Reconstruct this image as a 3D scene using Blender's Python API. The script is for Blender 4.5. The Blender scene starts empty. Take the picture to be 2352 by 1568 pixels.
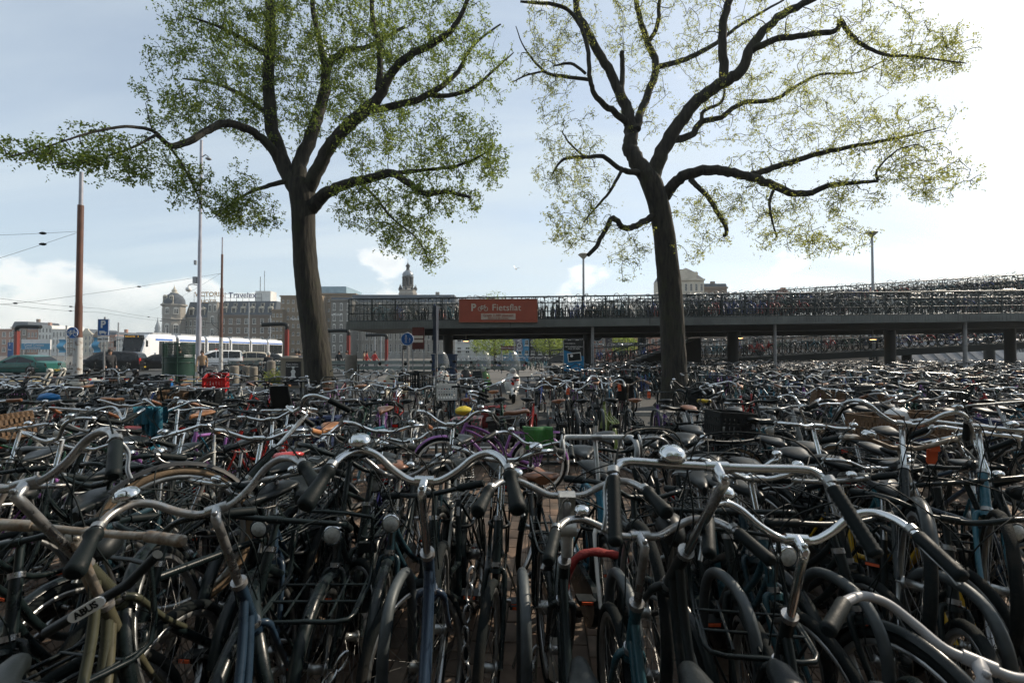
import bpy, math, random
import numpy as np
from mathutils import Vector, Matrix
random.seed(7); np.random.seed(7)
R = math.radians
sc = bpy.context.scene
col = sc.collection

# ---------------------------------------------------------------- camera
FPX, HOR, CAMZ = 470.0, 351.0, 1.7
PITCH = math.atan((HOR - 341.0) / FPX)
cam_d = bpy.data.cameras.new('camera'); cam = bpy.data.objects.new('camera', cam_d); col.objects.link(cam)
cam_d.sensor_width = 36.0; cam_d.lens = FPX / 1024 * 36.0
cam_d.clip_start = 0.05; cam_d.clip_end = 3000
cam.location = (0, 0, CAMZ); cam.rotation_euler = (R(90) + PITCH, 0, 0)
cam_d.dof.use_dof = True; cam_d.dof.focus_distance = 4.5; cam_d.dof.aperture_fstop = 4.5
sc.camera = cam

# ---------------------------------------------------------------- sky and sun
SUN_AZ, SUN_EL = R(58), R(36)          # azimuth from +Y towards +X
world = bpy.data.worlds.new('World'); sc.world = world; world.use_nodes = True
nt = world.node_tree; nt.nodes.clear()
def N(tree, t, **kw):
    n = tree.nodes.new(t)
    for k, v in kw.items(): setattr(n, k, v)
    return n
def L(tree, a, b): tree.links.new(a, b)
out = N(nt, 'ShaderNodeOutputWorld'); bg = N(nt, 'ShaderNodeBackground'); bg.inputs[1].default_value = 0.145
L(nt, bg.outputs[0], out.inputs[0])
sky = N(nt, 'ShaderNodeTexSky', sky_type='NISHITA', sun_disc=False, sun_elevation=SUN_EL, sun_rotation=SUN_AZ,
        air_density=1.0, dust_density=1.3, ozone_density=1.6)
tc = N(nt, 'ShaderNodeTexCoord')
sep = N(nt, 'ShaderNodeSeparateXYZ'); L(nt, tc.outputs['Generated'], sep.inputs[0])
def M(tree, op, a, b=None, clamp=False):
    n = N(tree, 'ShaderNodeMath', operation=op, use_clamp=clamp)
    for i, x in enumerate((a, b)):
        if x is None: continue
        if isinstance(x, (int, float)): n.inputs[i].default_value = x
        else: L(tree, x, n.inputs[i])
    return n.outputs[0]
zc = M(nt, 'MAXIMUM', sep.outputs[2], 0.0)
den = M(nt, 'ADD', zc, 0.22)
px_ = M(nt, 'DIVIDE', sep.outputs[0], den); py_ = M(nt, 'DIVIDE', sep.outputs[1], den)
comb = N(nt, 'ShaderNodeCombineXYZ'); L(nt, px_, comb.inputs[0]); L(nt, py_, comb.inputs[1])
mp = N(nt, 'ShaderNodeMapping'); mp.inputs['Rotation'].default_value = (0, 0, R(25)); mp.inputs['Scale'].default_value = (0.55, 1.9, 1)
L(nt, comb.outputs[0], mp.inputs[0])
n1 = N(nt, 'ShaderNodeTexNoise'); n1.inputs['Scale'].default_value = 0.9; n1.inputs['Detail'].default_value = 7; n1.inputs['Roughness'].default_value = 0.52; n1.inputs['Distortion'].default_value = 0.5
L(nt, mp.outputs[0], n1.inputs['Vector'])
cir = N(nt, 'ShaderNodeMapRange', interpolation_type='SMOOTHSTEP'); L(nt, n1.outputs[0], cir.inputs[0])
cir.inputs[1].default_value = 0.28; cir.inputs[2].default_value = 0.72; cir.inputs[3].default_value = 0.42; cir.inputs[4].default_value = 0.95
# puffy clouds standing low over the horizon, all round
mp2 = N(nt, 'ShaderNodeMapping'); mp2.inputs['Scale'].default_value = (1, 1, 1.7); mp2.inputs['Location'].default_value = (5.1, 0.3, 0.2)
L(nt, tc.outputs['Generated'], mp2.inputs[0])
n2 = N(nt, 'ShaderNodeTexNoise'); n2.inputs['Scale'].default_value = 5.2; n2.inputs['Detail'].default_value = 9; n2.inputs['Roughness'].default_value = 0.5
L(nt, mp2.outputs[0], n2.inputs['Vector'])
elev = N(nt, 'ShaderNodeMapRange'); L(nt, sep.outputs[2], elev.inputs[0])
elev.inputs[1].default_value = 0.02; elev.inputs[2].default_value = 0.25; elev.inputs[3].default_value = 0.36; elev.inputs[4].default_value = 0.70
d2 = M(nt, 'SUBTRACT', n2.outputs[0], elev.outputs[0])
cum = N(nt, 'ShaderNodeMapRange', interpolation_type='SMOOTHSTEP'); L(nt, d2, cum.inputs[0])
cum.inputs[1].default_value = 0.0; cum.inputs[2].default_value = 0.075; cum.inputs[3].default_value = 0.0; cum.inputs[4].default_value = 0.95
# cloud shading: thick cores greyer, thin edges white
core = N(nt, 'ShaderNodeMapRange'); L(nt, d2, core.inputs[0])
core.inputs[1].default_value = 0.03; core.inputs[2].default_value = 0.22
ccol = N(nt, 'ShaderNodeMix', data_type='RGBA'); L(nt, core.outputs[0], ccol.inputs[0])
ccol.inputs[6].default_value = (7.0, 6.9, 6.6, 1); ccol.inputs[7].default_value = (4.2, 4.5, 4.6, 1)
veil = N(nt, 'ShaderNodeMix', data_type='RGBA'); L(nt, cir.outputs[0], veil.inputs[0]); L(nt, sky.outputs[0], veil.inputs[6])
veil.inputs[7].default_value = (5.0, 5.6, 5.9, 1)
# veil brightens with the sky behind it
add = N(nt, 'ShaderNodeMix', data_type='RGBA', blend_type='ADD'); add.inputs[0].default_value = 0.1
L(nt, veil.outputs[2], add.inputs[6]); L(nt, sky.outputs[0], add.inputs[7])
fin = N(nt, 'ShaderNodeMix', data_type='RGBA'); L(nt, cum.outputs[0], fin.inputs[0]); L(nt, add.outputs[2], fin.inputs[6]); 
lit = N(nt, 'ShaderNodeMix', data_type='RGBA', blend_type='ADD'); lit.inputs[0].default_value = 0.22; L(nt, ccol.outputs[2], lit.inputs[6]); L(nt, sky.outputs[0], lit.inputs[7]); L(nt, lit.outputs[2], fin.inputs[7])
L(nt, fin.outputs[2], bg.inputs[0])

sun_d = bpy.data.lights.new('sun', 'SUN'); sun = bpy.data.objects.new('sun', sun_d); col.objects.link(sun)
sun_d.energy = 5.0; sun_d.angle = R(0.53); sun_d.color = (1.0, 0.87, 0.70)
SD = Vector((math.sin(SUN_AZ) * math.cos(SUN_EL), math.cos(SUN_AZ) * math.cos(SUN_EL), math.sin(SUN_EL)))
sun.rotation_euler = SD.to_track_quat('Z', 'Y').to_euler()
sc.view_settings.view_transform = 'Standard'; sc.view_settings.look = 'None'
sc.view_settings.exposure = 0.0; sc.view_settings.gamma = 1.0; sc.view_settings.use_curve_mapping = False
sc.render.engine = 'CYCLES'
sc.cycles.use_denoising = True
sc.cycles.max_bounces = 6; sc.cycles.diffuse_bounces = 3; sc.cycles.glossy_bounces = 3; sc.cycles.transmission_bounces = 4
sc.cycles.transparent_max_bounces = 12; sc.cycles.caustics_reflective = False; sc.cycles.caustics_refractive = False

# ---------------------------------------------------------------- helpers
def at(px, py, Y):
    """world point on the sight line of a pixel (1024 x 682) at ground distance Y"""
    dx, dy = (px - 512.0) / FPX, (341.0 - py) / FPX
    d = Vector((dx, math.cos(PITCH) - dy * math.sin(PITCH), math.sin(PITCH) + dy * math.cos(PITCH)))
    return Vector((0, 0, CAMZ)) + d * (Y / d.y)
def at2(x, y, Y): return at(x / 2.2969, y / 2.2969, Y)      # coordinates of the 2352 px wide view

class MB:
    def __init__(s): s.v = []; s.f = []; s.m = []; s.sm = []
    def add(s, vs, fs, mat=0, smooth=False):
        o = len(s.v); s.v.extend([tuple(p) for p in vs])
        for f in fs: s.f.append(tuple(i + o for i in f)); s.m.append(mat); s.sm.append(smooth)
    def box(s, c, size, mat=0, rot=None, taper=None):
        hx, hy, hz = size[0] / 2, size[1] / 2, size[2] / 2
        vs = []
        for z in (-1, 1):
            t = 1.0 if (z < 0 or taper is None) else taper
            for x, y in ((-1, -1), (1, -1), (1, 1), (-1, 1)): vs.append(Vector((x * hx * t, y * hy * t, z * hz)))
        if rot is not None: vs = [rot @ p for p in vs]
        c = Vector(c); vs = [p + c for p in vs]
        s.add(vs, [(3, 2, 1, 0), (4, 5, 6, 7), (0, 1, 5, 4), (1, 2, 6, 5), (2, 3, 7, 6), (3, 0, 4, 7)], mat)
    def tube(s, pts, r, n=8, mat=0, caps=True, flat=1.0):
        pts = [Vector(p) for p in pts]; k = len(pts)
        rs = [r] * k if isinstance(r, (int, float)) else list(r)
        tang = []
        for i in range(k):
            a = pts[max(i - 1, 0)]; b = pts[min(i + 1, k - 1)]; d = b - a
            tang.append(d.normalized() if d.length > 1e-9 else Vector((0, 0, 1)))
        t0 = tang[0]; ref = Vector((0, 0, 1)) if abs(t0.z) < 0.9 else Vector((1, 0, 0))
        u = t0.cross(ref).normalized(); vs = []
        for i in range(k):
            if i:
                u = u - tang[i] * u.dot(tang[i])
                u = u.normalized() if u.length > 1e-6 else tang[i].orthogonal().normalized()
            w = tang[i].cross(u)
            for j in range(n):
                a = 2 * math.pi * j / n
                vs.append(pts[i] + (u * math.cos(a) + w * math.sin(a) * flat) * rs[i])
        fs = []
        for i in range(k - 1):
            for j in range(n):
                j2 = (j + 1) % n
                fs.append((i * n + j, i * n + j2, (i + 1) * n + j2, (i + 1) * n + j))
        s.add(vs, fs, mat, True)
        if caps:
            s.add([vs[j] for j in range(n)], [tuple(range(n))[::-1]], mat)
            s.add([vs[(k - 1) * n + j] for j in range(n)], [tuple(range(n))], mat)
    def lathe(s, prof, axis='z', n=16, mat=0, c=(0, 0, 0), smooth=True, rot=None, caps=True):
        """prof: list of (radius, height along axis)"""
        c = Vector(c); vs = []
        for r, h in prof:
            for j in range(n):
                a = 2 * math.pi * j / n; p = (r * math.cos(a), r * math.sin(a), h)
                if axis == 'x': p = (p[2], p[0], p[1])
                elif axis == 'y': p = (p[1], p[2], p[0])
                p = Vector(p)
                if rot is not None: p = rot @ p
                vs.append(p + c)
        fs = []
        for i in range(len(prof) - 1):
            for j in range(n):
                j2 = (j + 1) % n; fs.append((i * n + j, i * n + j2, (i + 1) * n + j2, (i + 1) * n + j))
        s.add(vs, fs, mat, smooth)
        for i, rev in ((0, True), (len(prof) - 1, False)):
            if caps and prof[i][0] > 1e-4:
                t = [vs[i * n + j] for j in range(n)]; s.add(t, [tuple(range(n))[::-1] if rev else tuple(range(n))], mat)
    def torus(s, c, Rr, r, axis='y', n=28, k=8, mat=0, a0=0, a1=2 * math.pi):
        full = abs(a1 - a0 - 2 * math.pi) < 1e-6
        cnt = n if full else n + 1; vs = []
        for i in range(cnt):
            a = a0 + (a1 - a0) * i / n; ca, sa = math.cos(a), math.sin(a)
            for j in range(k):
                b = 2 * math.pi * j / k; rr = Rr + r * math.cos(b); h = r * math.sin(b)
                p = (rr * ca, h, rr * sa) if axis == 'y' else (rr * ca, rr * sa, h)
                vs.append(Vector(p) + Vector(c))
        fs = []
        for i in range(n):
            i2 = (i + 1) % cnt
            for j in range(k):
                j2 = (j + 1) % k; fs.append((i * k + j, i2 * k + j, i2 * k + j2, i * k + j2))
        s.add(vs, fs, mat, True)
    def prism(s, poly, y0, y1, mat=0, axis='y'):
        """extrude an x-z polygon between y0 and y1 (axis y); axis 'z': x-y polygon"""
        n = len(poly)
        if axis == 'y': vs = [(p[0], y0, p[1]) for p in poly] + [(p[0], y1, p[1]) for p in poly]
        elif axis == 'x': vs = [(y0, p[0], p[1]) for p in poly] + [(y1, p[0], p[1]) for p in poly]
        else: vs = [(p[0], p[1], y0) for p in poly] + [(p[0], p[1], y1) for p in poly]
        s.add(vs, [tuple(range(n)), tuple(range(2 * n - 1, n - 1, -1))] + [(i, i + n, (i + 1) % n + n, (i + 1) % n) for i in range(n)], mat)
    def loft(s, rings, mat=0, smooth=True, close=True, caps=True):
        n = len(rings[0]); vs = [p for r_ in rings for p in r_]; fs = []
        for i in range(len(rings) - 1):
            for j in range(n if close else n - 1):
                j2 = (j + 1) % n; fs.append((i * n + j, i * n + j2, (i + 1) * n + j2, (i + 1) * n + j))
        s.add(vs, fs, mat, smooth)
        if caps and close:
            s.add(rings[0], [tuple(range(n))[::-1]], mat); s.add(rings[-1], [tuple(range(n))], mat)
    def merge(s, o, mat=None, M_=None):
        vs = o.v if M_ is None else [M_ @ Vector(p) for p in o.v]
        off = len(s.v); s.v.extend([tuple(p) for p in vs])
        for f, m, q in zip(o.f, o.m, o.sm): s.f.append(tuple(i + off for i in f)); s.m.append(m if mat is None else mat); s.sm.append(q)
    def mesh(s, name, mats=()):
        me = bpy.data.meshes.new(name); me.from_pydata(s.v, [], s.f)
        me.polygons.foreach_set('material_index', s.m); me.polygons.foreach_set('use_smooth', s.sm)
        for m in mats: me.materials.append(m)
        me.update(); return me
    def build(s, name, mats, parent=None, matrix=None):
        if not isinstance(mats, (list, tuple)): mats = [mats]
        return link(name, s.mesh(name, mats), parent, matrix)

def link(name, me, parent=None, matrix=None, mats=None):
    o = bpy.data.objects.new(name, me); col.objects.link(o)
    if parent is not None: o.parent = parent
    if matrix is not None: o.matrix_local = matrix
    if mats:
        for i, m in enumerate(mats):
            if m is not None and i < len(o.material_slots):
                o.material_slots[i].link = 'OBJECT'; o.material_slots[i].material = m
    return o
_tmp = bpy.data.scenes.new('mesh_maker')
def eval_mesh(o):
    _tmp.collection.objects.link(o); vl = _tmp.view_layers[0]; vl.update(); me = bpy.data.meshes.new_from_object(o.evaluated_get(vl.depsgraph)); _tmp.collection.objects.unlink(o); return me
def tag(o, label=None, cat=None, group=None, kind=None):
    if label: o['label'] = label
    if cat: o['category'] = cat
    if group: o['group'] = group
    if kind: o['kind'] = kind
    return o
def thing(name, label, cat, loc=(0, 0, 0), rz=0.0, group=None):
    o = bpy.data.objects.new(name, None); col.objects.link(o); o.empty_display_size = 0.1
    o.location = loc; o.rotation_euler = (0, 0, rz); return tag(o, label, cat, group)
def struct(o): o['kind'] = 'structure'; return o
def smooth_path(pts, k=5):
    pts = [Vector(p) for p in pts]; res = []
    for i in range(len(pts) - 1):
        p0 = pts[max(i - 1, 0)]; p1 = pts[i]; p2 = pts[i + 1]; p3 = pts[min(i + 2, len(pts) - 1)]
        for j in range(k):
            t = j / k
            res.append(0.5 * ((2 * p1) + (p2 - p0) * t + (2 * p0 - 5 * p1 + 4 * p2 - p3) * t * t + (3 * p1 - p0 - 3 * p2 + p3) * t ** 3))
    res.append(pts[-1]); return res

# ---------------------------------------------------------------- materials
_mats = {}
def mat(name, rgb, rough=0.5, metal=0.0, var=0.25, scale=6.0, bump=0.0, bscale=60.0, coat=0.0, rgb2=None, spec=None, detail=5, thr=None, local=True, trans=0.0, alpha=None, emit=None):
    """principled material whose colour and gloss are broken up by noise; rgb2 = second colour (rust, dirt, stain)"""
    if name in _mats: return _mats[name]
    m = bpy.data.materials.new(name); m.use_nodes = True; t = m.node_tree; b = t.nodes['Principled BSDF']
    co = N(t, 'ShaderNodeTexCoord'); src = co.outputs['Object']
    no = N(t, 'ShaderNodeTexNoise'); no.inputs['Scale'].default_value = scale; no.inputs['Detail'].default_value = detail; no.inputs['Roughness'].default_value = 0.62
    L(t, src, no.inputs['Vector'])
    rm = N(t, 'ShaderNodeMapRange'); lo, hi = thr or (0.3, 0.7)
    rm.inputs[1].default_value = lo; rm.inputs[2].default_value = hi; L(t, no.outputs[0], rm.inputs[0])
    mx = N(t, 'ShaderNodeMix', data_type='RGBA')
    if rgb2 is None:
        a = tuple(c * (1 - var) for c in rgb); c2 = tuple(min(1, c * (1 + var)) for c in rgb)
    else: a, c2 = rgb, rgb2
    mx.inputs[6].default_value = (*a, 1); mx.inputs[7].default_value = (*c2, 1)
    L(t, rm.outputs[0], mx.inputs[0]); L(t, mx.outputs[2], b.inputs['Base Color'])
    rr = N(t, 'ShaderNodeMapRange'); rr.inputs[3].default_value = max(0.02, rough * (1 - var * 0.6)); rr.inputs[4].default_value = min(1, rough * (1 + var * 0.8) + (0.25 if rgb2 is not None else 0))
    L(t, rm.outputs[0], rr.inputs[0]); L(t, rr.outputs[0], b.inputs['Roughness'])
    if metal:
        if rgb2 is not None:
            mm = N(t, 'ShaderNodeMapRange'); mm.inputs[3].default_value = metal; mm.inputs[4].default_value = 0.1
            L(t, rm.outputs[0], mm.inputs[0]); L(t, mm.outputs[0], b.inputs['Metallic'])
        else: b.inputs['Metallic'].default_value = metal
    if coat: b.inputs['Coat Weight'].default_value = coat; b.inputs['Coat Roughness'].default_value = 0.12
    if spec is not None: b.inputs['Specular IOR Level'].default_value = spec
    if trans: b.inputs['Transmission Weight'].default_value = trans
    if alpha is not None: b.inputs['Alpha'].default_value = alpha
    if emit: b.inputs['Emission Color'].default_value = (*emit[:3], 1); b.inputs['Emission Strength'].default_value = emit[3]
    if bump:
        n3 = N(t, 'ShaderNodeTexNoise'); n3.inputs['Scale'].default_value = bscale; n3.inputs['Detail'].default_value = 4; L(t, src, n3.inputs['Vector'])
        bp = N(t, 'ShaderNodeBump'); bp.inputs['Strength'].default_value = bump; bp.inputs['Distance'].default_value = 0.01
        L(t, n3.outputs[0], bp.inputs['Height']); L(t, bp.outputs[0], b.inputs['Normal'])
    _mats[name] = m; return m
def paint(rgb, rough=0.28):
    return mat('paint_%02d_%02d_%02d_%02d' % tuple(int(c * 99) for c in (*rgb, rough)), rgb, rough, 0, 0.22, 14, coat=0.05, bump=0.04, bscale=160, spec=.3)
BLACKP = mat('black_enamel', (0.006, 0.011, 0.012), 0.3, 0, 0.5, 12, coat=0.05, spec=.25, bump=0.04, bscale=140)
DARKP = mat('worn_black_enamel', (0.008, 0.012, 0.013), 0.42, 0, 0, 9, spec=.25, rgb2=(0.04, 0.034, 0.028), thr=(0.55, 0.8), bump=0.08, bscale=120)
CHROME = mat('chrome', (0.5, 0.52, 0.53), 0.12, 1.0, 0.0, 13, rgb2=(0.16, 0.14, 0.12), thr=(0.54, 0.78), bump=0.03, bscale=90)
CHROME2 = mat('clean_chrome', (0.6, 0.62, 0.63), 0.09, 1.0, 0.0, 16, rgb2=(0.3, 0.29, 0.27), thr=(0.6, 0.85))
CHROMED = mat('dulled_chrome', (0.34, 0.35, 0.355), 0.26, 1.0, 0.0, 15, rgb2=(0.13, 0.115, 0.1), thr=(0.45, 0.72), bump=0.06, bscale=110)
RUSTY = mat('rusty_chrome', (0.34, 0.32, 0.28), 0.36, 0.9, 0.0, 17, rgb2=(0.13, 0.085, 0.05), thr=(0.38, 0.6), bump=0.15, bscale=120)
ALU = mat('aluminium', (0.3, 0.31, 0.31), 0.34, 0.9, 0.2, 20)
STEEL = mat('spoke_steel', (0.17, 0.17, 0.165), 0.35, 1.0, 0.25, 20)
GALV = mat('galvanised_tube', (0.05, 0.06, 0.064), 0.5, 0.2, 0.35, 16, bump=0.06, bscale=60)
RUBBER = mat('black_rubber', (0.006, 0.010, 0.011), 0.55, 0, 0.4, 24, spec=.14, bump=0.12, bscale=260)
TYRE = mat('tyre_rubber', (0.008, 0.011, 0.0115), 0.8, 0, 0, 7, spec=.1, rgb2=(0.034, 0.031, 0.027), thr=(0.48, 0.75), bump=0.35, bscale=190)
TYRETAN = mat('tan_wall_tyre', (0.16, 0.11, 0.065), 0.75, 0, 0.3, 9, bump=0.25, bscale=190)
VINYL = mat('black_vinyl', (0.007, 0.010, 0.011), 0.36, 0, 0.4, 8, spec=.25, bump=0.1, bscale=220)
LEATHER = mat('brown_leather', (0.17, 0.07, 0.032), 0.34, 0, 0.45, 9, bump=0.1, bscale=170)
LEATHER2 = mat('tan_leather', (0.3, 0.13, 0.05), 0.38, 0, 0.4, 9, bump=0.1, bscale=170)
REDV = mat('coral_red_vinyl', (0.5, 0.045, 0.045), 0.25, 0, 0.15, 5, coat=0.3)
BLKPLASTIC = mat('black_plastic', (0.009, 0.012, 0.013), 0.45, 0, 0.3, 15, spec=.25)
REDLENS = mat('red_reflector', (0.5, 0.02, 0.012), 0.2, 0, 0.2, 40, coat=0.5)
ORANGETAG = mat('orange_tag', (0.72, 0.11, 0.03), 0.55, 0, 0.12, 14)
CLEARLENS = mat('lamp_lens', (0.42, 0.43, 0.41), 0.12, 0, 0.3, 60, coat=0.8, bump=0.3, bscale=180)
WHITEP = mat('white_enamel', (0.72, 0.71, 0.67), 0.35, 0, 0, 9, rgb2=(0.45, 0.4, 0.33), thr=(0.55, 0.8), coat=0.2)
GLASS = mat('window_glass', (0.02, 0.025, 0.03), 0.1, 0, 0.4, 2, spec=0.4)
CARGLASS = mat('car_glass', (0.008, 0.01, 0.011), 0.08, 0, 0.3, 3, spec=0.35)
CLEARPLASTIC = mat('clear_screen', (0.4, 0.43, 0.43), 0.12, 0, 0.1, 5, alpha=0.3)
SIGNBLUE = mat('sign_blue', (0.008, 0.11, 0.36), 0.35, 0, 0.12, 6)
SIGNWHITE = mat('sign_white', (0.78, 0.78, 0.76), 0.4, 0, 0.08, 6)
GREYMETAL = mat('grey_metal_post', (0.3, 0.31, 0.32), 0.42, 0.5, 0.25, 9)
DARKSTEEL = mat('dark_painted_steel', (0.014, 0.018, 0.018), 0.5, 0, 0.35, 5, bump=0.05, bscale=70)
# ================================================================ ground
def brick_material(name, base, var=.35):
    m = bpy.data.materials.new(name); m.use_nodes = True; t = m.node_tree; b = t.nodes['Principled BSDF']
    oi = N(t, 'ShaderNodeObjectInfo'); geo = N(t, 'ShaderNodeNewGeometry'); co = N(t, 'ShaderNodeTexCoord')
    rnd = M(t, 'FRACT', M(t, 'ADD', oi.outputs['Random'], geo.outputs['Random Per Island']))
    cr = N(t, 'ShaderNodeValToRGB'); L(t, rnd, cr.inputs[0])
    e = cr.color_ramp.elements; e[0].color = (*[c * (1 - var) for c in base], 1); e[1].color = (*[min(1, c * (1 + var)) for c in base], 1)
    mid = e.new(.5); mid.color = (base[0] * 1.05, base[1] * .9, base[2] * .82, 1)
    no = N(t, 'ShaderNodeTexNoise'); no.inputs['Scale'].default_value = 7; no.inputs['Detail'].default_value = 8; L(t, geo.outputs['Position'], no.inputs['Vector'])
    mr = N(t, 'ShaderNodeMapRange'); mr.inputs[1].default_value = .3; mr.inputs[2].default_value = .7; mr.inputs[3].default_value = .6; mr.inputs[4].default_value = 1.2; L(t, no.outputs[0], mr.inputs[0])
    vm = N(t, 'ShaderNodeMix', data_type='RGBA', blend_type='MULTIPLY'); vm.inputs[0].default_value = 1; L(t, cr.outputs[0], vm.inputs[6]); L(t, mr.outputs[0], vm.inputs[7])
    L(t, vm.outputs[2], b.inputs['Base Color']); b.inputs['Roughness'].default_value = .82
    n3 = N(t, 'ShaderNodeTexNoise'); n3.inputs['Scale'].default_value = 130; n3.inputs['Detail'].default_value = 3; L(t, geo.outputs['Position'], n3.inputs['Vector'])
    bp = N(t, 'ShaderNodeBump'); bp.inputs['Strength'].default_value = .5; bp.inputs['Distance'].default_value = .004; L(t, n3.outputs[0], bp.inputs['Height']); L(t, bp.outputs[0], b.inputs['Normal'])
    return m
BRICK = brick_material('paving_brick', (.17, .128, .095))
SAND = mat('joint_sand', (.07, .06, .045), .95, 0, 0, 3, rgb2=(.05, .062, .025), thr=(.5, .7), bump=.3, bscale=140)
ASPHALT = mat('asphalt', (.026, .028, .028), .88, 0, .35, 1.3, bump=.5, bscale=150)
PAVE = mat('street_pavers', (.09, .083, .073), .85, 0, .3, .8, bump=.3, bscale=40)
KERB = mat('kerb_concrete', (.3, .29, .27), .85, 0, .25, 4, bump=.2, bscale=80)
LINEW = mat('road_line_white', (.62, .61, .58), .7, 0, 0, 5, rgb2=(.3, .29, .27), thr=(.5, .75))
LINEY = mat('sandy_kerb_yellow', (.48, .36, .13), .75, 0, .3, 4)
mb = MB(); mb.add([(-900, -60, -.03), (900, -60, -.03), (900, 1500, -.03), (-900, 1500, -.03)], [(0, 1, 2, 3)])
struct(mb.build('ground', PAVE))
def sheet(name, x0, x1, y0, y1, z, m):
    mb = MB(); mb.add([(x0, y0, z), (x1, y0, z), (x1, y1, z), (x0, y1, z)], [(0, 1, 2, 3)]); return struct(mb.build(name, m))
sheet('cycle_path', -60, 60, 8.5, 12.4, .004, ASPHALT)
# brick paving of the rack area: the bricks in view one by one, the rest as one mass
pav = sheet('brick_pavement', -14, 16, -1.5, 8.3, -.012, SAND)
BL, BW, J = .205, .098, .007
def brick_mb():
    mb = MB(); hx, hy = (BW - J) / 2, (BL - J) / 2; c = .004
    vs = [(-hx, -hy, -.02), (hx, -hy, -.02), (hx, hy, -.02), (-hx, hy, -.02), (-hx, -hy, -c), (hx, -hy, -c), (hx, hy, -c), (-hx, hy, -c), (-hx + c, -hy + c, 0), (hx - c, -hy + c, 0), (hx - c, hy - c, 0), (-hx + c, hy - c, 0)]
    mb.add(vs, [(8, 9, 10, 11)] + [(i, (i + 1) % 4, 4 + (i + 1) % 4, 4 + i) for i in range(4)] + [(4 + i, 4 + (i + 1) % 4, 8 + (i + 1) % 4, 8 + i) for i in range(4)]); return mb
bmb = brick_mb(); bme = bmb.mesh('brick', [BRICK]); bv = np.array(bmb.v)
rest_v = []; rest_f = []; nb = 0; cnt = 0
rb = random.Random(3)
YAWB = R(-4)
for i in range(-75, 95):
    for j in range(0, 46):
        x = i * BW; y = -.6 + j * BL + (BL / 2 if i % 2 else 0)
        X = x * math.cos(YAWB) - y * math.sin(YAWB); Y = x * math.sin(YAWB) + y * math.cos(YAWB)
        if Y < .9 or Y > 8.2 or abs(X) > Y * 1.15 + .3: continue
        z = rb.uniform(-.003, .003); tx, ty = rb.gauss(0, .006), rb.gauss(0, .006); a = YAWB + rb.gauss(0, .006)
        near = (-.62 < X < 1.1 and 2.05 < Y < 5.9)
        if near and nb < 300 and cnt % 1 == 0:
            o = bpy.data.objects.new('brick', bme); col.objects.link(o); o.parent = pav; o.location = (X, Y, z); o.rotation_euler = (tx, ty, a); nb += 1
        else:
            ca, sa = math.cos(a), math.sin(a)
            v = np.stack([bv[:, 0] * ca - bv[:, 1] * sa + X, bv[:, 0] * sa + bv[:, 1] * ca + Y, bv[:, 2] + z + bv[:, 0] * tx + bv[:, 1] * ty], 1)
            off = len(rest_v) * len(bv); rest_v.append(v); rest_f.extend([tuple(k + off for k in f) for f in bmb.f])
me = bpy.data.meshes.new('bricks'); me.from_pydata(np.concatenate(rest_v).tolist(), [], rest_f); me.materials.append(BRICK); me.update()
o = link('brick_mass', me, pav); o['kind'] = 'stuff'
# kerbs, lines, footways
def kerb(name, x0, x1, y0, y1, m=KERB, h=.12):
    mb = MB(); n = max(1, int((x1 - x0) / 1.0))
    for i in range(n):
        a = x0 + (x1 - x0) * i / n; b = x0 + (x1 - x0) * (i + 1) / n - .008
        mb.box(((a + b) / 2, (y0 + y1) / 2, h / 2 - .02), (b - a, y1 - y0, h + .02), 0)
    return struct(mb.build(name, m))
sheet('white_line', -14, 16, 8.32, 8.46, .002, LINEW)
kerb('kerb', -30, 34, 12.42, 12.56)
mb = MB(); mb.box((0, 18.3, .04), (120, 11.4, .1)); struct(mb.build('footway', mat('footway_slabs', (.042, .041, .038), .85, 0, .3, 1.5, bump=.3, bscale=60)))
sheet('road', -120, -9.2, 24.8, 62, -.022, ASPHALT)
for nm, y, w, m in (('sandy_strip', 27.2, .5, LINEY), ('sandy_edge', 31.6, .28, LINEY), ('lane_line', 44, .22, LINEW)):
    sheet(nm, -90, -13, y, y + w, -.014, m)
sheet('square', -2, 60, 40, 60, -.02, mat('pale_paving', (.2, .185, .165), .8, 0, .2, 1.1))
# galvanised rack hoops that hold the front wheels
def hoop_mesh():
    mb = MB(); mb.tube(smooth_path([(0, -.26, 0), (0, -.26, .42), (0, -.25, .62), (0, -.17, .74), (0, -.03, .77), (0, .12, .73), (0, .20, .60), (0, .22, .3), (0, .22, 0)], 5), .021, 10, 0)
    mb.lathe([(.008, 0), (.008, .003), (0, .003)], 'y', 8, 1, (0, -.288, .5), rot=Matrix.Rotation(math.pi, 3, 'Z')); return mb
hme = hoop_mesh().mesh('hoop', [GALV, BLKPLASTIC])
def rack_line(label, xs, Y, z0=0, yaw=0.0):
    root = thing('bicycle_rack', label, 'bike rack', (xs[0], Y, z0))
    mb = MB()
    for y in (-.26, .22): mb.box(((xs[-1] - xs[0]) / 2, y, .03), (xs[-1] - xs[0] + .3, .06, .04))
    mb.build('base_rail', GALV, root)
    for x in xs:
        o = link('hoop', hme, root, Matrix.Translation((x - xs[0], 0, .02)) @ Matrix.Rotation(R(rb.uniform(-4, 4)) + yaw, 4, 'Z'))
HOOPX = [-.45, .045, .44, .86, 1.30, 1.75]
rack_line('galvanised steel tube bicycle rack with tall hoops across the foreground', HOOPX, 1.92)
rack_line('galvanised hoop bicycle rack in the row before the white line', [-7 + .42 * i for i in range(36)], 7.35)

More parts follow.
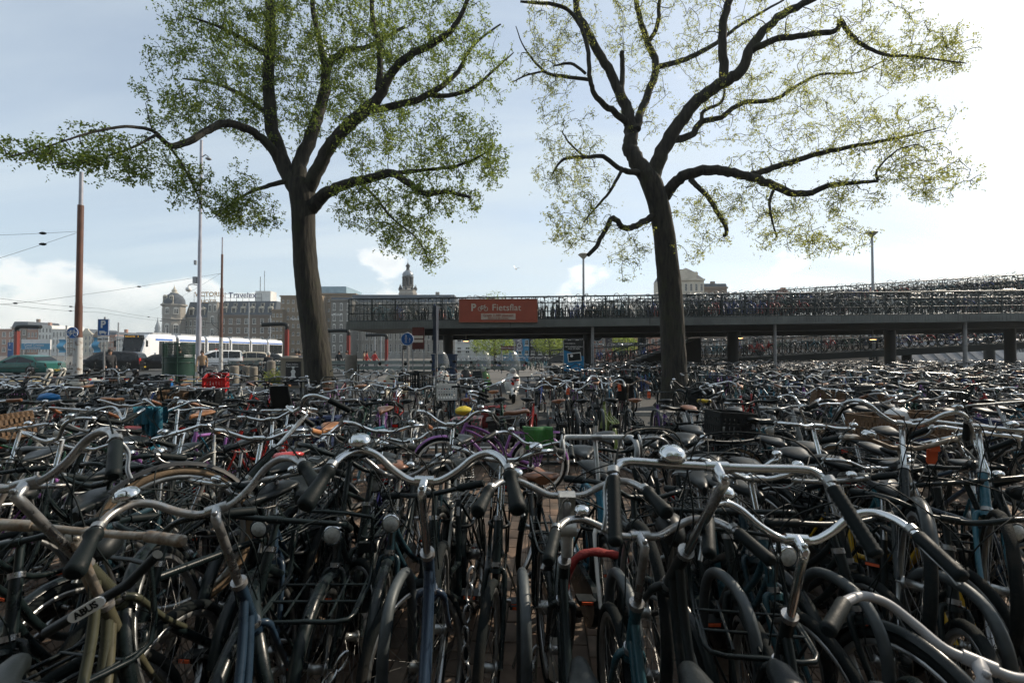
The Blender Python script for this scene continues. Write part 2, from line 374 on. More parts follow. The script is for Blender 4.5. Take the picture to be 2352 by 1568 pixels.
# unseen dark brick station front, added behind the camera to cut sky light
st_ = thing('added_station_front', 'long dark brick station front with rows of windows behind the viewpoint', 'building', (0, -24, 0))
mb = MB(); mb.box((0, -8, 9), (150, 16, 18)); mb.box((0, .1, 17.6), (151, .8, .8)); mb.build('wall', mat('station_brick', (.07, .045, .035), .9, 0, .25, .4), st_)
mb = MB(); mb.box((0, 0, 0), (1.9, .12, 3.2), 0); mb.box((0, .07, 0), (1.6, .04, 2.9), 1); wm_ = mb.mesh('window', [KERB, GLASS])
for i in range(-14, 15):
    for z in (3.4, 8.6, 13.6): link('window', wm_, st_, Matrix.Translation((i * 4.6, .05, z)))
# ================================================================ bicycles
RW = 0.345
RA = Vector((-0.50, 0, RW)); FA = Vector((0.64, 0, RW)); BB = Vector((-0.02, 0, 0.29))
HBm = Vector((0.42, 0, 0.70)); HTp = Vector((0.348, 0, 0.87)); AX = (HTp - HBm).normalized()
SADDLE = Vector((-0.24, 0, 0.97))
def bar_point(h):                     # clamp centre for a bar h above the ground
    t = (h - HTp.z) / AX.z
    return HTp + AX * t + Vector((0.055, 0, 0))
_cache = {}
def cached(key, fn, mats):
    if key not in _cache:
        mb = fn(); _cache[key] = mb.mesh('_'.join(str(k) for k in key), mats)
    return _cache[key]
BARS = {
 'oma':  ([(0, 0, 0), (0, .045, 0), (.012, .10, .028), (.022, .155, .072), (.012, .205, .092), (-.03, .245, .088), (-.085, .268, .068)], (-.86, .16, -.36), .135),
 'city': ([(0, 0, 0), (0, .06, 0), (.02, .12, .022), (.022, .18, .045), (-.01, .235, .05), (-.075, .275, .04)], (-.9, .22, -.22), .13),
 'flat': ([(0, 0, 0), (0, .12, .002), (.002, .225, .004), (-.012, .262, 0), (-.05, .28, -.014)], (-.86, .1, -.42), .17),
 'mtb':  ([(0, 0, 0), (-.004, .1, .003), (-.012, .19, .01)], (-.14, 1, .02), .13),
 'mous': ([(0, 0, 0), (0, .05, 0), (.03, .11, -.006), (.06, .165, -.002), (.045, .215, 0), (-.01, .25, 0), (-.06, .268, -.005)], (-.97, .12, -.08), .13),
}
def bar_mesh(kind, lod):
    mb = MB(); n = 10 if lod == 0 else 5; r = .0118 if lod == 0 else .014
    if kind == 'drop':
        half = [(0, 0, 0), (0, .1, 0), (0, .185, 0), (.03, .208, -.002), (.085, .212, -.02), (.105, .212, -.065), (.07, .214, -.115), (.0, .216, -.135), (-.05, .217, -.135)]
    else: half = BARS[kind][0]
    k = 5 if lod == 0 else 2
    left = [Vector((p[0], p[1], p[2])) for p in smooth_path(half, k)]
    pts = [Vector((p.x, -p.y, p.z)) for p in left[::-1]] + left[1:]
    if kind != 'drop':
        d = Vector(BARS[kind][1]).normalized(); e = left[-1] + d * .03
        pts = [Vector((e.x, -e.y, e.z))] + pts + [e]
    mb.tube(pts, r, n, 0)
    # quill stem
    base = Vector((-.055, 0, -.012))
    if lod == 0:
        mb.tube([(0, 0, 0), (-.025, 0, -.006), base, base - AX * .04], [.017, .0155, .0145, .0135], 10, 0)
        mb.tube([base - AX * .03, base - AX * .42], .0135, 10, 0)
        mb.tube([(0, -.03, 0), (0, .03, 0)], .0165, 12, 0)
        mb.lathe([(0.004, .0), (.008, .004), (.008, .014), (.0, .016)], 'z', 8, 0, base + Vector((0, 0, .008)))
    else:
        mb.tube([(0, 0, 0), base, base - AX * .4], .016, 5, 0)
    return mb
def grip_mesh(kind, side, lod, style='plain'):
    mb = MB()
    if kind == 'drop':
        half = [(0, .03, 0), (0, .1, 0), (0, .185, 0), (.03, .208, -.002), (.085, .212, -.02), (.105, .212, -.065), (.07, .214, -.115), (.0, .216, -.135), (-.05, .217, -.135)]
        p = [Vector((q.x, q.y * side, q.z)) for q in smooth_path(half, 5)]
        mb.tube(p, .0155, 10, 0); return mb
    pts, d, ln = BARS[kind]; p0 = Vector(pts[-1]); d = Vector(d).normalized(); p0.y *= side; d.y *= side
    if style == 'ergo':
        prof = [(.0, .0215), (.012, .0235), (.02, .018), (.05, .019), (.09, .022), (.125, .025), (ln, .0225), (ln + .004, .015)]
    elif style == 'ring':
        prof = []
        for i in range(14): a = i * ln / 14; prof += [(a, .0155), (a + ln / 28, .0178)]
        prof += [(ln, .017), (ln + .005, .012)]
    else:
        prof = [(0, .016), (.004, .0175), (ln * .5, .0175), (ln - .01, .018), (ln, .0185), (ln + .006, .012)]
    if lod: prof = [(0, .019), (ln, .019)]
    mb.tube([p0 + d * a for a, r in prof], [r for a, r in prof], 12 if not lod else 5, 0)
    return mb
def lever_mesh(kind, side):
    mb = MB(); pts, d, ln = BARS[kind]; p0 = Vector(pts[-1]); d = Vector(d).normalized(); p0.y *= side; d.y *= side
    o = Vector((.018, .012 * side, -.026))
    mb.tube(smooth_path([p0 - d * .02, p0 + o * .8, p0 + d * .03 + o * 1.2, p0 + d * .09 + o * 1.15, p0 + d * .125 + o * 1.5], 4), [.008] * 8 + [.0065] * 9, 8, 0, flat=.6)
    mb.tube([p0 - d * .028, p0 - d * .012], .0165, 10, 0)
    return mb
def drop_lever():
    mb = MB()
    for s in (-1, 1):
        mb.tube(smooth_path([(.06, .214 * s, -.005), (.10, .216 * s, .035), (.125, .216 * s, .03)], 4), .0145, 8, 0)
        mb.tube(smooth_path([(.12, .216 * s, .035), (.15, .222 * s, -.01), (.145, .226 * s, -.06), (.12, .228 * s, -.11)], 4), .0075, 6, 1)
    return mb
def frame_mesh(kind, lod):
    mb = MB(); n = 8 if lod == 0 else 5; q = 1.0 if lod == 0 else 1.12
    mb.tube([HBm - AX * .02, HTp + AX * .012], .0205 * q, n, 0)
    if lod == 0:
        for p in (HBm - AX * .022, HTp): mb.tube([p, p + AX * .02], .025, 12, 1)
    st = Vector((-.20, 0, .80)); k = 4 if lod == 0 else 2
    mb.tube([BB, st], .0165 * q, n, 0)
    if kind == 'oma':
        mb.tube(smooth_path([(.40, 0, .735), (.31, 0, .58), (.17, 0, .42), BB], k), .0175 * q, n, 0)
        mb.tube(smooth_path([(.372, 0, .815), (.28, 0, .66), (.12, 0, .515), (-.09, 0, .47)], k), .0155 * q, n, 0)
    elif kind == 'opa':
        mb.tube([(.362, 0, .83), (-.19, 0, .775)], .0165 * q, n, 0)
        mb.tube([(.41, 0, .725), BB], .0175 * q, n, 0)
    elif kind == 'cruiser':
        mb.tube(smooth_path([(.37, 0, .82), (.22, 0, .79), (.02, 0, .68), (-.1, 0, .5), (-.3, 0, .40), RA + Vector((0, .05, 0))], k), .017 * q, n, 0)
        mb.tube(smooth_path([(.37, 0, .82), (.22, 0, .79), (.02, 0, .68), (-.1, 0, .5), (-.3, 0, .40), RA + Vector((0, -.05, 0))], k), .017 * q, n, 0)
        mb.tube(smooth_path([(.41, 0, .725), (.27, 0, .62), (.1, 0, .42), BB], k), .0185 * q, n, 0)
        mb.tube(smooth_path([(.385, 0, .78), (.25, 0, .73), (.05, 0, .6), (-.08, 0, .42)], k), .012 * q, n, 0)
    else:
        mb.tube([(.37, 0, .815), (-.115, 0, .56)], .0165 * q, n, 0)
        mb.tube([(.41, 0, .725), BB], .0185 * q, n, 0)
    for s in (-1, 1):
        o = Vector((0, .055 * s, 0))
        mb.tube([BB + Vector((0, .025 * s, 0)), Vector((-.25, .045 * s, .315)), RA + o], .0095 * q, max(5, n - 2), 0)
        mb.tube([st + Vector((0, .015 * s, -.03)), Vector((-.30, .045 * s, .63)), RA + o], .008 * q, max(5, n - 2), 0)
    mb.tube([BB + Vector((0, -.045, 0)), BB + Vector((0, .045, 0))], .023, n, 0)
    return mb
def fork_mesh(lod):
    mb = MB(); n = 8 if lod == 0 else 5
    mb.tube([HBm - AX * .03, HBm - AX * .05], .03, n, 0)
    for s in (-1, 1):
        mb.tube(smooth_path([HBm - AX * .03 + Vector((0, .02 * s, 0)), HBm - AX * .06 + Vector((0, .045 * s, 0)), (.535, .05 * s, .48), FA + Vector((0, .052 * s, 0))], 3 if lod == 0 else 1), [.0135] * 4 + [.011] * 6 if lod == 0 else .012, n, 0)
    return mb
def tyre_mesh(lod, c):
    mb = MB(); mb.torus(c, RW - .021, .021 if lod == 0 else .023, 'y', 40 if lod == 0 else 20, 8 if lod == 0 else 5, 0); return mb
def rim_mesh(c):
    mb = MB(); mb.lathe([(.288, -.012), (.309, -.013), (.309, .013), (.288, .012), (.283, 0), (.288, -.012)], 'y', 36, 0, c, caps=False); return mb
def spokes_mesh(c, n=28, r=.0013, k=3):
    mb = MB(); c = Vector(c)
    for i in range(n):
        s = 1 if i % 2 else -1; a = 2 * math.pi * i / n; b = a + (.55 if (i // 2) % 2 else -.55)
        p = c + Vector((.024 * math.cos(b), .03 * s, .024 * math.sin(b))); e = c + Vector((.287 * math.cos(a), 0, .287 * math.sin(a)))
        mb.tube([p, e], r, k, 0, caps=False)
    return mb
def hub_mesh(c, big):
    mb = MB(); r = .034 if big else .019
    mb.lathe([(.006, -.06), (.006, -.042), (.028, -.036), (.028, -.03), (r, -.026), (r, .026), (.028, .03), (.028, .036), (.006, .042), (.006, .06)], 'y', 12, 0, c); return mb
def guard_mesh(c, a0, a1, lod, tip=0):
    mb = MB(); n = 16 if lod == 0 else 8; w = .025; rings = []
    sec = [(-1, -.014), (-.75, 0), (0, .008), (.75, 0), (1, -.014)]
    for i in range(n + 1):
        a = R(a0 + (a1 - a0) * i / n); rings.append([Vector((c[0] + (.366 + h) * math.cos(a), y * w, c[2] + (.366 + h) * math.sin(a))) for y, h in sec])
    n1_ = n - tip
    mb.loft(rings[:n1_ + 1], 0, True, False, False)
    if tip: mb.loft(rings[n1_:], 1, True, False, False)
    if lod == 0:
        for s in (-1, 1):
            a = R(a0 + (a1 - a0) * .72); mb.tube([Vector(c) + Vector((0, .055 * s, 0)), Vector((c[0] + .36 * math.cos(a), .022 * s, c[2] + .36 * math.sin(a)))], .002, 4, 2)
    return mb
def case_mesh():
    mb = MB(); pts = []
    for i in range(9): a = R(-75 + 150 * i / 8 + 0); pts.append((BB.x + .115 * math.cos(a), BB.z + .115 * math.sin(a)))
    for i in range(7): a = R(100 + 160 * i / 6); pts.append((RA.x + .062 * math.cos(a), RA.z + .062 * math.sin(a)))
    mb.prism(pts, -.072, -.04, 0); return mb
def crank_mesh():
    mb = MB(); a = R(35); d = Vector((math.cos(a), 0, math.sin(a))) * .165
    mb.tube([BB + Vector((0, -.085, 0)), BB + Vector((0, -.085, 0)) + d], .009, 6, 0); mb.tube([BB + Vector((0, .085, 0)), BB + Vector((0, .085, 0)) - d], .009, 6, 0)
    mb.tube([BB + Vector((0, -.09, 0)), BB + Vector((0, .09, 0))], .011, 6, 0)
    return mb, d
def pedal_mesh(s):
    mb = MB(); _, d = crank_mesh(); c = BB + Vector((0, .085 * s, 0)) + d * (-s)
    mb.box(c + Vector((0, .05 * s, 0)), (.075, .09, .022), 0); mb.box(c + Vector((.04, .05 * s, 0)), (.005, .06, .014), 1); mb.box(c + Vector((-.04, .05 * s, 0)), (.005, .06, .014), 1); return mb
def saddle_mesh(lod, springs=True):
    mb = MB(); st = [(-.15, .045, .018), (-.135, .088, .026), (-.10, .108, .028), (-.05, .098, .018), (0, .068, .006), (.05, .044, .002), (.10, .031, .003), (.135, .025, 0), (.155, .012, -.012)]
    if lod: st = st[::2]
    rings = []; k = 10 if not lod else 6
    for x, w, z in st:
        ring = []
        for j in range(k):
            a = 2 * math.pi * j / k; yy = math.cos(a) * w; zz = math.sin(a)
            ring.append(Vector((x, yy, z + (zz * .02 if zz > 0 else zz * .032) - .012 * (abs(math.cos(a)) ** 2) * 0)))
        rings.append(ring)
    mb.loft(rings, 0)
    if not lod:
        for s in (-1, 1):
            if springs: mb.tube([Vector((-.10 + .016 * math.cos(i * 1.1), .062 * s + .016 * math.sin(i * 1.1), -.075 + i * .0026)) for i in range(22)], .003, 4, 1)
            mb.tube(smooth_path([(-.11, .06 * s, -.075), (-.03, .022 * s, -.06), (.06, .02 * s, -.045), (.12, .012 * s, -.012)], 3), .0035, 5, 1)
    d = Vector((-.20, 0, .80)) - SADDLE
    mb.tube([(-.01, 0, -.04), d, d * 1.5 + Vector((.02, 0, 0))], .0125, 8 if not lod else 5, 1)
    return mb
def rack_mesh(lod):
    mb = MB(); z = .735; n = 6 if not lod else 4; r = .006 if not lod else .008
    mb.tube(smooth_path([(-.24, .055, z), (-.45, .06, z), (-.68, .06, z), (-.745, .045, z), (-.76, 0, z), (-.745, -.045, z), (-.68, -.06, z), (-.45, -.06, z), (-.24, -.055, z)], 3 if not lod else 1), r, n, 0)
    for y in ((-.02, .02) if not lod else (0,)): mb.tube([(-.24, y, z), (-.755, y, z)], r * .8, n, 0)
    for s in (-1, 1):
        mb.tube([(-.62, .06 * s, z), (-.505, .066 * s, RW + .02)], r, n, 0); mb.tube([(-.42, .06 * s, z), (-.495, .066 * s, RW + .02)], r, n, 0)
    for x in ((-.35, -.5, -.63) if not lod else ()): mb.tube([(x, -.06, z), (x, .06, z)], r * .8, n, 0)
    return mb
def light_mesh(shape):
    mb = MB(); c = Vector((.485, 0, .86))
    if shape == 'round':
        mb.lathe([(0, -.075), (.022, -.068), (.036, -.045), (.043, -.01), (.045, .02), (.041, .024)], 'x', 16, 0, c); mb.lathe([(.0405, .02), (.03, .03), (0, .033)], 'x', 16, 1, c)
    else:
        mb.box(c + Vector((-.015, 0, 0)), (.07, .095, .055), 0, taper=.9); mb.box(c + Vector((.024, 0, 0)), (.012, .088, .048), 1)
    mb.tube([c + Vector((-.04, 0, -.03)), HBm + Vector((.02, 0, .03))], .007, 6, 2)
    return mb
def bell_mesh(big):
    mb = MB(); r = .036 if big else .026
    mb.lathe([(r * .95, -.004), (r, .0), (r * .96, r * .25), (r * .75, r * .55), (r * .4, r * .72), (0, r * .76)], 'z', 16, 0, (.0, .0, .026)); mb.tube([(0, 0, .0), (0, 0, .03)], .006, 6, 1); return mb
def stand_mesh():
    mb = MB(); mb.tube(smooth_path([(-.42, .06, .31), (-.45, .12, .16), (-.46, .17, .012)], 3), .008, 6, 0); return mb
def taillight_mesh():
    mb = MB(); mb.box((-.79, 0, .70), (.025, .09, .05), 0); mb.box((-.775, 0, .70), (.012, .07, .035), 1); return mb
def lock_mesh():
    mb = MB(); mb.torus((-.27, 0, .63), .062, .011, 'z', 14, 6, 0, R(-140), R(140)); return mb
def cable_mesh(kind):
    mb = MB()
    for s in (-1, 1):
        p0 = Vector(BARS[kind][0][-1]) if kind in BARS else Vector((.1, .21, .03)); p0.y *= s
        mb.tube(smooth_path([p0, p0 + Vector((.11, -.05 * s, .07)), Vector((.19, .05 * s, .0)), Vector((.17, .0, -.12)), Vector((.12, -.02 * s, -.25)), Vector((.14, -.03 * s, -.40))], 5), .0028, 5, 0, caps=False)
    return mb
def crate_mesh(size, slots=True):
    mb = MB(); x, y, z = size; t = .012
    def wall(c, sx, sy):
        horiz = sx > sy; ln = max(sx, sy)
        mb.box(c + Vector((0, 0, .02)), (sx, sy, .04), 0); mb.box(c + Vector((0, 0, z - .03)), (sx, sy, .06), 0); mb.box(c + Vector((0, 0, z * .5)), (sx, sy, .03), 0)
        k = 7
        for i in range(k + 1):
            o = (i / k - .5) * (ln - .02); mb.box(c + (Vector((o, 0, z / 2)) if horiz else Vector((0, o, z / 2))), ((.022 if horiz else sx), (sy if horiz else .022), z - .01), 0)
    wall(Vector((x / 2, 0, 0)), t, y); wall(Vector((-x / 2, 0, 0)), t, y); wall(Vector((0, y / 2, 0)), x - t, t); wall(Vector((0, -y / 2, 0)), x - t, t)
    for i in range(7): mb.box(((i / 6 - .5) * (x - .05), 0, .008), (.03, y - .02, .012), 0)
    for i in range(5): mb.box((0, (i / 4 - .5) * (y - .05), .006), (x - .02, .03, .01), 0)
    return mb
def front_carrier_mesh():
    mb = MB(); z0, z1 = .86, .66
    for y in (-.17, -.085, 0, .085, .17): mb.tube([(.50, y, .67), (.83, y, .67)], .006, 6, 0)
    mb.tube(smooth_path([(.47, .17, .93), (.50, .18, .68), (.7, .18, .67), (.85, .16, .67), (.86, 0, .67), (.85, -.16, .67), (.7, -.18, .67), (.50, -.18, .68), (.47, -.17, .93), (.465, 0, .95), (.47, .17, .93)], 3), .009, 6, 0)
    for x in (.58, .72): mb.tube([(x, -.18, .672), (x, .18, .672)], .006, 6, 0)
    for s in (-1, 1): mb.tube([(.75, .17 * s, .67), FA + Vector((0, .06 * s, .02))], .006, 6, 0)
    return mb
def tag_mesh():
    mb = MB(); mb.box((0, .13, .002), (.03, .04, .03), 0); mb.box((-.02, .13, -.045), (.006, .05, .08), 0, rot=Matrix.Rotation(R(12), 3, 'Y')); mb.box((-.026, .13, -.05), (.003, .036, .004), 1); mb.box((-.024, .13, -.038), (.003, .036, .004), 1); return mb
def pannier_mesh():
    mb = MB()
    for s in (-1, 1):
        rings = [[Vector((-.5 + sx * w, s * (.075 + d), z)) for sx, d in ((-1, 0), (1, 0), (1, .12), (-1, .12))] for z, w in ((.40, .13), (.44, .155), (.68, .16), (.73, .15))]
        mb.loft(rings, 0, False); mb.box((-.5, s * .14, .735), (.33, .16, .025), 0)
    mb.box((-.5, 0, .752), (.16, .3, .012), 0); return mb
def childseat_mesh():
    mb = MB(); mb.box((-.52, 0, .80), (.26, .26, .06), 0); mb.loft([[Vector((-.66 - .14 * t, y * (.15 - .03 * t), .8 + .42 * t)) for y in (-1, -.6, .6, 1)] + [Vector((-.70 - .14 * t, y * (.15 - .03 * t), .8 + .42 * t)) for y in (1, .6, -.6, -1)] for t in (0, .4, .8, 1)], 0, True)
    for s in (-1, 1): mb.box((-.5, s * .15, .86), (.24, .02, .16), 0); mb.box((-.36, s * .17, .62), (.08, .05, .34), 0, rot=Matrix.Rotation(R(-18), 3, 'Y'))
    return mb
LOADS = [mat('pannier_black', (.012, .014, .015), .7, 0, .3, 9, bump=.3, bscale=50), mat('pannier_navy', (.015, .03, .09), .7, 0, .3, 9, bump=.3, bscale=50), mat('pannier_red', (.2, .02, .02), .7, 0, .3, 9, bump=.3, bscale=50), mat('pannier_floral', (.05, .12, .1), .6, 0, 0, 40, rgb2=(.4, .1, .14), thr=(.5, .55))]
WICKER = mat('brown_wicker', (.12, .07, .035), .8, 0, .5, 30, bump=.6, bscale=80)
N_BIKES = [0]
ALL_BIKES = []
def steer_matrix(a):
    return Matrix.Translation(HTp) @ Matrix.Rotation(a, 4, AX) @ Matrix.Translation(-HTp)
def bike_matrix(P, yaw, lean, pitch, steer, loc=None):
    """place a bike so that its bar clamp is at P (or its bottom bracket above loc)"""
    rot = Matrix.Rotation(yaw, 4, 'Z') @ Matrix.Rotation(-pitch, 4, 'Y') @ Matrix.Rotation(lean, 4, 'X')
    z0 = -min((rot @ Vector((RA.x, 0, 0))).z, (rot @ Vector((FA.x, 0, 0))).z)
    h = 1.12
    if P is None: return Matrix.Translation((loc[0], loc[1], (loc[2] if len(loc) > 2 else 0) + z0)) @ rot, h
    S = steer_matrix(steer)
    for _ in range(6):
        p = rot @ (S @ bar_point(h)); h = min(1.26, max(.98, h + (P.z - (p.z + z0))))
    p = rot @ (S @ bar_point(h))
    return Matrix.Translation((P.x - p.x, P.y - p.y, z0)) @ rot, h
def bike(P=None, loc=None, yaw=0.0, bar='oma', frame='oma', color=None, barmat=None, gripmat=None, gripstyle='plain', saddle=None,
         steer=0.0, lean=0.0, pitch=0.0, barh=1.12, tyre=None, extras=('rack', 'case', 'light', 'bell', 'stand', 'tail', 'lock'), label='', group=None, guards=None,
         lod=0, name='bicycle', rimmat=None, forkmat=None, saddleh=0.0, lens=None):
    if P is not None and P.z > 1.17: pitch = math.asin(min(.4, (P.z - 1.15) / .82))       # front wheel lifted into a high rack slot
    Mx, h = bike_matrix(P, yaw, lean, pitch, steer, loc)
    if P is None: h = barh
    root = bpy.data.objects.new(name, None); col.objects.link(root); root.empty_display_size = .1
    root.matrix_world = Mx; tag(root, label, 'bicycle', group); ALL_BIKES.append(root); N_BIKES[0] += 1
    fp = paint(color) if isinstance(color, tuple) else (color or BLACKP)
    bm = barmat or CHROME; gm = gripmat or RUBBER; sm = saddle or VINYL; ty = tyre or TYRE
    gd = paint(guards) if isinstance(guards, tuple) else (guards or BLACKP)
    S = steer_matrix(steer) if steer else Matrix.Identity(4)
    B = S @ Matrix.Translation(bar_point(h)); Z = Matrix.Translation((0, 0, saddleh))
    link('frame', cached(('frame', frame, lod), lambda: frame_mesh(frame, lod), [BLACKP, CHROMED]), root, None, [fp])
    link('fork', cached(('fork', lod), lambda: fork_mesh(lod), [BLACKP]), root, S, [forkmat or fp])
    hb = link('handlebar', cached(('bar', bar, lod), lambda: bar_mesh(bar, lod), [CHROME]), root, B, [bm])
    for s in (-1, 1):
        link('grip', cached(('grip', bar, s, lod, gripstyle), lambda: grip_mesh(bar, s, lod, gripstyle), [RUBBER]), hb, None, [gm])
    link('saddle', cached(('saddle', lod), lambda: saddle_mesh(lod), [VINYL, CHROMED]), root, Matrix.Translation(SADDLE) @ Z, [sm])
    for nm, c, X in (('front_wheel', FA, S), ('rear_wheel', RA, Matrix.Identity(4))):
        if lod == 0:
            w = link(nm, cached(('hub', nm), lambda: hub_mesh(c, nm == 'rear_wheel'), [ALU]), root, X)
            link('tyre', cached(('tyre', nm, lod), lambda: tyre_mesh(lod, c), [TYRE]), w, None, [ty])
            link('rim', cached(('rim', nm), lambda: rim_mesh(c), [ALU]), w, None, [rimmat])
            link('spokes', cached(('spokes', nm), lambda: spokes_mesh(c), [STEEL]), w)
        else:
            def far_wheel():
                mb = tyre_mesh(1, c); sp = spokes_mesh(c, 10, .0022, 3); mb.merge(sp, 1); mb.torus(c, .297, .010, 'y', 20, 4, 1); mb.lathe([(.02, -.05), (.02, .05)], 'y', 6, 1, c); return mb
            link(nm, cached(('farwheel', nm), far_wheel, [TYRE, STEEL]), root, X, [ty])
    if lod or N_BIKES[0] % 2 == 0 or guards is not None: link('front_mudguard', cached(('fguard', lod), lambda: guard_mesh(FA, 25, 165, lod), [BLACKP, WHITEP, STEEL]), root, S, [gd])
    link('rear_mudguard', cached(('rguard', lod), lambda: guard_mesh(RA, 20, 205, lod, 3 if lod == 0 else 1), [BLACKP, WHITEP, STEEL]), root, None, [gd])
    ex = set(extras)
    if 'rack' in ex: link('rear_rack', cached(('rack', lod), lambda: rack_mesh(lod), [BLACKP]), root, None, [fp if 'painted_rack' in ex else (WHITEP if 'white_rack' in ex else None)])
    if 'case' in ex: link('chain_case', cached(('case',), case_mesh, [BLACKP]), root)
    if lod == 0:
        if 'case' in ex or 'crank' in ex or True:
            cr = link('crank', cached(('crank',), lambda: crank_mesh()[0], [ALU]), root)
            for s in (-1, 1): link('pedal', cached(('pedal', s), lambda: pedal_mesh(s), [BLKPLASTIC, ORANGETAG]), cr)
        if 'light' in ex or 'boxlight' in ex:
            sh = 'box' if 'boxlight' in ex else 'round'
            link('headlight', cached(('light', sh), lambda: light_mesh(sh), [CHROME2, CLEARLENS, STEEL]), root, S, [lens or (BLKPLASTIC if N_BIKES[0] % 5 < 3 else None)])
        if 'bell' in ex or 'bigbell' in ex:
            bg_ = 'bigbell' in ex; pt = Vector(BARS.get(bar, BARS['city'])[0][-3 if bar in ('oma', 'city', 'mous') else 1]); pt.y *= -1 if 'bellright' in ex else 1
            link('bell', cached(('bell', bg_), lambda: bell_mesh(bg_), [CHROME2, STEEL]), hb, Matrix.Translation(pt))
        if 'levers' in ex and bar in BARS:
            for s in (-1, 1): link('brake_lever', cached(('lever', bar, s), lambda: lever_mesh(bar, s), [ALU]), hb)
        if bar == 'drop': link('brake_lever', cached(('droplever',), drop_lever, [RUBBER, ALU]), hb)
        if 'cable' in ex: link('brake_cable', cached(('cable', bar), lambda: cable_mesh(bar), [RUBBER]), hb)
        if 'flatstem' in ex:
            mb = MB(); mb.box((-.03, 0, -.03), (.03, .056, .11), 0, rot=Matrix.Rotation(R(-22), 3, 'Y')); mb.tube([(-.055, -.03, -.10), (-.055, .03, -.10)], .026, 12, 0); mb.tube([(-.055, 0, -.10), (-.035, 0, -.2)], .021, 10, 0); mb.build('stem', mat('scuffed_alloy', (.42, .42, .4), .45, .5, .3, 25), hb)
        if 'stand' in ex: link('kickstand', cached(('stand',), stand_mesh, [ALU]), root)
        if 'tail' in ex: link('rear_light', cached(('tail',), taillight_mesh, [BLKPLASTIC, REDLENS]), root)
        if 'lock' in ex: link('ring_lock', cached(('lock',), lock_mesh, [BLKPLASTIC]), root)
        if 'tag' in ex: link('paper_tag', cached(('tag',), tag_mesh, [ORANGETAG, BLKPLASTIC]), hb)
    if 'pannier' in ex: link('pannier', cached(('pannier',), pannier_mesh, [LOADS[0]]), root, None, [LOADS[N_BIKES[0] % 4]])
    if 'childseat' in ex: link('child_seat', cached(('childseat',), childseat_mesh, [BLKPLASTIC]), root)
    if 'basket' in ex: link('basket', cached(('basket',), lambda: crate_mesh((.3, .4, .26)), [WICKER]), root, S @ Matrix.Translation((.62, 0, .80)), [WICKER if N_BIKES[0] % 2 else BLKPLASTIC])
    if 'carrier' in ex: link('front_carrier', cached(('carrier',), front_carrier_mesh, [BLACKP]), root, S)
    return root
# ================================================================ placing the bicycles
AWAY, TOUS = R(90), R(-90)
std = ('rack', 'case', 'bell', 'stand', 'tail', 'lock', 'levers', 'cable')
G = {'a': 'bicycles nearest the camera, facing away', 'b': 'second row of bicycles, facing the camera'}
TEAL = (.015, .1, .13); OLIVE = (.17, .22, .06); LILAC = (.26, .11, .32); BLUE = (.02, .05, .2); GREY = (.18, .19, .19); WHITE = (.6, .6, .57)
GREENB = (.02, .06, .04); CREAM = (.4, .36, .24); RED = (.3, .02, .015); YELLOW = (.5, .3, .02); BURG = (.09, .012, .02)
# row A: handlebars nearest the camera
bike(at2(1645, 1072, 1.25), yaw=AWAY + R(3), bar='flat', color=DARKP, barmat=CHROME, gripstyle='ring', steer=R(-4), extras=std + ('light', 'bigbell'), label='black bicycle nearest the camera with wide straight chrome bar and braided grips', group=G['a'])
bike(at2(1300, 1136, 1.72), yaw=AWAY - R(1), bar='city', color=BLACKP, barmat=CHROMED, gripstyle='ergo', saddleh=-.16, extras=std + ('levers', 'cable', 'flatstem'), label='black bicycle with flat silver adjustable stem and ergonomic grips in the middle foreground', group=G['a'])
bike(at2(975, 1103, 1.5), yaw=AWAY + R(4), bar='oma', color=(.02, .035, .06), barmat=CHROME, gripstyle='ergo', steer=R(-3), saddleh=-.22, extras=std + ('levers', 'cable', 'bigbell', 'crank'), label='dark bicycle with curved chrome bar, fat black grips and round bell, left of centre', group=G['a'])
bike(at2(497, 1168, 1.5), yaw=AWAY + R(14), bar='oma', color=(.015, .03, .05), barmat=CHROMED, gripstyle='ergo', steer=R(16), lean=R(-6), saddleh=-.3, extras=std + ('levers', 'cable', 'bigbell'), label='dark bicycle with grey curved bar turned left, thick grips and flat bell', group=G['a'])
bike(at2(1830, 1238, 1.42), yaw=AWAY - R(9), bar='oma', color=BLACKP, barmat=CHROME2, gripstyle='plain', steer=R(-2), extras=std + ('bigbell',), label='black bicycle with low shiny chrome bar, bolted clamp and domed bell', group=G['a'])
bike(at2(60, 1110, 1.35), yaw=AWAY + R(12), bar='oma', color=(.05, .052, .035), barmat=CHROMED, gripstyle='plain', steer=R(10), lean=R(-9), extras=std + ('light',), label='olive grey bicycle leaning at the far left of the foreground', group=G['a'])
bike(at2(215, 1222, 1.5), yaw=AWAY + R(22), bar='mtb', color=(.07, .066, .042), barmat=RUSTY, gripmat=RUSTY, steer=R(-28), lean=R(-8), extras=('rack', 'stand', 'lock'), label='khaki bicycle with bare straight worn handlebar at the lower left', group=G['a'])
bike(at2(2250, 1575, 1.12), yaw=AWAY - R(24), bar='city', color=(.05, .055, .06), barmat=mat('pale_grey_paint', (.3, .3, .31), .4, 0, .2, 9), gripstyle='plain', steer=R(-10), lean=R(8), extras=('rack', 'case', 'lock'), label='bicycle with pale grey painted bars at the lower right corner', group=G['a'])
bike(at2(1470, 1230, 1.5), yaw=AWAY, bar='city', color=(.02, .06, .075), barmat=CHROMED, gripstyle='plain', extras=std, label='black bicycle with low dull bar squeezed beneath the wide straight chrome bar', group=G['a'])
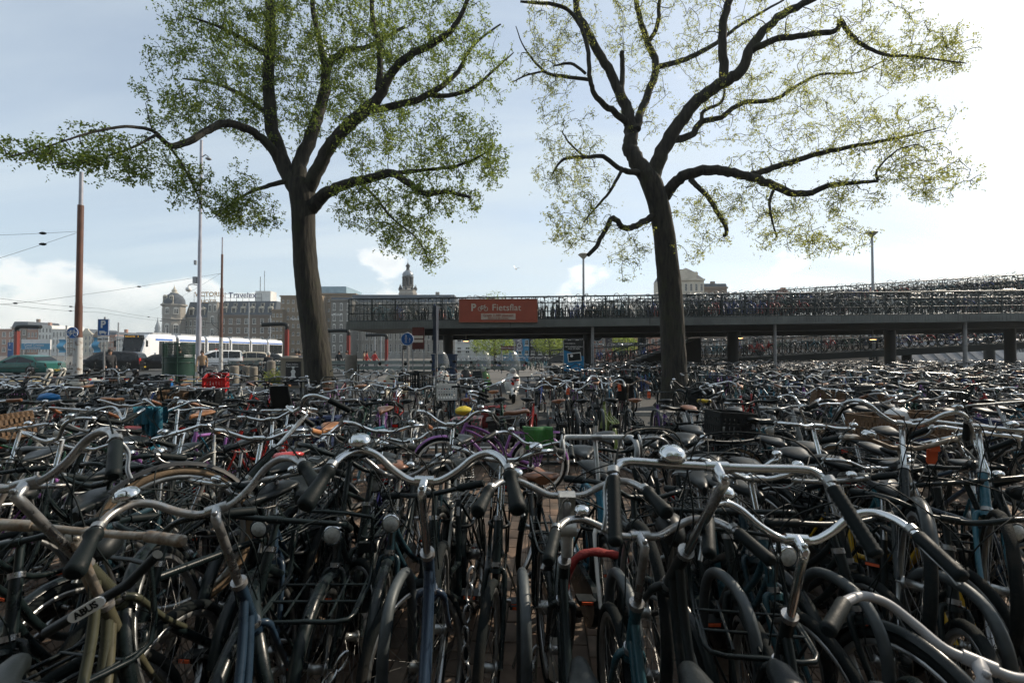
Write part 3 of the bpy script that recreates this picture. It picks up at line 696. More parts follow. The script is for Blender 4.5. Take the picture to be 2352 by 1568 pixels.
# row B: facing the camera
def B(x, y, Y, **k):
    k.setdefault('yaw', TOUS); k['group'] = G['b']; k.setdefault('extras', std + ('light',)); return bike(at2(x, y, Y), **k)
B(620, 962, 3.8, bar='city', color=(.05, .055, .06), barmat=CHROME2, gripmat=CHROME, steer=R(8), lean=R(10), label='grey bicycle with wide chrome bar and silver grips, behind the brown grips')
B(403, 994, 3.3, bar='flat', color=DARKP, barmat=CHROME2, yaw=TOUS - R(14), steer=R(-6), lean=R(12), extras=std + ('light', 'bigbell', 'bellright'), label='black bicycle with long straight chrome bar and shiny dome bell, left')
B(595, 1006, 2.85, bar='city', color=BLACKP, barmat=CHROME2, gripmat=LEATHER2, steer=R(12), lean=R(3), label='black bicycle with chrome bar and reddish brown grips')
B(395, 940, 4.3, bar='flat', color=(.4, .4, .37), barmat=CHROME2, steer=R(-18), lean=R(12), label='silver grey bicycle with teal cloth hung on its bar')
B(290, 962, 4.0, bar='oma', color=LILAC, barmat=CHROME, yaw=TOUS + R(160), extras=('rack', 'white_rack', 'tail', 'lock'), label='lilac bicycle with white rear rack at the left')
B(1037, 974, 3.25, bar='oma', color=WHITE, barmat=CHROME2, lean=R(-2), steer=R(-6), extras=std + ('boxlight', 'levers', 'cable'), label='white framed bicycle with tall curved chrome bar and square headlight')
B(880, 990, 3.1, bar='city', color=(.02, .02, .1), barmat=CHROME2, gripmat=LEATHER, steer=R(10), label='dark blue bicycle with chrome bar and brown leather grips')
B(690, 1000, 3.9, bar='flat', color=BLACKP, barmat=CHROME, label='black bicycle with square ended chrome bar behind the tan saddle', saddle=LEATHER2, steer=R(-8))
B(1370, 1003, 2.8, bar='drop', color=(.012, .1, .16), barmat=ALU, gripmat=mat('white_bar_tape', (.42, .45, .47), .6, 0, .3, 60, bump=.3, bscale=300), frame='opa', forkmat=WHITEP, extras=(), rimmat=CHROME, label='teal racing bicycle with white taped drop handlebar')
B(1150, 1055, 2.4, bar='city', color=BLACKP, barmat=CHROME, steer=R(-6), lean=R(-3), extras=std + ('bigbell', 'levers'), label='black bicycle with low chrome bar in front of the lilac cruiser')
B(1879, 977, 3.2, bar='mous', color=BLACKP, barmat=CHROME2, lean=R(-3), steer=R(4), extras=std + ('light', 'cable', 'levers'), label='black bicycle with low wide chrome moustache bar and looping cables')
B(2080, 1028, 2.5, bar='city', color=YELLOW, barmat=RUSTY, steer=R(-12), lean=R(-4), extras=std + ('tag', 'bigbell', 'bellright'), label='yellow bicycle with dull bar carrying an orange tag and white bell')
B(2255, 993, 2.75, bar='flat', color=BLACKP, barmat=CHROME2, steer=R(6), lean=R(-5), label='black bicycle with bright straight chrome bar at the right edge')
B(1740, 1098, 2.15, bar='city', color=(.02, .06, .08), barmat=CHROME, steer=R(8), label='dark bicycle with short chrome bar behind the wide straight bar')
B(800, 1046, 2.4, bar='city', color=BLACKP, barmat=BLACKP, steer=R(6), extras=std + ('carrier', 'light'), label='black bicycle with tubular front carrier, left of centre')
B(1560, 1040, 3.2, bar='oma', color=BLACKP, barmat=CHROMED, steer=R(30), lean=R(4), label='black bicycle with bar turned sideways below the racks of saddles')
B(2010, 1075, 2.9, bar='city', color=TEAL, barmat=CHROME, label='teal bicycle beside the orange tag at the right')
B(120, 1010, 3.0, bar='oma', color=BLACKP, barmat=CHROME, steer=R(-14), lean=R(8), label='black bicycle with curved bar at the far left')
B(30, 985, 3.6, bar='flat', color=DARKP, barmat=CHROME, lean=R(8), label='worn black bicycle with straight bar at the left edge')
def by_wheel(F, yaw, **k):
    pitch = math.asin(max(0, min(.6, (F.z - RW) / 1.14))); rot = Matrix.Rotation(yaw, 4, 'Z') @ Matrix.Rotation(-pitch, 4, 'Y')
    p = rot @ FA; return bike(loc=(F.x - p.x, F.y - p.y), yaw=yaw, pitch=pitch, **k)
by_wheel(at2(405, 1225, 2.3), TOUS - R(34), tyre=TYRETAN, color=BLACKP, bar='city', steer=R(-20), extras=('case', 'lock'), guards=mat('none_guard', (.02, .02, .02), .6), label='bicycle with tan walled tyre, its front wheel lifted in the rack', group=G['b'])
by_wheel(at2(2090, 1330, 2.05), TOUS - R(38), color=BLACKP, bar='oma', steer=R(8), extras=std, label='bicycle with big front wheel lifted high at the right', group=G['b'])
by_wheel(at2(2290, 1345, 2.1), TOUS - R(40), color=(.02, .1, .14), bar='flat', steer=R(4), extras=std, label='teal framed bicycle with front wheel lifted, rightmost of the foreground', group=G['b'])
# the lilac cruiser stands side on
bike(loc=(at2(1140, 1090, 5.6).x, 5.6), yaw=R(184), frame='cruiser', color=LILAC, guards=LILAC, bar='oma', saddle=LEATHER, barmat=CHROME, extras=('rack', 'painted_rack', 'case', 'light', 'bell', 'stand'), rimmat=WHITEP, label='lilac cruiser bicycle side on with curved double frame tubes', group=None)
bike(loc=(at2(1590, 1000, 6.0).x, 6.0), yaw=R(-3), color=BLACKP, frame='opa', barmat=CHROMED, label='black bicycle side on with white tipped mudguard, right of the gap')
bike(loc=(at2(1790, 1050, 5.0).x, 5.0), yaw=R(8), color=BLACKP, tyre=TYRETAN, barmat=CHROME, label='black bicycle side on with brown tyres, right')
bike(loc=(at2(1990, 990, 6.2).x, 6.2), yaw=R(-8), color=(.3, .03, .02), bar='city', label='red framed bicycle side on behind the plastic bag')
# saddles and other eye-catchers of the near rows, facing away
def C(x, y, Y, **k):
    k.setdefault('yaw', AWAY); k.setdefault('extras', std); return bike(at2(x, y, Y), **k)
C(735, 1012, 3.9, bar='flat', color=GREY, saddle=REDV, label='grey bicycle with glossy coral red saddle', steer=R(70), lean=R(-4))
C(945, 1010, 3.55, bar='city', color=BLACKP, saddle=LEATHER, steer=R(20), label='black bicycle with shiny brown saddle, left of the tall curved chrome bar')
C(1225, 1020, 3.35, bar='city', color=BLACKP, saddle=LEATHER, steer=R(-20), yaw=AWAY + R(3), label='black bicycle with dark brown sprung saddle in the middle')
rd = random.Random(21)
for i, (x_, Y_, f_) in enumerate(((-2.5, 2.3, -1), (-2.05, 2.35, -1), (-1.6, 2.4, -1), (-1.25, 2.45, -1), (-.75, 2.6, -1), (1.2, 2.5, -1), (1.62, 2.4, -1), (2.35, 2.4, -1), (-2.9, 3.2, -1), (-.6, 2.5, -1), (2.9, 3.3, -1), (3.5, 3.7, -1), (-3.5, 3.9, -1))):
    bike(Vector((x_, Y_, 1.04)), yaw=(AWAY if f_ > 0 else TOUS) + R((-9, 14, -16, 6, 10, -8, 12)[i % 7]), bar=('city', 'oma', 'mtb', 'flat')[i % 4], color=(BLACKP, (.012, .03, .04), DARKP, (.02, .03, .05))[i % 4], frame=('oma', 'opa', 'mixte')[i % 3], barmat=(CHROMED, BLACKP, CHROME)[i % 3], steer=R((14, -20, 9, -6, 25)[i % 5]), lean=R((-7, 5, -4, 8)[i % 4]), extras=std + (('light',) if i % 2 else ('cable', 'levers')), label='dark bicycle wedged low among the front racks, number of their kind hard to tell' if False else 'dark bicycle wedged low between the front rows, ' + ('far left', 'second from the far left', 'third from the far left', 'left of the fat black grips', 'behind the curved chrome bar', 'right of the white taped bar', 'right of the domed bell', 'right, below the yellow bicycle', 'beside the tan tyre', 'under the black grips', 'right, beside the orange tag', 'right, near the edge', 'near the teal cloth')[i], group='dark bicycles wedged between the front rows')
PAL = [((.014, .015, .016), 'black')] * 9 + [(BLUE, 'dark blue')] * 1 + [(GREENB, 'dark green')] * 2 + [(GREY, 'grey')] * 2 + [(TEAL, 'teal'), (BURG, 'dark red'), (WHITE, 'white'), (RED, 'red'), (LILAC, 'lilac'), ((.03, .16, .24), 'light blue')]
BARK = ['oma', 'city', 'city', 'flat', 'flat', 'mous', 'mtb']
BM = [CHROME, CHROME2, CHROME2, CHROMED, ALU, BLACKP]
SM = [VINYL] * 12 + [LEATHER, LEATHER2]
def rnd_bike(x, Y, facing, lod, place, group, **k):
    c, cn = rd.choice(PAL); b = rd.choice(BARK); y = (AWAY if facing > 0 else TOUS) + rd.gauss(0, .10)
    kw = dict(yaw=y, bar=b, frame=rd.choice(['oma', 'oma', 'opa', 'mixte']), color=c if c[0] > .02 or c[1] > .02 else BLACKP, barmat=rd.choice(BM), saddle=rd.choice(SM), steer=rd.gauss(0, .22), lean=rd.gauss(0, .05),
              lod=lod, extras=[e for e in ('rack', 'case', 'light', 'bell', 'stand', 'tail', 'lock', 'levers') if rd.random() < .8], gripmat=rd.choice([RUBBER, RUBBER, RUBBER, ALU, LEATHER]))
    if not lod:
        q_ = rd.random(); kw['extras'] += ['basket'] if q_ < .12 else (['pannier'] if q_ < .3 else (['childseat'] if q_ < .38 else []))
    if lod: kw['extras'] = ['rack'] if rd.random() < .7 else []; kw['barmat'] = rd.choice([CHROMED, CHROMED, BLACKP, BLACKP, CHROME])
    BN = {'oma': 'high curved', 'city': 'gently curved', 'flat': 'square ended', 'mous': 'low moustache', 'mtb': 'plain straight'}
    kw['group'] = group; kw.update(k)
    if 'label' not in k: kw['label'] = '%s bicycle, %s bar,%s %s' % (cn, BN[kw['bar']], ' brown saddle,' if kw['saddle'] in (LEATHER, LEATHER2) else '', place)
    if len(kw['label'].split()) > 16: kw['label'] = '%s bicycle, brown saddle, %s' % (cn, place)
    return bike(at(512 + x / Y * FPX, 341, Y).xy.to_3d() + Vector((0, 0, rd.gauss(1.12, .05))), **kw)
TREES = [(-6.25, 14.0, .7), (4.7, 13.8, .7)]
def clear(x, Y):
    return all((x - a) ** 2 + (Y - b) ** 2 > (r + .9) ** 2 for a, b, r in TREES)
# row D: facing away just before the white line
dspec = {556: dict(bar='oma'), 576: dict(bar='oma', extras=std + ('tag',), label='black bicycle with orange tag on its bar and wide black saddle'),
         606: dict(bar='oma', color=OLIVE, guards=OLIVE, frame='oma', saddle=VINYL, extras=('rack', 'painted_rack', 'tail'), label='olive green bicycle with matching mudguards facing the white line'),
         627: dict(bar='city', barmat=RUSTY, saddle=LEATHER, extras=std + ('tag',), label='black bicycle with rusty bar, orange tag and brown saddle'),
         657: dict(bar='flat', color=(.13, .06, .25), extras=std + ('tag',), label='violet bicycle with orange tag hanging from a straight bar'),
         686: dict(bar='oma', saddle=mat('yellow_black_saddle', (.02, .02, .02), .4, 0, 0, 12, rgb2=(.6, .42, .02), thr=(.5, .54)), label='black bicycle with yellow and black saddle'),
         714: dict(bar='flat', barmat=CHROME2, label='black bicycle with square ended chrome bar beside the tree trunk')}
for p, k in dspec.items(): rnd_bike((p - 512) / FPX * 7.45, 7.45, 1, 0, 'facing the white line', 'bicycles facing the white line', **k)
for p in (472, 498, 532): rnd_bike((p - 512) / FPX * 7.6, 7.6, 1, 0, 'facing the white line in the middle', 'bicycles facing the white line')
x = 3.75
while x < 8.6: rnd_bike(x, 7.45 + rd.gauss(0, .08), 1, 0, 'in the row facing the right tree', 'bicycles facing the right tree'); x += rd.uniform(.36, .5)
x = -1.5
while x > -8.8: rnd_bike(x, 7.5 + rd.gauss(0, .1), 1, 0, 'in the row facing the left tree', 'bicycles facing the left tree'); x -= rd.uniform(.38, .52)
# row behind row B, left and right
x = -1.6
while x > -6.2: rnd_bike(x, 5.1 + rd.gauss(0, .12), -1, 0, 'in the third row, left half', 'third row of bicycles, left'); x -= rd.uniform(.36, .5)
x = 2.3
while x < 6.2: rnd_bike(x, 5.2 + rd.gauss(0, .12), -1, 0, 'in the third row, right half', 'third row of bicycles, right'); x += rd.uniform(.38, .5)
# rows further right and left
for Y, f in ((9.2, -1), (11.0, 1)):
    x = 4.2
    while x < Y * 1.12: 
        if clear(x, Y): rnd_bike(x, Y + rd.gauss(0, .1), f, 1, 'in the %s row right of the right trunk' % ('nearer' if Y < 10 else 'farther'), 'bicycles packed right of the right tree')
        x += rd.uniform(.4, .52)
for Y, f in ((9.3, -1), (10.9, 1)):
    x = -4.2
    while x > -Y * 1.12:
        if clear(x, Y): rnd_bike(x, Y + rd.gauss(0, .15), f, 1, 'in the %s row left of the left trunk' % ('nearer' if Y < 10 else 'farther'), 'bicycles left of the left tree')
        x -= rd.uniform(.42, .62)
for Y, f in ((12.9, -1), (14.7, 1), (16.6, -1), (18.3, 1)):
    x = 1.25
    while x < Y * 1.12:
        if clear(x, Y) and not (x < 3.2 and Y < 13.5): rnd_bike(x, Y + rd.gauss(0, .12), f, 1, 'in the %s dim row before the deck' % {12.9: 'first', 14.7: 'second', 16.6: 'third', 18.3: 'fourth'}[Y], 'bicycles packed before the deck')
        x += rd.uniform(.44, .6)
for xx, Y in ((-4.6, 12.9), (-4.0, 13.3), (-3.2, 13.0), (-2.6, 14.0), (-3.5, 14.6), (-5.0, 14.9), (-1.9, 13.4)):
    rnd_bike(xx, Y, 1 if rd.random() < .5 else -1, 1, 'on the footway right of the left tree trunk', 'bicycles right of the left trunk')
for p_, Y_, f_ in ((336, 9.6, 1), (352, 9.2, -1), (366, 10.2, 1), (380, 9.4, 1), (396, 9.9, -1), (466, 9.8, 1), (479, 10.6, -1), (497, 9.0, 1), (566, 10.0, -1), (583, 9.4, 1), (602, 10.4, -1), (622, 9.8, 1), (434, 11.4, -1), (452, 12.9, 1), (528, 10.9, -1), (541, 12.3, 1), (553, 11.2, 1), (574, 12.0, -1), (592, 12.9, 1), (610, 11.9, -1)):
    rnd_bike((p_ - 512) / FPX * Y_, Y_, f_, 0, 'parked loosely on the dark path in the middle', 'bicycles parked loosely on the path')
# eye-catching loads
def holds(nm, me_or_mb, mats_, label, cat, M_):
    o = me_or_mb.build(nm, mats_); o.matrix_world = M_; return tag(o, label, cat)
cr = crate_mesh((.38, .56, .30)); p = at(213, 389, 9.4)
rnd_bike(p.x + .05, 9.7, 1, 0, '', None, label='black bicycle carrying the red plastic crate', yaw=AWAY - R(30), extras=std + ('carrier',))
cro = cr.build('red_crate', mat('red_crate_plastic', (.5, .02, .02), .4, 0, .15, 5)); cro.matrix_world = Matrix.Translation((p.x, 9.5, .92)) @ Matrix.Rotation(R(24), 4, 'Z') @ Matrix.Rotation(R(8), 4, 'X')
tag(cro, 'bright red slatted plastic crate on a bicycle left of the left tree', 'crate')
p = at(445, 392, 9.9); rnd_bike(p.x + .1, 10.3, -1, 0, '', None, label='black bicycle with white crate on its front carrier', extras=std + ('carrier',), yaw=TOUS + R(10))
c2 = crate_mesh((.4, .55, .3)).build('white_crate', mat('white_crate_plastic', (.62, .61, .57), .45, 0, .15, 5)); c2.matrix_world = Matrix.Translation((p.x + .06, 9.75, .72)) @ Matrix.Rotation(R(8), 4, 'Z')
tag(c2, 'white plastic crate on a bicycle carrier in the middle', 'crate')
p = at(417, 379, 11.5); rnd_bike(p.x, 12.0, -1, 0, '', None, label='black bicycle with large black crate in front', extras=std + ('carrier',))
c3 = crate_mesh((.5, .8, .42)).build('black_crate', BLKPLASTIC); c3.matrix_world = Matrix.Translation((p.x, 11.45, .78)) @ Matrix.Rotation(R(-14), 4, 'Z')
tag(c3, 'large black crate on a bicycle beside the white crate', 'crate')
def bag(nm, p, size, m, label, seed):
    r_ = random.Random(seed); mb = MB(); rings = []
    for i in range(9):
        t = i / 8; ring = []
        for j in range(12):
            a = 2 * math.pi * j / 12; w = (math.sin(math.pi * min(.97, t * .9 + .06)) ** .6) * r_.uniform(.8, 1.1)
            ring.append(Vector((math.cos(a) * w * size[0] / 2, math.sin(a) * w * size[1] / 2, (t - .4) * size[2] + r_.gauss(0, size[2] * .03))))
        rings.append(ring)
    mb.loft(rings, 0); o = mb.build(nm, m); o.location = p; return tag(o, label, 'bag')
PLASTIC_W = mat('white_carrier_plastic', (.55, .57, .58), .35, 0, .2, 12, bump=.5, bscale=30)
bag('plastic_bag', at(898, 420, 5.05), (.3, .26, .22), PLASTIC_W, 'crumpled white plastic bag tied over a saddle at the right', 3)
bag('saddle_cover', at(49, 398, 7.3), (.34, .2, .14), mat('blue_cover', (.01, .16, .42), .4, 0, .15, 9, bump=.3, bscale=30), 'bright blue saddle cover on a bicycle at the left edge', 4)
bag('yellow_saddle_cover', at(464, 411, 6.3), (.26, .22, .12), mat('yellow_cover', (.65, .5, .03), .4, 0, .15, 9, bump=.3, bscale=30), 'yellow plastic saddle cover behind the lilac cruiser', 5)
mb = MB(); mb.tube(smooth_path([(-.17, 0, -.16), (-.13, 0, -.03), (-.05, 0, .02), (.06, 0, .01), (.13, .01, -.02)], 5), [.024 + .003 * math.sin(i * 1.7) for i in range(21)], 12, flat=.75)
rc = mb.build('lock_sleeve', mat('red_cloth_m', (.2, .012, .01), .85, 0, .25, 9, bump=.5, bscale=90)); rc.location = at(600, 556, 2.25); tag(rc, 'red cloth lock sleeve draped over the racing bicycle wheel', 'lock')
def chain(label, pts, r=.026):
    pts = smooth_path(pts, 8); mb = MB(); acc = 0; k = 0; last = pts[0]
    for p, q in zip(pts[:-1], pts[1:]):
        acc += (q - p).length
        if acc > .052:
            d = (q - p).normalized(); x = d.orthogonal().normalized(); x = Matrix.Rotation(R(90) * (k % 2), 3, d) @ x; ring = [p + d * (math.cos(a) * .036) + x * (math.sin(a) * .019) for a in [2 * math.pi * j / 10 for j in range(11)]]
            mb.tube([v - pts[0] for v in ring], .0062, 6, caps=False); acc = 0; k += 1
    o = mb.build('lock_chain', CHROMED); o.location = pts[0]; tag(o, label, 'chain')
chain('heavy steel chain hanging between bicycles left of centre', [(-.17, 2.0, .78), (-.19, 1.95, .5), (-.16, 1.93, .25), (-.13, 1.95, .04)]); chain('steel lock chain looped low at the lower left', [(-1.0, 1.75, .5), (-.85, 1.7, .42), (-.68, 1.72, .5), (-.6, 1.8, .6)]); chain('steel lock chain hanging beside the middle bicycle', [(.1, 1.95, .5), (.05, 1.9, .3), (.12, 1.9, .12), (.2, 1.9, .2)])
# teal cloth over a bar
mb = MB(); r_ = random.Random(9)
def drape(x0, w, lf, lb):
    n, k = 14, 7; rows = []
    for i in range(n + 1):
        t = i / n; row = []
        for j in range(k + 1):
            u = j / k; x = x0 + (u - .5) * w * (1 - .25 * abs(t - .45)) + .012 * math.sin(t * 9 + j); fold = .022 * math.sin(u * 9 + t * 3 + x0 * 40)
            if t < .45: q = t / .45; p = (x, -.03 - .02 * (1 - q) + fold, -lf * (1 - q) + .03 * q)
            else: q = (t - .45) / .55; p = (x, .035 + .02 * q + fold, .03 - lb * q)
            row.append(p)
        rows.append(row)
    V = [p for r in rows for p in r]; m = k + 1; mb.add(V, [(i * m + j, i * m + j + 1, (i + 1) * m + j + 1, (i + 1) * m + j) for i in range(n) for j in range(k)], 0, True)
drape(-.07, .17, .17, .34); drape(.10, .14, .30, .2); drape(.02, .12, .10, .42)
tc_ = mb.build('teal_cloth', mat('teal_knit', (.008, .10, .15), .9, 0, .45, 14, bump=.8, bscale=60)); tc_.scale = (.75, .8, .8); tc_.location = at2(345, 936, 4.2); tag(tc_, 'teal knitted cloth hung over a chrome handlebar at the left', 'cloth')

mb = MB(); drape(0, .36, .24, .2); drape(.02, .3, .2, .26)
gp2 = mb.build('green_pannier', mat('green_tarpaulin', (.03, .15, .025), .5, 0, .35, 7, bump=.5, bscale=20)); gp2.matrix_world = Matrix.Translation((at2(1140, 1090, 5.6).x + .5, 5.6, .79)) @ Matrix.Scale(1.5, 4, (0, 1, 0)); tag(gp2, 'green tarpaulin pannier over the rack of the lilac cruiser', 'bag')
# black bicycles filling the front racks
k_ = 0
for (x_, Y_, f_, ya) in ((-1.85, 1.75, -1, 20), (-1.4, 1.85, -1, -14), (-1.0, 2.0, -1, 12), (-.42, 2.35, -1, -6), (.62, 2.3, -1, 8), (.95, 2.1, -1, -10), (1.35, 1.95, -1, 12), (1.85, 2.0, -1, -16), (2.1, 2.7, -1, 10), (2.6, 2.9, -1, -9), (-2.3, 2.9, -1, 12), (-1.15, 3.1, -1, -8), (-3.1, 2.7, -1, 16), (.85, 3.4, -1, 6), (1.3, 3.3, -1, -12), (1.75, 3.7, -1, 8)):
    pos = ('far left', 'left', 'left of the front carrier', 'beside the curved chrome bar', 'right of the racing bicycle', 'under the wide straight bar', 'beside the domed bell', 'right', 'beside the yellow bicycle', 'near the right edge', 'behind the tan tyre', 'behind the brown grips', 'at the left edge', 'below the white tipped mudguard', 'below the moustache bar', 'left of the moustache bar')[k_]
    bike(Vector((x_, Y_, .99)), yaw=TOUS + R(ya), bar=('mtb', 'city', 'flat')[k_ % 3], color=BLACKP, frame=('oma', 'opa', 'mixte')[k_ % 3], barmat=BLACKP, steer=R(rd.uniform(-30, 30)), lean=R(rd.uniform(-9, 9)), extras=('rack', 'case', 'stand', 'lock', 'cable', 'carrier') if k_ % 4 == 1 else ('rack', 'case', 'stand', 'lock', 'cable'), label='black bicycle with low black bar in the front racks, ' + pos, group='black bicycles jammed in the front racks'); k_ += 1
# ================================================================ trees
def bark_material():
    m = bpy.data.materials.new('elm_bark'); m.use_nodes = True; t = m.node_tree; b = t.nodes['Principled BSDF']
    co = N(t, 'ShaderNodeTexCoord'); mp = N(t, 'ShaderNodeMapping'); mp.inputs['Scale'].default_value = (1, 1, .16); L(t, co.outputs['Object'], mp.inputs[0])
    n1 = N(t, 'ShaderNodeTexNoise'); n1.inputs['Scale'].default_value = 11; n1.inputs['Detail'].default_value = 8; n1.inputs['Roughness'].default_value = .6; n1.inputs['Distortion'].default_value = .6; L(t, mp.outputs[0], n1.inputs['Vector'])
    cr = N(t, 'ShaderNodeValToRGB'); L(t, n1.outputs[0], cr.inputs[0]); e = cr.color_ramp.elements
    e[0].position = .36; e[0].color = (.006, .006, .005, 1); e[1].position = .66; e[1].color = (.04, .035, .025, 1)
    n2 = N(t, 'ShaderNodeTexNoise'); n2.inputs['Scale'].default_value = 2.2; n2.inputs['Detail'].default_value = 6; L(t, co.outputs['Object'], n2.inputs['Vector'])
    mr = N(t, 'ShaderNodeMapRange'); mr.inputs[1].default_value = .52; mr.inputs[2].default_value = .72; mr.inputs[4].default_value = .55; L(t, n2.outputs[0], mr.inputs[0])
    mx = N(t, 'ShaderNodeMix', data_type='RGBA'); L(t, mr.outputs[0], mx.inputs[0]); L(t, cr.outputs[0], mx.inputs[6]); mx.inputs[7].default_value = (.03, .036, .012, 1)
    L(t, mx.outputs[2], b.inputs['Base Color']); b.inputs['Roughness'].default_value = .9
    bp = N(t, 'ShaderNodeBump'); bp.inputs['Strength'].default_value = 1.0; bp.inputs['Distance'].default_value = .035; L(t, n1.outputs[0], bp.inputs['Height']); L(t, bp.outputs[0], b.inputs['Normal'])
    return m
def leaf_material(name, c1, c2, tr=.5):
    m = bpy.data.materials.new(name); m.use_nodes = True; t = m.node_tree; t.nodes.clear()
    o = N(t, 'ShaderNodeOutputMaterial'); geo = N(t, 'ShaderNodeNewGeometry'); cr = N(t, 'ShaderNodeMix', data_type='RGBA'); L(t, geo.outputs['Random Per Island'], cr.inputs[0])
    cr.inputs[6].default_value = (*c1, 1); cr.inputs[7].default_value = (*c2, 1)
    d = N(t, 'ShaderNodeBsdfDiffuse'); tl = N(t, 'ShaderNodeBsdfTranslucent'); mx = N(t, 'ShaderNodeMixShader'); mx.inputs[0].default_value = tr
    hs = N(t, 'ShaderNodeHueSaturation'); hs.inputs['Hue'].default_value = .495; hs.inputs['Value'].default_value = 2.0; L(t, cr.outputs[2], hs.inputs['Color'])
    L(t, cr.outputs[2], d.inputs[0]); L(t, hs.outputs[0], tl.inputs[0]); L(t, d.outputs[0], mx.inputs[1]); L(t, tl.outputs[0], mx.inputs[2]); L(t, mx.outputs[0], o.inputs[0]); return m
BARK_M = bark_material()
LEAF1 = leaf_material('elm_leaf', (.07, .105, .024), (.15, .185, .04), .7)
LEAF2 = leaf_material('elm_leaf_young', (.15, .168, .04), (.235, .245, .06), .7)
def grow(name, label, Y0, trunk, limbs, blobs, leafm, seed, leaf_n, leaf_s, twig_r=.006):
    rg = np.random.RandomState(seed); rp = random.Random(seed)
    S = 2.2969
    def P(x, y, Y): return np.array(at2(x, y, Y))
    sc_ = lambda Y: Y / FPX / S
    root = thing(name, label, 'tree', tuple(at2(trunk[0][0], trunk[0][1], Y0).xy) + (0,))
    base = np.array([root.location.x, root.location.y, 0.0])
    mbT = MB(); pts = [Vector(P(x, y, Y0) - base) for x, y, r in trunk]; rs = [r * .92 * sc_(Y0) for x, y, r in trunk]
    pts = [Vector((pts[0].x * 1.0, 0, -.1)), Vector((pts[0].x, 0, .18))] + pts[0:]; rs = [rs[0] * 1.55, rs[0] * 1.22] + rs
    sp = smooth_path(pts, 6); rr = np.interp(np.linspace(0, len(pts) - 1, len(sp)), range(len(pts)), rs)
    n = 72; ringn = []
    from mathutils import noise as mn
    ph = [rp.uniform(0, 6.28) for _ in range(6)]; dense = []
    for i in range(len(sp) - 1):
        for q in range(3): dense.append((sp[i].lerp(sp[i + 1], q / 3), rr[i] + (rr[i + 1] - rr[i]) * q / 3))
    dense.append((sp[-1], rr[-1]))
    for p, r in dense:
        ring = []
        for j in range(n):
            a = 2 * math.pi * j / n; q = 1 + .03 * math.sin(3 * a + ph[0] + p.z * .5)
            # bark fissures: long vertical ridges broken up with height
            wv = mn.noise(Vector((math.cos(a) * 9.5, math.sin(a) * 9.5, p.z * 1.5 + seed))) ; w2 = mn.noise(Vector((math.cos(a) * 22, math.sin(a) * 22, p.z * 3.2)))
            q += .075 * (abs(wv) - .22) + .03 * w2
            if p.z < .6: q *= 1 + (.6 - p.z) * .35 * math.sin(4 * a + ph[3]) ** 2
            ring.append(Vector((p.x + math.cos(a) * r * q, p.y + math.sin(a) * r * q, p.z)))
        ringn.append(ring)
    mbT.loft(ringn); 
    nodes = []; mbL = MB()
    for li in limbs:
        pp = [Vector(P(x, y, Y0 + dy) - base) for x, y, r, dy in li]; rs = [max(.011, r * .84 * sc_(Y0 + dy)) for x, y, r, dy in li]
        k = 5; sp = smooth_path(pp, k); rr = np.interp(np.linspace(0, len(pp) - 1, len(sp)), range(len(pp)), rs)
        w = [0.0] * len(sp)
        sp = [p + Vector((rp.gauss(0, 1), rp.gauss(0, 1), rp.gauss(0, 1))) * min(.016, r * .13) for p, r in zip(sp, rr)]
        mbL.tube(sp, list(rr), 12 if rs[0] > .08 else 7, 0)
        for i in range(len(sp) - 1):
            a, b = np.array(sp[i]), np.array(sp[i + 1]); m = max(1, int(np.linalg.norm(b - a) / .15))
            for q in range(m): nodes.append(np.append(a + (b - a) * q / m, rr[i]))
    nodes = np.array(nodes)
    # twig targets inside the crown volumes
    tg = []
    for (x, y, rx, ry, dy, rd_, cnt_) in blobs:
        c = P(x, y, Y0 + dy) - base; s = sc_(Y0 + dy)
        for _ in range(cnt_):
            while True:
                u = rg.uniform(-1, 1, 3)
                if u @ u < 1: break
            tg.append(c + np.array([u[0] * rx * s, u[1] * rd_, u[2] * ry * s]))
    tg = np.array(tg)
    d0 = np.array([np.min(np.linalg.norm(nodes[:, :3] - t, axis=1)) for t in tg])
    mbW = MB()
    pos = nodes[:, :3].copy(); rad = nodes[:, 3].copy()
    cap = len(pos) + len(tg) * 8; buf = np.zeros((cap, 3)); buf[:len(pos)] = pos; rb_ = np.zeros(cap); rb_[:len(pos)] = rad; cnt = len(pos)
    tips = []
    for ti in np.argsort(d0):
        t = tg[ti]; dd = buf[:cnt] - t; dist = np.sqrt((dd ** 2).sum(1)) - rb_[:cnt] * .5
        # prefer parents below or level with the target
        cost = dist + np.clip(dd[:, 2], 0, 9) * .35
        k = int(np.argmin(cost)); a = buf[k]; ln = np.linalg.norm(t - a)
        if ln < .08: continue
        bend = rg.normal(0, .10 * ln, 3) + np.array([0, 0, .12 * ln]); path = []
        m = 4 if ln < 1 else 6
        for i in range(m + 1):
            q = i / m; path.append(a + (t - a) * q + bend * math.sin(math.pi * q) + (rg.normal(0, .015 * ln, 3) if 0 < i < m else 0))
        r0 = min(max(.007, rb_[k] * .6), .009 + .013 * ln); r1 = min(twig_r * .5, r0)
        rr = np.linspace(r0, r1, m + 1)
        mbW.tube([Vector(p) for p in path], list(rr), 4, 0, caps=False)
        for p, r in list(zip(path, rr))[1:]: buf[cnt] = p; rb_[cnt] = r; cnt += 1
        tips.append(path)
    # leaves: small folded blades in sprays along the outer part of each twig
    base_l = np.array([[0, 0, 0], [.32, .42, .06], [0, 1, 0], [-.32, .42, .06]])
    C0 = []; AXS = []
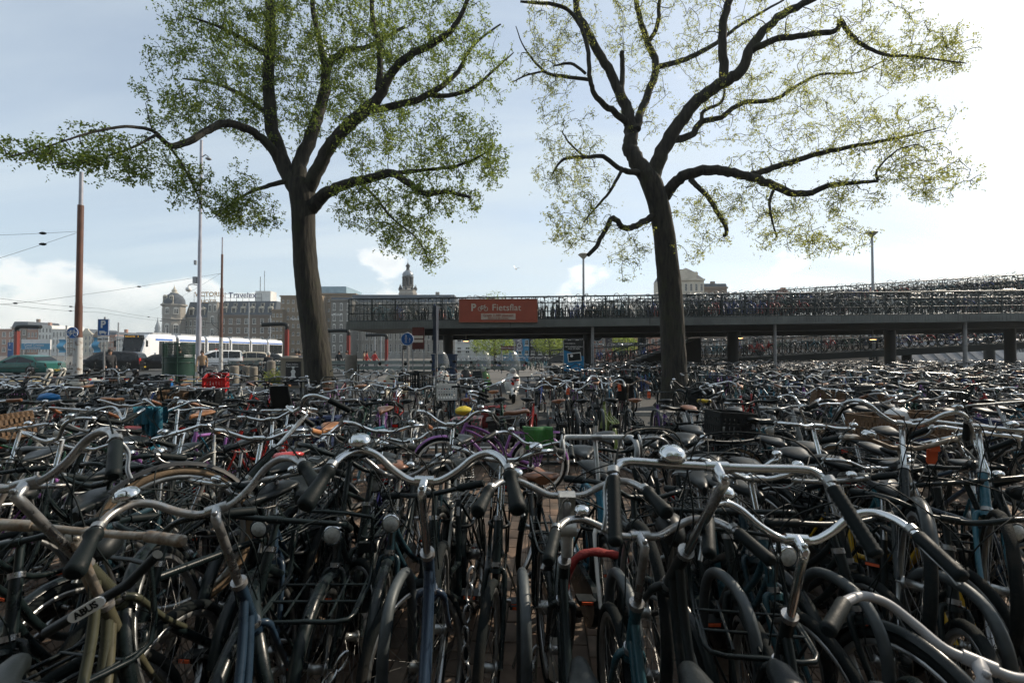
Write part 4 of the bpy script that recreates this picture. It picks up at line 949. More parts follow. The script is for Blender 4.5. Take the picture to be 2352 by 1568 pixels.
    for path in tips:
        path = np.array(path); ln = np.linalg.norm(path[-1] - path[0]); k = max(3, int(leaf_n * (.5 + .6 * min(ln, 1.6)) * rg.uniform(.5, 1.5))); m = max(1, k // 6)
        q = rg.uniform(.2, 1.05, m) * (len(path) - 1); i = np.minimum(q.astype(int), len(path) - 2); C0.append(path[i] + (path[i + 1] - path[i]) * (q - i)[:, None] + rg.normal(0, .09, (m, 3)))
        ax = rg.normal(0, .5, (m, 3)); ax[:, 2] -= .5; AXS.append(ax / (np.linalg.norm(ax, axis=1)[:, None] + 1e-6))
    C0 = np.repeat(np.concatenate(C0), 6, 0); AXS = np.repeat(np.concatenate(AXS), 6, 0); nL = len(C0); g_ = np.tile(np.arange(6), nL // 6)[:, None]
    p = C0 + AXS * leaf_s * .28 * g_ + rg.normal(0, .02, (nL, 3)); d = rg.normal(0, 1, (nL, 3)) + AXS * .5; d[:, 2] -= .3
    nz_ = lambda v: v / (np.linalg.norm(v, axis=1)[:, None] + 1e-6)
    d = nz_(d); u = nz_(np.cross(d, rg.normal(0, 1, (nL, 3)))); w = np.cross(u, d); sz = leaf_s * rg.uniform(.55, 1.3, (nL, 1))
    LV = np.stack([(base_l[i, 0] * u + base_l[i, 1] * d + base_l[i, 2] * w) * sz + p for i in range(4)], 1).reshape(-1, 3)
    o_ = (np.arange(nL) * 4)[:, None]; LF = np.concatenate([o_ + np.array([[0, 1, 2]]), o_ + np.array([[0, 2, 3]])], 1).reshape(-1, 3)
    mbT.build('trunk', BARK_M, root)
    mbL.build('limbs', BARK_M, root)
    tw = mbW.build('twigs', BARK_M, root)
    me = bpy.data.meshes.new('crown'); me.from_pydata(LV.tolist(), [], LF.tolist()); me.materials.append(leafm); me.update()
    c = link('crown', me, root); c['kind'] = 'stuff'; tw['kind'] = 'stuff'
    print(name, 'leaves', nL, 'twigs', len(tips)); return root
t1_trunk = [(736, 935, 37), (733, 860, 33), (722, 760, 31), (710, 680, 30), (701, 600, 28), (697, 530, 27), (696, 480, 28), (693, 440, 31), (690, 415, 30)]
t1_limbs = [
 [(688, 440, 26, 0), (655, 385, 21, .1), (630, 315, 18, .2), (617, 220, 16, .3), (619, 120, 14, .4), (620, 0, 13, .4), (616, -150, 9, .3), (610, -320, 4, 0)],
 [(645, 372, 15, .1), (602, 317, 12, -.3), (548, 287, 11, -.8), (505, 283, 10, -1.3), (462, 310, 9, -1.8), (412, 332, 9, -2.3), (385, 331, 7, -2.6), (350, 300, 5, -3), (290, 290, 4, -3.6), (205, 305, 3, -4.4), (110, 335, 2, -5.2), (25, 358, 1.2, -5.8)],
 [(360, 308, 4, -3), (300, 340, 3, -3.6), (220, 365, 2, -4.2), (130, 378, 1.2, -5)],
 [(385, 331, 4, -2.5), (420, 380, 3, -2.4), (450, 440, 2, -2.2), (470, 490, 1.2, -2)],
 [(690, 420, 20, 0), (688, 375, 19, .1), (712, 318, 17, .3), (732, 260, 15, .6), (748, 205, 14, .9), (753, 150, 11, 1.1), (790, 118, 8, 1.3), (850, 105, 6, 1.6), (930, 60, 4, 2)],
 [(750, 170, 9, 1), (735, 100, 8, 1), (720, 30, 7, 1), (715, -80, 5, 1), (700, -220, 3, 1)],
 [(700, 450, 20, 0), (731, 385, 18, -.1), (757, 337, 17, -.2), (796, 291, 16, -.3), (846, 248, 15, -.4), (873, 220, 13, -.5), (901, 165, 11, -.6), (951, 120, 10, -.7), (1026, 80, 8, -.9), (1066, 20, 6, -1), (1095, -70, 4, -1.1)],
 [(846, 250, 11, -.4), (878, 248, 10, 0), (951, 231, 9, .4), (1001, 206, 8, .7), (1051, 165, 6, 1), (1086, 105, 4, 1.2), (1150, 55, 2, 1.4)],
 [(985, 215, 7, .6), (1030, 219, 6, .8), (1091, 198, 5, 1.1), (1146, 150, 3, 1.4), (1180, 120, 1.5, 1.6)],
 [(870, 210, 9, -.4), (872, 110, 8, -.2), (856, 50, 7, 0), (850, -60, 5, .2), (840, -200, 3, .3)],
 [(712, 480, 20, 0), (735, 455, 17, -.2), (765, 435, 15, -.5), (805, 418, 13, -.8), (851, 409, 12, -1), (901, 398, 11, -1.2), (937, 420, 9, -1.4), (978, 444, 8, -1.6), (1026, 440, 6, -1.8), (1081, 453, 4, -2)],
 [(895, 398, 7, -1.2), (961, 391, 5, -1), (1051, 380, 4, -.8), (1126, 345, 2, -.6)],
 [(820, 414, 5, -.8), (860, 450, 4, -1), (900, 500, 3, -1.2), (960, 550, 2, -1.4), (985, 600, 1, -1.5)],
 [(672, 412, 8, 0), (620, 425, 6, -.4), (576, 440, 4, -.8), (520, 475, 2, -1.1), (490, 500, 1, -1.3)],
 [(618, 130, 8, .4), (560, 90, 6, -.2), (500, 60, 4, -.7), (440, 40, 2, -1.1)],
 [(622, 270, 8, .2), (560, 220, 6, .9), (490, 190, 4, 1.5), (420, 180, 2, 2)]]
t1_blobs = [(70, 350, 62, 26, -5.4, .45, 22), (150, 352, 75, 42, -4.6, .7, 40), (245, 350, 95, 60, -3.7, .9, 72), (360, 375, 100, 62, -2.7, 1.1, 76), (440, 440, 62, 42, -2.2, .8, 34), (385, 245, 80, 55, -2.2, 1.1, 46),
 (480, 210, 120, 90, -.8, 1.8, 162), (520, 90, 130, 95, 0, 2.2, 202), (640, 160, 150, 120, .3, 2.6, 229), (760, 90, 150, 120, .5, 2.8, 256), (880, 150, 150, 120, .3, 2.6, 229), (1010, 120, 130, 110, .3, 2.2, 162), (1110, 150, 80, 110, .8, 1.6, 48),
 (640, 20, 240, 90, 0, 2.8, 202), (900, 10, 220, 80, 0, 2.8, 162), (700, -140, 330, 120, 0, 2.8, 216), (620, 290, 105, 55, .3, 1.5, 60), (780, 260, 90, 70, .2, 1.8, 81), (560, 480, 82, 50, -.9, 1.0, 101),
 (560, 460, 40, 90, -.9, .8, 40), (900, 330, 130, 75, -.6, 1.8, 148), (1050, 340, 115, 80, -.9, 1.6, 148), (870, 470, 130, 60, -1.1, 1.4, 135), (1010, 450, 110, 60, -1.5, 1.2, 94), (930, 545, 100, 42, -1.2, 1.0, 81), (985, 592, 40, 24, -1.4, .5, 18), (1130, 370, 50, 60, -1, 1, 37)]
grow('elm_tree', 'thick elm with dense fresh green crown standing left of centre', 14.0, t1_trunk, t1_limbs, t1_blobs, LEAF1, 5, 74, .06, .018)
t2_trunk = [(1551, 930, 36), (1548, 860, 31), (1545, 780, 29), (1540, 690, 28.5), (1532, 600, 27), (1524, 530, 25.5), (1513, 470, 26), (1497, 420, 27), (1488, 400, 25)]
t2_limbs = [
 [(1488, 405, 25, 0), (1458, 362, 21, .1), (1445, 335, 20, .2), (1450, 298, 18, .2), (1440, 250, 16, .3), (1420, 205, 13, .3), (1390, 145, 12, .3), (1350, 75, 11, .3), (1325, 20, 9, .3), (1318, -90, 6, .2), (1310, -250, 3, .2)],
 [(1445, 285, 10, .2), (1418, 262, 9, 0), (1385, 237, 8, -.2), (1364, 213, 7, -.3), (1355, 170, 6, -.4), (1345, 90, 6, -.4), (1315, 32, 5, -.4), (1275, 11, 5, -.5), (1195, 3, 3, -.6)],
 [(1358, 182, 5, -.3), (1300, 176, 5, -.6), (1250, 163, 4, -.9), (1205, 110, 2, -1.2), (1185, 60, 1.2, -1.3)],
 [(1250, 163, 3, -.9), (1210, 172, 2.5, -1.1), (1180, 187, 1.5, -1.3)],
 [(1345, 168, 4, -.4), (1310, 145, 4, -.1), (1270, 152, 2, .2)],
 [(1427, 212, 8, .3), (1430, 170, 7, .4), (1428, 118, 6.5, .4)],
 [(1462, 300, 12, .1), (1470, 265, 11, .3), (1490, 210, 10.5, .5), (1505, 150, 10, .7), (1480, 75, 8, .8), (1463, 15, 7, .8), (1455, -70, 5, .8), (1450, -200, 3, .8)],
 [(1507, 152, 8, .7), (1530, 149, 7, .8), (1575, 135, 7, 1), (1635, 105, 6, 1.3), (1675, 75, 5, 1.5), (1715, 48, 4, 1.7), (1800, 0, 2.5, 2.1)],
 [(1490, 95, 6, .8), (1510, 60, 6, .6), (1515, 0, 5, .5), (1530, -90, 3, .4)],
 [(1500, 405, 22, 0), (1522, 345, 20, -.1), (1555, 290, 18, -.2), (1592, 240, 17, -.3), (1650, 195, 16, -.4), (1700, 165, 15, -.5), (1725, 110, 13, -.6), (1775, 50, 11, -.7), (1830, 15, 10, -.8), (1905, -25, 7, -1), (2010, -110, 4, -1.2)],
 [(1668, 190, 14, -.4), (1660, 130, 12, -.5), (1661, 55, 11, -.5), (1675, 0, 10, -.6), (1690, -90, 7, -.6), (1700, -240, 3, -.6)],
 [(1725, 117, 10, -.6), (1775, 92, 8.5, -.9), (1850, 80, 7.5, -1.3), (1918, 70, 7, -1.7), (1930, 46, 6, -1.8), (1950, 75, 6, -1.9), (1985, 105, 5, -2.1), (2035, 125, 4, -2.4), (2100, 130, 3, -2.8), (2220, 145, 1.3, -3.4)],
 [(1540, 322, 11, -.1), (1585, 311, 9.5, .2), (1612, 280, 8, .4), (1655, 270, 7, .6), (1705, 236, 6.5, .8), (1775, 230, 5.5, 1), (1825, 200, 4.5, 1.1), (1885, 170, 3.5, 1.2), (1975, 165, 2, 1.3), (2060, 120, 1.2, 1.4)],
 [(1612, 280, 6, .4), (1615, 256, 5, .5), (1655, 235, 4, .6), (1665, 205, 3, .7)],
 [(1525, 452, 17, 0), (1545, 425, 16, -.2), (1575, 402, 15, -.4), (1625, 390, 14, -.7), (1675, 394, 12.5, -1), (1725, 405, 11.5, -1.3), (1775, 425, 10.5, -1.6), (1840, 446, 9, -1.9), (1900, 426, 7, -2.2), (1955, 420, 5.5, -2.5), (2017, 415, 4, -2.8)],
 [(1722, 402, 9, -1.2), (1775, 385, 8.5, -1.2), (1835, 365, 7.5, -1.2), (1910, 345, 6.5, -1.2), (1985, 330, 5, -1.2), (2055, 318, 4, -1.3), (2150, 295, 2, -1.4)],
 [(2017, 415, 3, -2.8), (2015, 390, 3, -2.8), (2060, 345, 2, -2.9), (2110, 330, 1.3, -3)],
 [(1587, 412, 8, -.4), (1600, 425, 7, -.6), (1625, 450, 6.5, -.8), (1650, 490, 6, -1), (1669, 525, 5.5, -1.2), (1663, 541, 5, -1.2)],
 [(1780, 430, 4, -1.6), (1768, 462, 4, -1.7), (1772, 500, 3, -1.8), (1785, 545, 1.5, -1.9)],
 [(1478, 396, 10, 0), (1445, 393, 8, -.2), (1420, 385, 6.5, -.3), (1385, 359, 6, -.5), (1345, 361, 5, -.7), (1295, 365, 4, -1), (1268, 400, 2, -1.2)],
 [(1428, 390, 5, -.3), (1400, 440, 4, -.6), (1365, 480, 3, -.8), (1340, 510, 1.5, -1)],
 [(1508, 490, 11, 0), (1480, 508, 9, -.2), (1455, 520, 8.5, -.4), (1435, 524, 8, -.5), (1408, 500, 7.5, -.7), (1392, 525, 6.5, -.8), (1370, 564, 6, -.9), (1350, 586, 5.5, -1)],
 [(1345, 361, 3, -.7), (1310, 330, 2.5, -.9), (1290, 300, 1.5, -1.1)]]
t2_blobs = [(1270, 60, 80, 80, -.4, 1.5, 60), (1250, 180, 75, 70, -.8, 1.2, 55), (1390, 60, 120, 80, .3, 2, 75), (1530, 70, 120, 90, .6, 2.2, 85), (1680, 70, 130, 90, .2, 2.2, 85), (1840, 110, 130, 80, -.6, 2, 85), (1980, 110, 110, 70, -1.8, 1.4, 95), (2110, 125, 85, 55, -2.7, 1, 95), (2190, 120, 45, 45, -3.1, .6, 35),
 (1400, -110, 220, 100, 0, 2.4, 60), (1700, -110, 250, 100, 0, 2.4, 60), (1300, 310, 85, 60, -.8, 1.1, 60), (1310, 410, 95, 65, -.9, 1.2, 85), (1330, 500, 85, 55, -.9, 1.0, 75), (1300, 545, 50, 35, -1, .6, 28), (1440, 560, 80, 50, -.5, 1, 30), (1450, 620, 40, 40, -.4, .6, 12),
 (1500, 240, 110, 90, .4, 1.5, 40), (1640, 260, 120, 80, .5, 1.7, 70), (1780, 250, 120, 80, .6, 1.7, 85), (1900, 240, 120, 75, 0, 1.8, 90), (1960, 320, 110, 55, -1.2, 1.3, 85), (2070, 300, 90, 60, -1.6, 1.2, 95), (2100, 385, 80, 50, -2.4, 1, 70), (2170, 420, 60, 42, -2.8, .7, 45), (1960, 440, 110, 45, -2.3, 1.1, 60),
 (1730, 470, 110, 55, -1.4, 1.1, 70), (1830, 520, 110, 60, -1.8, 1.1, 80), (1920, 555, 75, 45, -2, .8, 45), (1640, 500, 90, 70, -1, 1, 45), (1590, 470, 50, 60, -.6, .7, 20), (1780, 360, 110, 40, -1, 1.3, 40), (1580, 580, 50, 40, -.6, .5, 10)]
grow('elm_tree', 'elm with sparse yellow green spring leaves and bare crooked limbs, right of centre', 13.8, t2_trunk, t2_limbs, t2_blobs, LEAF2, 8, 74, .043, .017)


# two unseen elms added behind the viewpoint so their crowns block sky light
src = [o for o in bpy.data.objects if o.name.startswith('elm_tree') and o.children][0]
for k, (x_, y_, a_, lab) in enumerate(((-4.5, -5.2, 150, 'elm of the avenue behind the viewpoint, on the left'), (5.5, -5.6, 200, 'elm of the avenue behind the viewpoint, on the right'))):
    t3 = bpy.data.objects.new('elm_tree', None); col.objects.link(t3); tag(t3, lab, 'tree')
    for src_c in src.children:
        o = src_c.copy(); col.objects.link(o); o.parent = t3; o.matrix_parent_inverse = Matrix.Identity(4)
    t3.location = (x_, y_, 0); t3.rotation_euler = (0, 0, R(a_)); t3.scale = (.95, .95, .9)
# ================================================================ multi-storey bicycle park
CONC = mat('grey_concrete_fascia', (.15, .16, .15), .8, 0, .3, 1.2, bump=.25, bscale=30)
SOFFIT = mat('soffit_metal', (.022, .027, .027), .5, 0, .3, 1.5); CONCD = mat('shade_dark_concrete', (.03, .036, .035), .85, 0, .35, 1.2)  # rear ramp concrete is a darker copy, shade put into its colour
RAILM = mat('rail_steel', (.03, .04, .04), .4, .3, .3, 6)
DK0, DK1 = -7.25, 34.0
def dz(x): return 3.06 + .0125 * x                       # front ramp climbs gently to the right
def mesh_panel_material():
    m = bpy.data.materials.new('wire_mesh'); m.use_nodes = True; t = m.node_tree; b = t.nodes['Principled BSDF']; o = t.nodes['Material Output']
    b.inputs['Base Color'].default_value = (.05, .06, .06, 1); b.inputs['Roughness'].default_value = .5
    tr = N(t, 'ShaderNodeBsdfTransparent'); mx = N(t, 'ShaderNodeMixShader'); mx.inputs[0].default_value = .62; L(t, b.outputs[0], mx.inputs[1]); L(t, tr.outputs[0], mx.inputs[2]); L(t, mx.outputs[0], o.inputs[0]); return m
WIRE = mesh_panel_material()
deck = thing('bicycle_deck', 'long raised bicycle parking deck on columns with railing, spanning the middle', 'parking deck', (0, 21, 0))
def slab(name, x0, x1, z0, z1, y0, y1, th, m, parent, lip=.0):
    mb = MB(); vs = []
    for x, z in ((x0, z0), (x1, z1)):
        for y in (y0, y1):
            for k in (0, -th): vs.append((x, y - 21, z + k))
    mb.add(vs, [(0, 4, 6, 2), (1, 3, 7, 5), (0, 1, 5, 4), (2, 6, 7, 3), (0, 2, 3, 1), (4, 5, 7, 6)]); return mb.build(name, m, parent)
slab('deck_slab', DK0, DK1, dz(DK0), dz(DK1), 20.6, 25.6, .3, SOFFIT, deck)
# ribbed fascia in long panels
mb = None; x = DK0 - .02; i = 0
while x < DK1:
    x2 = min(x + (7.2, 6.1, 8.4)[i % 3], DK1); mb = MB()
    vs = [];  mb = MB()
    for xx in (x + .01, x2 - .01):
        z = dz(xx) + .03; vs += [(xx, -.46, z), (xx, -.40, z), (xx, -.40, z - .34), (xx, -.46, z - .34)]
    mb.add(vs, [(0, 4, 5, 1), (1, 5, 6, 2), (2, 6, 7, 3), (3, 7, 4, 0), (0, 1, 2, 3), (7, 6, 5, 4)])
    xx = x + .08
    while xx < x2 - .05: mb.box((xx, -.465, dz(xx) - .14), (.035, .012, .3)); xx += .12
    mb.build('fascia_panel', CONC, deck); x = x2; i += 1
# deep edge beam set back under the deck
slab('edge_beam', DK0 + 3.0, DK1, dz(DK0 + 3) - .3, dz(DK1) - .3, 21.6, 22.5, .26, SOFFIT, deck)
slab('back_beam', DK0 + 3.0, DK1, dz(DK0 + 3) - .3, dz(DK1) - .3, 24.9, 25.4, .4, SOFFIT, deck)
def railing(x0, x1, zf, y, parent, step=1.02, h=1.04, wire=True, bars=True):
    n = int((x1 - x0) / step)
    mb = MB(); mb.box((0, 0, h / 2), (.05, .035, h)); pm = mb.mesh('rail_post', [RAILM])
    for i in range(n + 1):
        x = x0 + (x1 - x0) * i / n; link('post', pm, parent, Matrix.Translation((x, y - 21, zf(x))))
    for k, (hz, r) in enumerate(((h, .034), (h * .74, .02), (h * .38, .02), (.06, .022))):
        mb = MB(); mb.tube([(x0, y - 21, zf(x0) + hz), (x1, y - 21, zf(x1) + hz)], r, 8); mb.build('handrail' if k == 0 else 'rail', RAILM, parent)
    if bars:
        mb = MB(); x = x0 + .13
        while x < x1: mb.box((x, y - 21, zf(x) + h * .52), (.018, .014, h * .92)); x += .17
        b = mb.build('balusters', RAILM, parent); b['kind'] = 'stuff'
    if wire:
        mb = MB()
        x = x0
        while x < x1 - .1:
            xb = min(x + step, x1); mb.add([(x, y - 20.98, zf(x) + .08), (xb, y - 20.98, zf(xb) + .08), (xb, y - 20.98, zf(xb) + h * .74), (x, y - 20.98, zf(x) + h * .74)], [(0, 1, 2, 3)]); x += step
        mb.build('wire_panel', WIRE, parent)
railing(DK0 + .05, DK1, dz, 20.72, deck)
mb = MB(); mb.box((0, 0, 0), (.05, .03, 1.0)); 
mb2 = MB()
for hz in (.4, .78, 1.04): mb2.tube([(DK0 + .05, -.28, dz(DK0) + hz), (DK0 + .05, 4.4, dz(DK0) + hz)], .022, 6)
for k in range(5): mb2.box((DK0 + .05, -.28 + k * 1.1, dz(DK0) + .52), (.04, .04, 1.04))
mb2.build('end_railing', RAILM, deck)
mb2 = MB(); mb2.box((DK0 + 1.5, -.2, dz(DK0) + .52), (2.9, .012, .98)); mb2.build('clear_panel', mat('scratched_perspex', (.5, .52, .52), .25, 0, .3, 3, alpha=.22), deck)
def column(px, Y, w, parent=deck, m=DARKSTEEL, taper=1.0, top=None):
    x = (px - 512) / FPX * Y; mb = MB(); h = (dz(x) - .28) if top is None else top; mb.lathe([(w / 2, 0), (w / 2, h)], 'z', 20, 0, (x, Y - 21, 0)); mb.lathe([(w / 2 + .04, 0), (w / 2 + .04, .06)], 'z', 20, 0, (x, Y - 21, .05)); return mb.build('column', m, parent)
for px, Y, w in ((448, 22.9, .48), (587, 22.9, .4), (733, 22.9, .5), (890, 22.9, .46), (1010, 24.5, .46)): column(px, Y, w)
for px, Y, w in ((592.5, 20.9, .14), (775, 21.0, .13), (965, 21.0, .16), (677, 21, .12)): column(px, Y, w, m=GREYMETAL)
# under-deck lamps
LAMPG = mat('lit_lamp', (.9, .6, .3), .4, 0, .05, 4, emit=(1, .55, .22, 6))
for px, py in ((466, 340), (585, 339.5), (740, 337), (873, 338.5)):
    p = at(px, py, 23.3); mb = MB(); mb.lathe([(.16, .03), (.2, 0), (.17, -.03)], 'z', 12, 0); mb.lathe([(.15, -.032), (.1, -.045), (0, -.05)], 'z', 12, 1)
    mb.tube([(0, 0, .03), (0, 0, max(.1, dz(p.x) - .3 - p.z))], .02, 6, 0)
    o = mb.build('lamp', [GREYMETAL, LAMPG], deck, Matrix.Translation((p.x, p.y - 21, p.z)))
# upper rear ramp climbing to the right, lower rear ramp
up = thing('upper_bicycle_ramp', 'upper rear ramp full of bicycles climbing to the right above the deck', 'ramp', (0, 21, 0))
def uz(x): return 4.62 + .064 * (x - 17)
UX0, UX1, UY = 5.0, 38.0, 30.5
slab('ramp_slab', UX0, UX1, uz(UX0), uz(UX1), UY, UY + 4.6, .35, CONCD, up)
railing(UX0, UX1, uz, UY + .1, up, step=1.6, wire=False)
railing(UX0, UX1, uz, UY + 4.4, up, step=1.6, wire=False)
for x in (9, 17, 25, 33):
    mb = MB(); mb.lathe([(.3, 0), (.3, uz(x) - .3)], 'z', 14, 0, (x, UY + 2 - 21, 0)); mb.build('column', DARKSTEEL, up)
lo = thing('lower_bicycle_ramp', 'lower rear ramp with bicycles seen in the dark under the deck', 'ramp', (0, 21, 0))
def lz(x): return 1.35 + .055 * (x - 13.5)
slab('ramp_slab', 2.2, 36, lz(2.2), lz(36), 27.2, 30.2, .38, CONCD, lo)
railing(2.2, 36, lz, 27.3, lo, step=2.2, wire=False, bars=False)
for x in (8, 16, 24, 32):
    mb = MB(); mb.lathe([(.25, 0), (.25, lz(x) - .2)], 'z', 14, 0, (x, 28.6 - 21, 0)); mb.build('column', DARKSTEEL, lo)
# sloping side wall of the stair ramp behind the right trunk
stw = thing('stair_ramp', 'dark sloping stair wall rising to the deck behind the right tree', 'stairs', (0, 24, 0))
a, b = at(594, 358, 24.2), at(700, 319, 24.2)
mb = MB(); mb.prism([(a.x, 0), (b.x, 0), (b.x, b.z - .95), (a.x, max(.1, a.z - .95))], .1, 1.6, 0); mb.build('side_wall', DARKSTEEL, stw)
mb = MB()
for hz in (0, -.35, -.7): mb.tube([(a.x, .12, a.z + hz), (b.x, .12, b.z + hz)], .025, 6)
for k in range(9): t = k / 8; mb.box((a.x + (b.x - a.x) * t, .12, a.z + (b.z - a.z) * t - .5), (.035, .035, 1.0))
mb.build('stair_railing', RAILM, stw)
for k in range(16):
    t = (k + .5) / 16; mb = MB(); mb.box((0, 0, 0), (.3, 1.4, .04)); mb.build('step', CONC, stw, Matrix.Translation((a.x + (b.x - a.x) * t, .85, a.z + (b.z - a.z) * t - .93)))

# ---------------------------------------------------------------- lettering
def text_mb(txt, size, depth=.01, align='CENTER', space=1.0, bold=0.0):
    cu = bpy.data.curves.new('t', 'FONT'); cu.body = txt; cu.size = size; cu.align_x = align; cu.align_y = 'CENTER'; cu.extrude = depth / 2; cu.space_character = space; cu.offset = bold; cu.resolution_u = 3
    o = bpy.data.objects.new('t', cu); me = eval_mesh(o)
    mb = MB(); mb.v = [tuple(v.co) for v in me.vertices]; mb.f = [tuple(p.vertices) for p in me.polygons]; mb.m = [0] * len(mb.f); mb.sm = [False] * len(mb.f)
    bpy.data.objects.remove(o); bpy.data.curves.remove(cu); bpy.data.meshes.remove(me); return mb
TXR = Matrix.Rotation(R(90), 4, 'X')           # text facing -Y
def text(name, txt, size, parent, loc, m, rz=0.0, mirror=False, ry=0.0, **k):
    X = Matrix.Translation(loc) @ Matrix.Rotation(rz, 4, 'Z') @ TXR @ Matrix.Rotation(ry, 4, 'Z')
    if mirror: X = X @ Matrix.Scale(-1, 4, (1, 0, 0))
    return text_mb(txt, size, **k).build(name, m, parent, X)
def bike_icon(s, r=.03):
    mb = MB(); 
    def ring(cx): mb.torus((cx * s, 0, 0), .24 * s, r * s, 'y', 20, 6)
    ring(-.38); ring(.38)
    P_ = {'ra': (-.38, 0), 'fa': (.38, 0), 'bb': (-.04, 0), 'st': (-.17, .36), 'hd': (.25, .36), 'hb': (.21, .5)}
    for a, b in (('ra', 'bb'), ('ra', 'st'), ('bb', 'st'), ('bb', 'hd'), ('st', 'hd'), ('hb', 'fa')):
        mb.tube([(P_[a][0] * s, 0, P_[a][1] * s), (P_[b][0] * s, 0, P_[b][1] * s)], r * s, 5)
    mb.tube([(.21 * s, 0, .5 * s), (.32 * s, 0, .52 * s)], r * s, 5); mb.tube([(-.26 * s, 0, .4 * s), (-.1 * s, 0, .4 * s)], r * 1.3 * s, 5); return mb
sg = thing('banner_sign', 'red brown Fietsflat banner with white lettering hung on the deck railing', 'sign', (0, 20.5, 0))
pa, pb = at(459, 322, 20.5), at(537.5, 298.5, 20.5); cx, cz = (pa.x + pb.x) / 2, (pa.z + pb.z) / 2; W, H_ = pb.x - pa.x, pb.z - pa.z
RUST_SIGN = mat('banner_red', (.36, .075, .04), .55, 0, .12, 2.5)
mb = MB(); mb.box((cx, 0, cz), (W, .06, H_)); mb.build('panel', RUST_SIGN, sg)
mb = MB()
for s in (-1, 1):
    mb.box((cx + s * (W / 2 - .015), -.034, cz), (.03, .02, H_ - .06)); mb.box((cx, -.034, cz + s * (H_ / 2 - .015)), (W, .02, .03))
mb.build('border', mat('banner_border', (.35, .12, .07), .5), sg)
CREAMT = mat('cream_lettering', (.62, .55, .46), .5, 0, .06, 4)
text('lettering', 'P', .44, sg, (cx - W * .315, -.04, cz + H_ * .12), CREAMT, bold=.012)
bike_icon(.34, .035).build('bicycle_symbol', CREAMT, sg, Matrix.Translation((cx - W * .195, -.04, cz + H_ * .07)) )
text('lettering', 'Fietsflat', .41, sg, (cx + W * .105, -.04, cz + H_ * .12), CREAMT)
mb = MB(); mb.box((cx, -.036, cz - H_ * .25), (W * .44, .012, H_ * .26)); mb.build('strip', mat('banner_strip', (.55, .44, .36), .55, 0, .08, 3), sg)
text('lettering', 'Gratis 2.500 plaatsen', .155, sg, (cx, -.05, cz - H_ * .205), RUST_SIGN)
text('lettering', 'Alleen in de rekken', .115, sg, (cx, -.05, cz - H_ * .32), RUST_SIGN)
# two lamp posts standing behind the deck
def lamp_post(px, py, Y, label):
    p = at(px, py, Y); root = thing('lamp_post', label, 'street lamp', (p.x, p.y, 0)); mb = MB(); mb.tube([(0, 0, 0), (0, 0, p.z)], [.09, .06], 8); mb.build('pole', GREYMETAL, root)
    mb = MB(); mb.lathe([(.05, 0), (.09, .06), (.3, .26), (.32, .29), (.22, .35), (.08, .38), (0, .385)], 'z', 16, 0, (0, 0, p.z)); mb.build('lamp_head', mat('opal_lamp', (.6, .55, .45), .4, 0, .1, 4), root)
lamp_post(583.4, 259, 27.5, 'slim lamp post with cone shaped head above the Fietsflat deck')
lamp_post(872, 237, 27.8, 'lamp post with cone shaped head above the bicycles at the right')

# ---------------------------------------------------------------- bicycles on the decks and far rows: too many to count
def far_bike_arrays():
    var = []
    for bar in ('oma', 'flat', 'city'):
        mb = frame_mesh('oma' if bar != 'flat' else 'opa', 1); mb.m = [0] * len(mb.m)
        fk = fork_mesh(1); mb.merge(fk, 0)
        for c in (FA, RA):
            w = MB(); w.torus(c, RW - .022, .023, 'y', 14, 4); mb.merge(w, 1); s = spokes_mesh(c, 6, .003, 3); mb.merge(s, 2)
        for g in (guard_mesh(FA, 25, 165, 1), guard_mesh(RA, 20, 205, 1)): mb.merge(g, 0)
        mb.merge(rack_mesh(1), 0)
        mb.merge(bar_mesh(bar, 1), 2, Matrix.Translation(bar_point(1.12)))
        for s in (-1, 1): mb.merge(grip_mesh(bar, s, 1), 1, Matrix.Translation(bar_point(1.12)))
        sd = saddle_mesh(1); mb.merge(sd, 3, Matrix.Translation(SADDLE))
        var.append((np.array(mb.v), mb.f, np.array(mb.m)))
    return var
FARB = far_bike_arrays()
FARM = [BLACKP, TYRE, CHROMED, VINYL, paint(BLUE), paint(GREENB), paint(GREY), paint(RED), paint(TEAL), paint(WHITE)]
def mass(name, label, places):
    Vs, Fs, Ms = [], [], []; off = 0; r_ = random.Random(len(places))
    for (x, y, z, yaw) in places:
        v, f, m = FARB[r_.randrange(3)]; M_ = Matrix.Translation((x, y, z)) @ Matrix.Rotation(yaw + r_.gauss(0, .12), 4, 'Z') @ Matrix.Rotation(r_.gauss(0, .06), 4, 'X')
        a = np.array(M_); v2 = v.copy(); up_ = v2[:, 2] > .92; v2[up_, 2] += r_.gauss(0, .05); Vs.append(v2 @ a[:3, :3].T + a[:3, 3]); Fs.extend([tuple(i + off for i in q) for q in f]); off += len(v)
        m = m.copy(); c = r_.choice([0, 0, 0, 0, 0, 4, 5, 6, 7, 8, 9]); m[m == 0] = c; Ms.append(m)
    me = bpy.data.meshes.new(name); me.from_pydata(np.concatenate(Vs).tolist(), [], Fs); me.polygons.foreach_set('material_index', np.concatenate(Ms).astype(np.int32)); me.polygons.foreach_set('use_smooth', [True] * len(Fs))
    for m_ in FARM: me.materials.append(m_)
    me.update(); o = link(name, me); return tag(o, label, None, None, 'stuff')
rm_ = random.Random(77)
pl = []; x = DK0 + .9
while x < 27: 
    y = 22.0; pl.append((x, y, dz(x), TOUS if rm_.random() < .8 else AWAY)); x += rm_.uniform(.3, .42)
x = DK0 + .7
while x < 29: pl.append((x, 23.8, dz(x), AWAY if rm_.random() < .7 else TOUS)); x += rm_.uniform(.36, .5)
mass('deck_bicycles', 'rows of parked bicycles behind the deck railing', pl)
pl = []
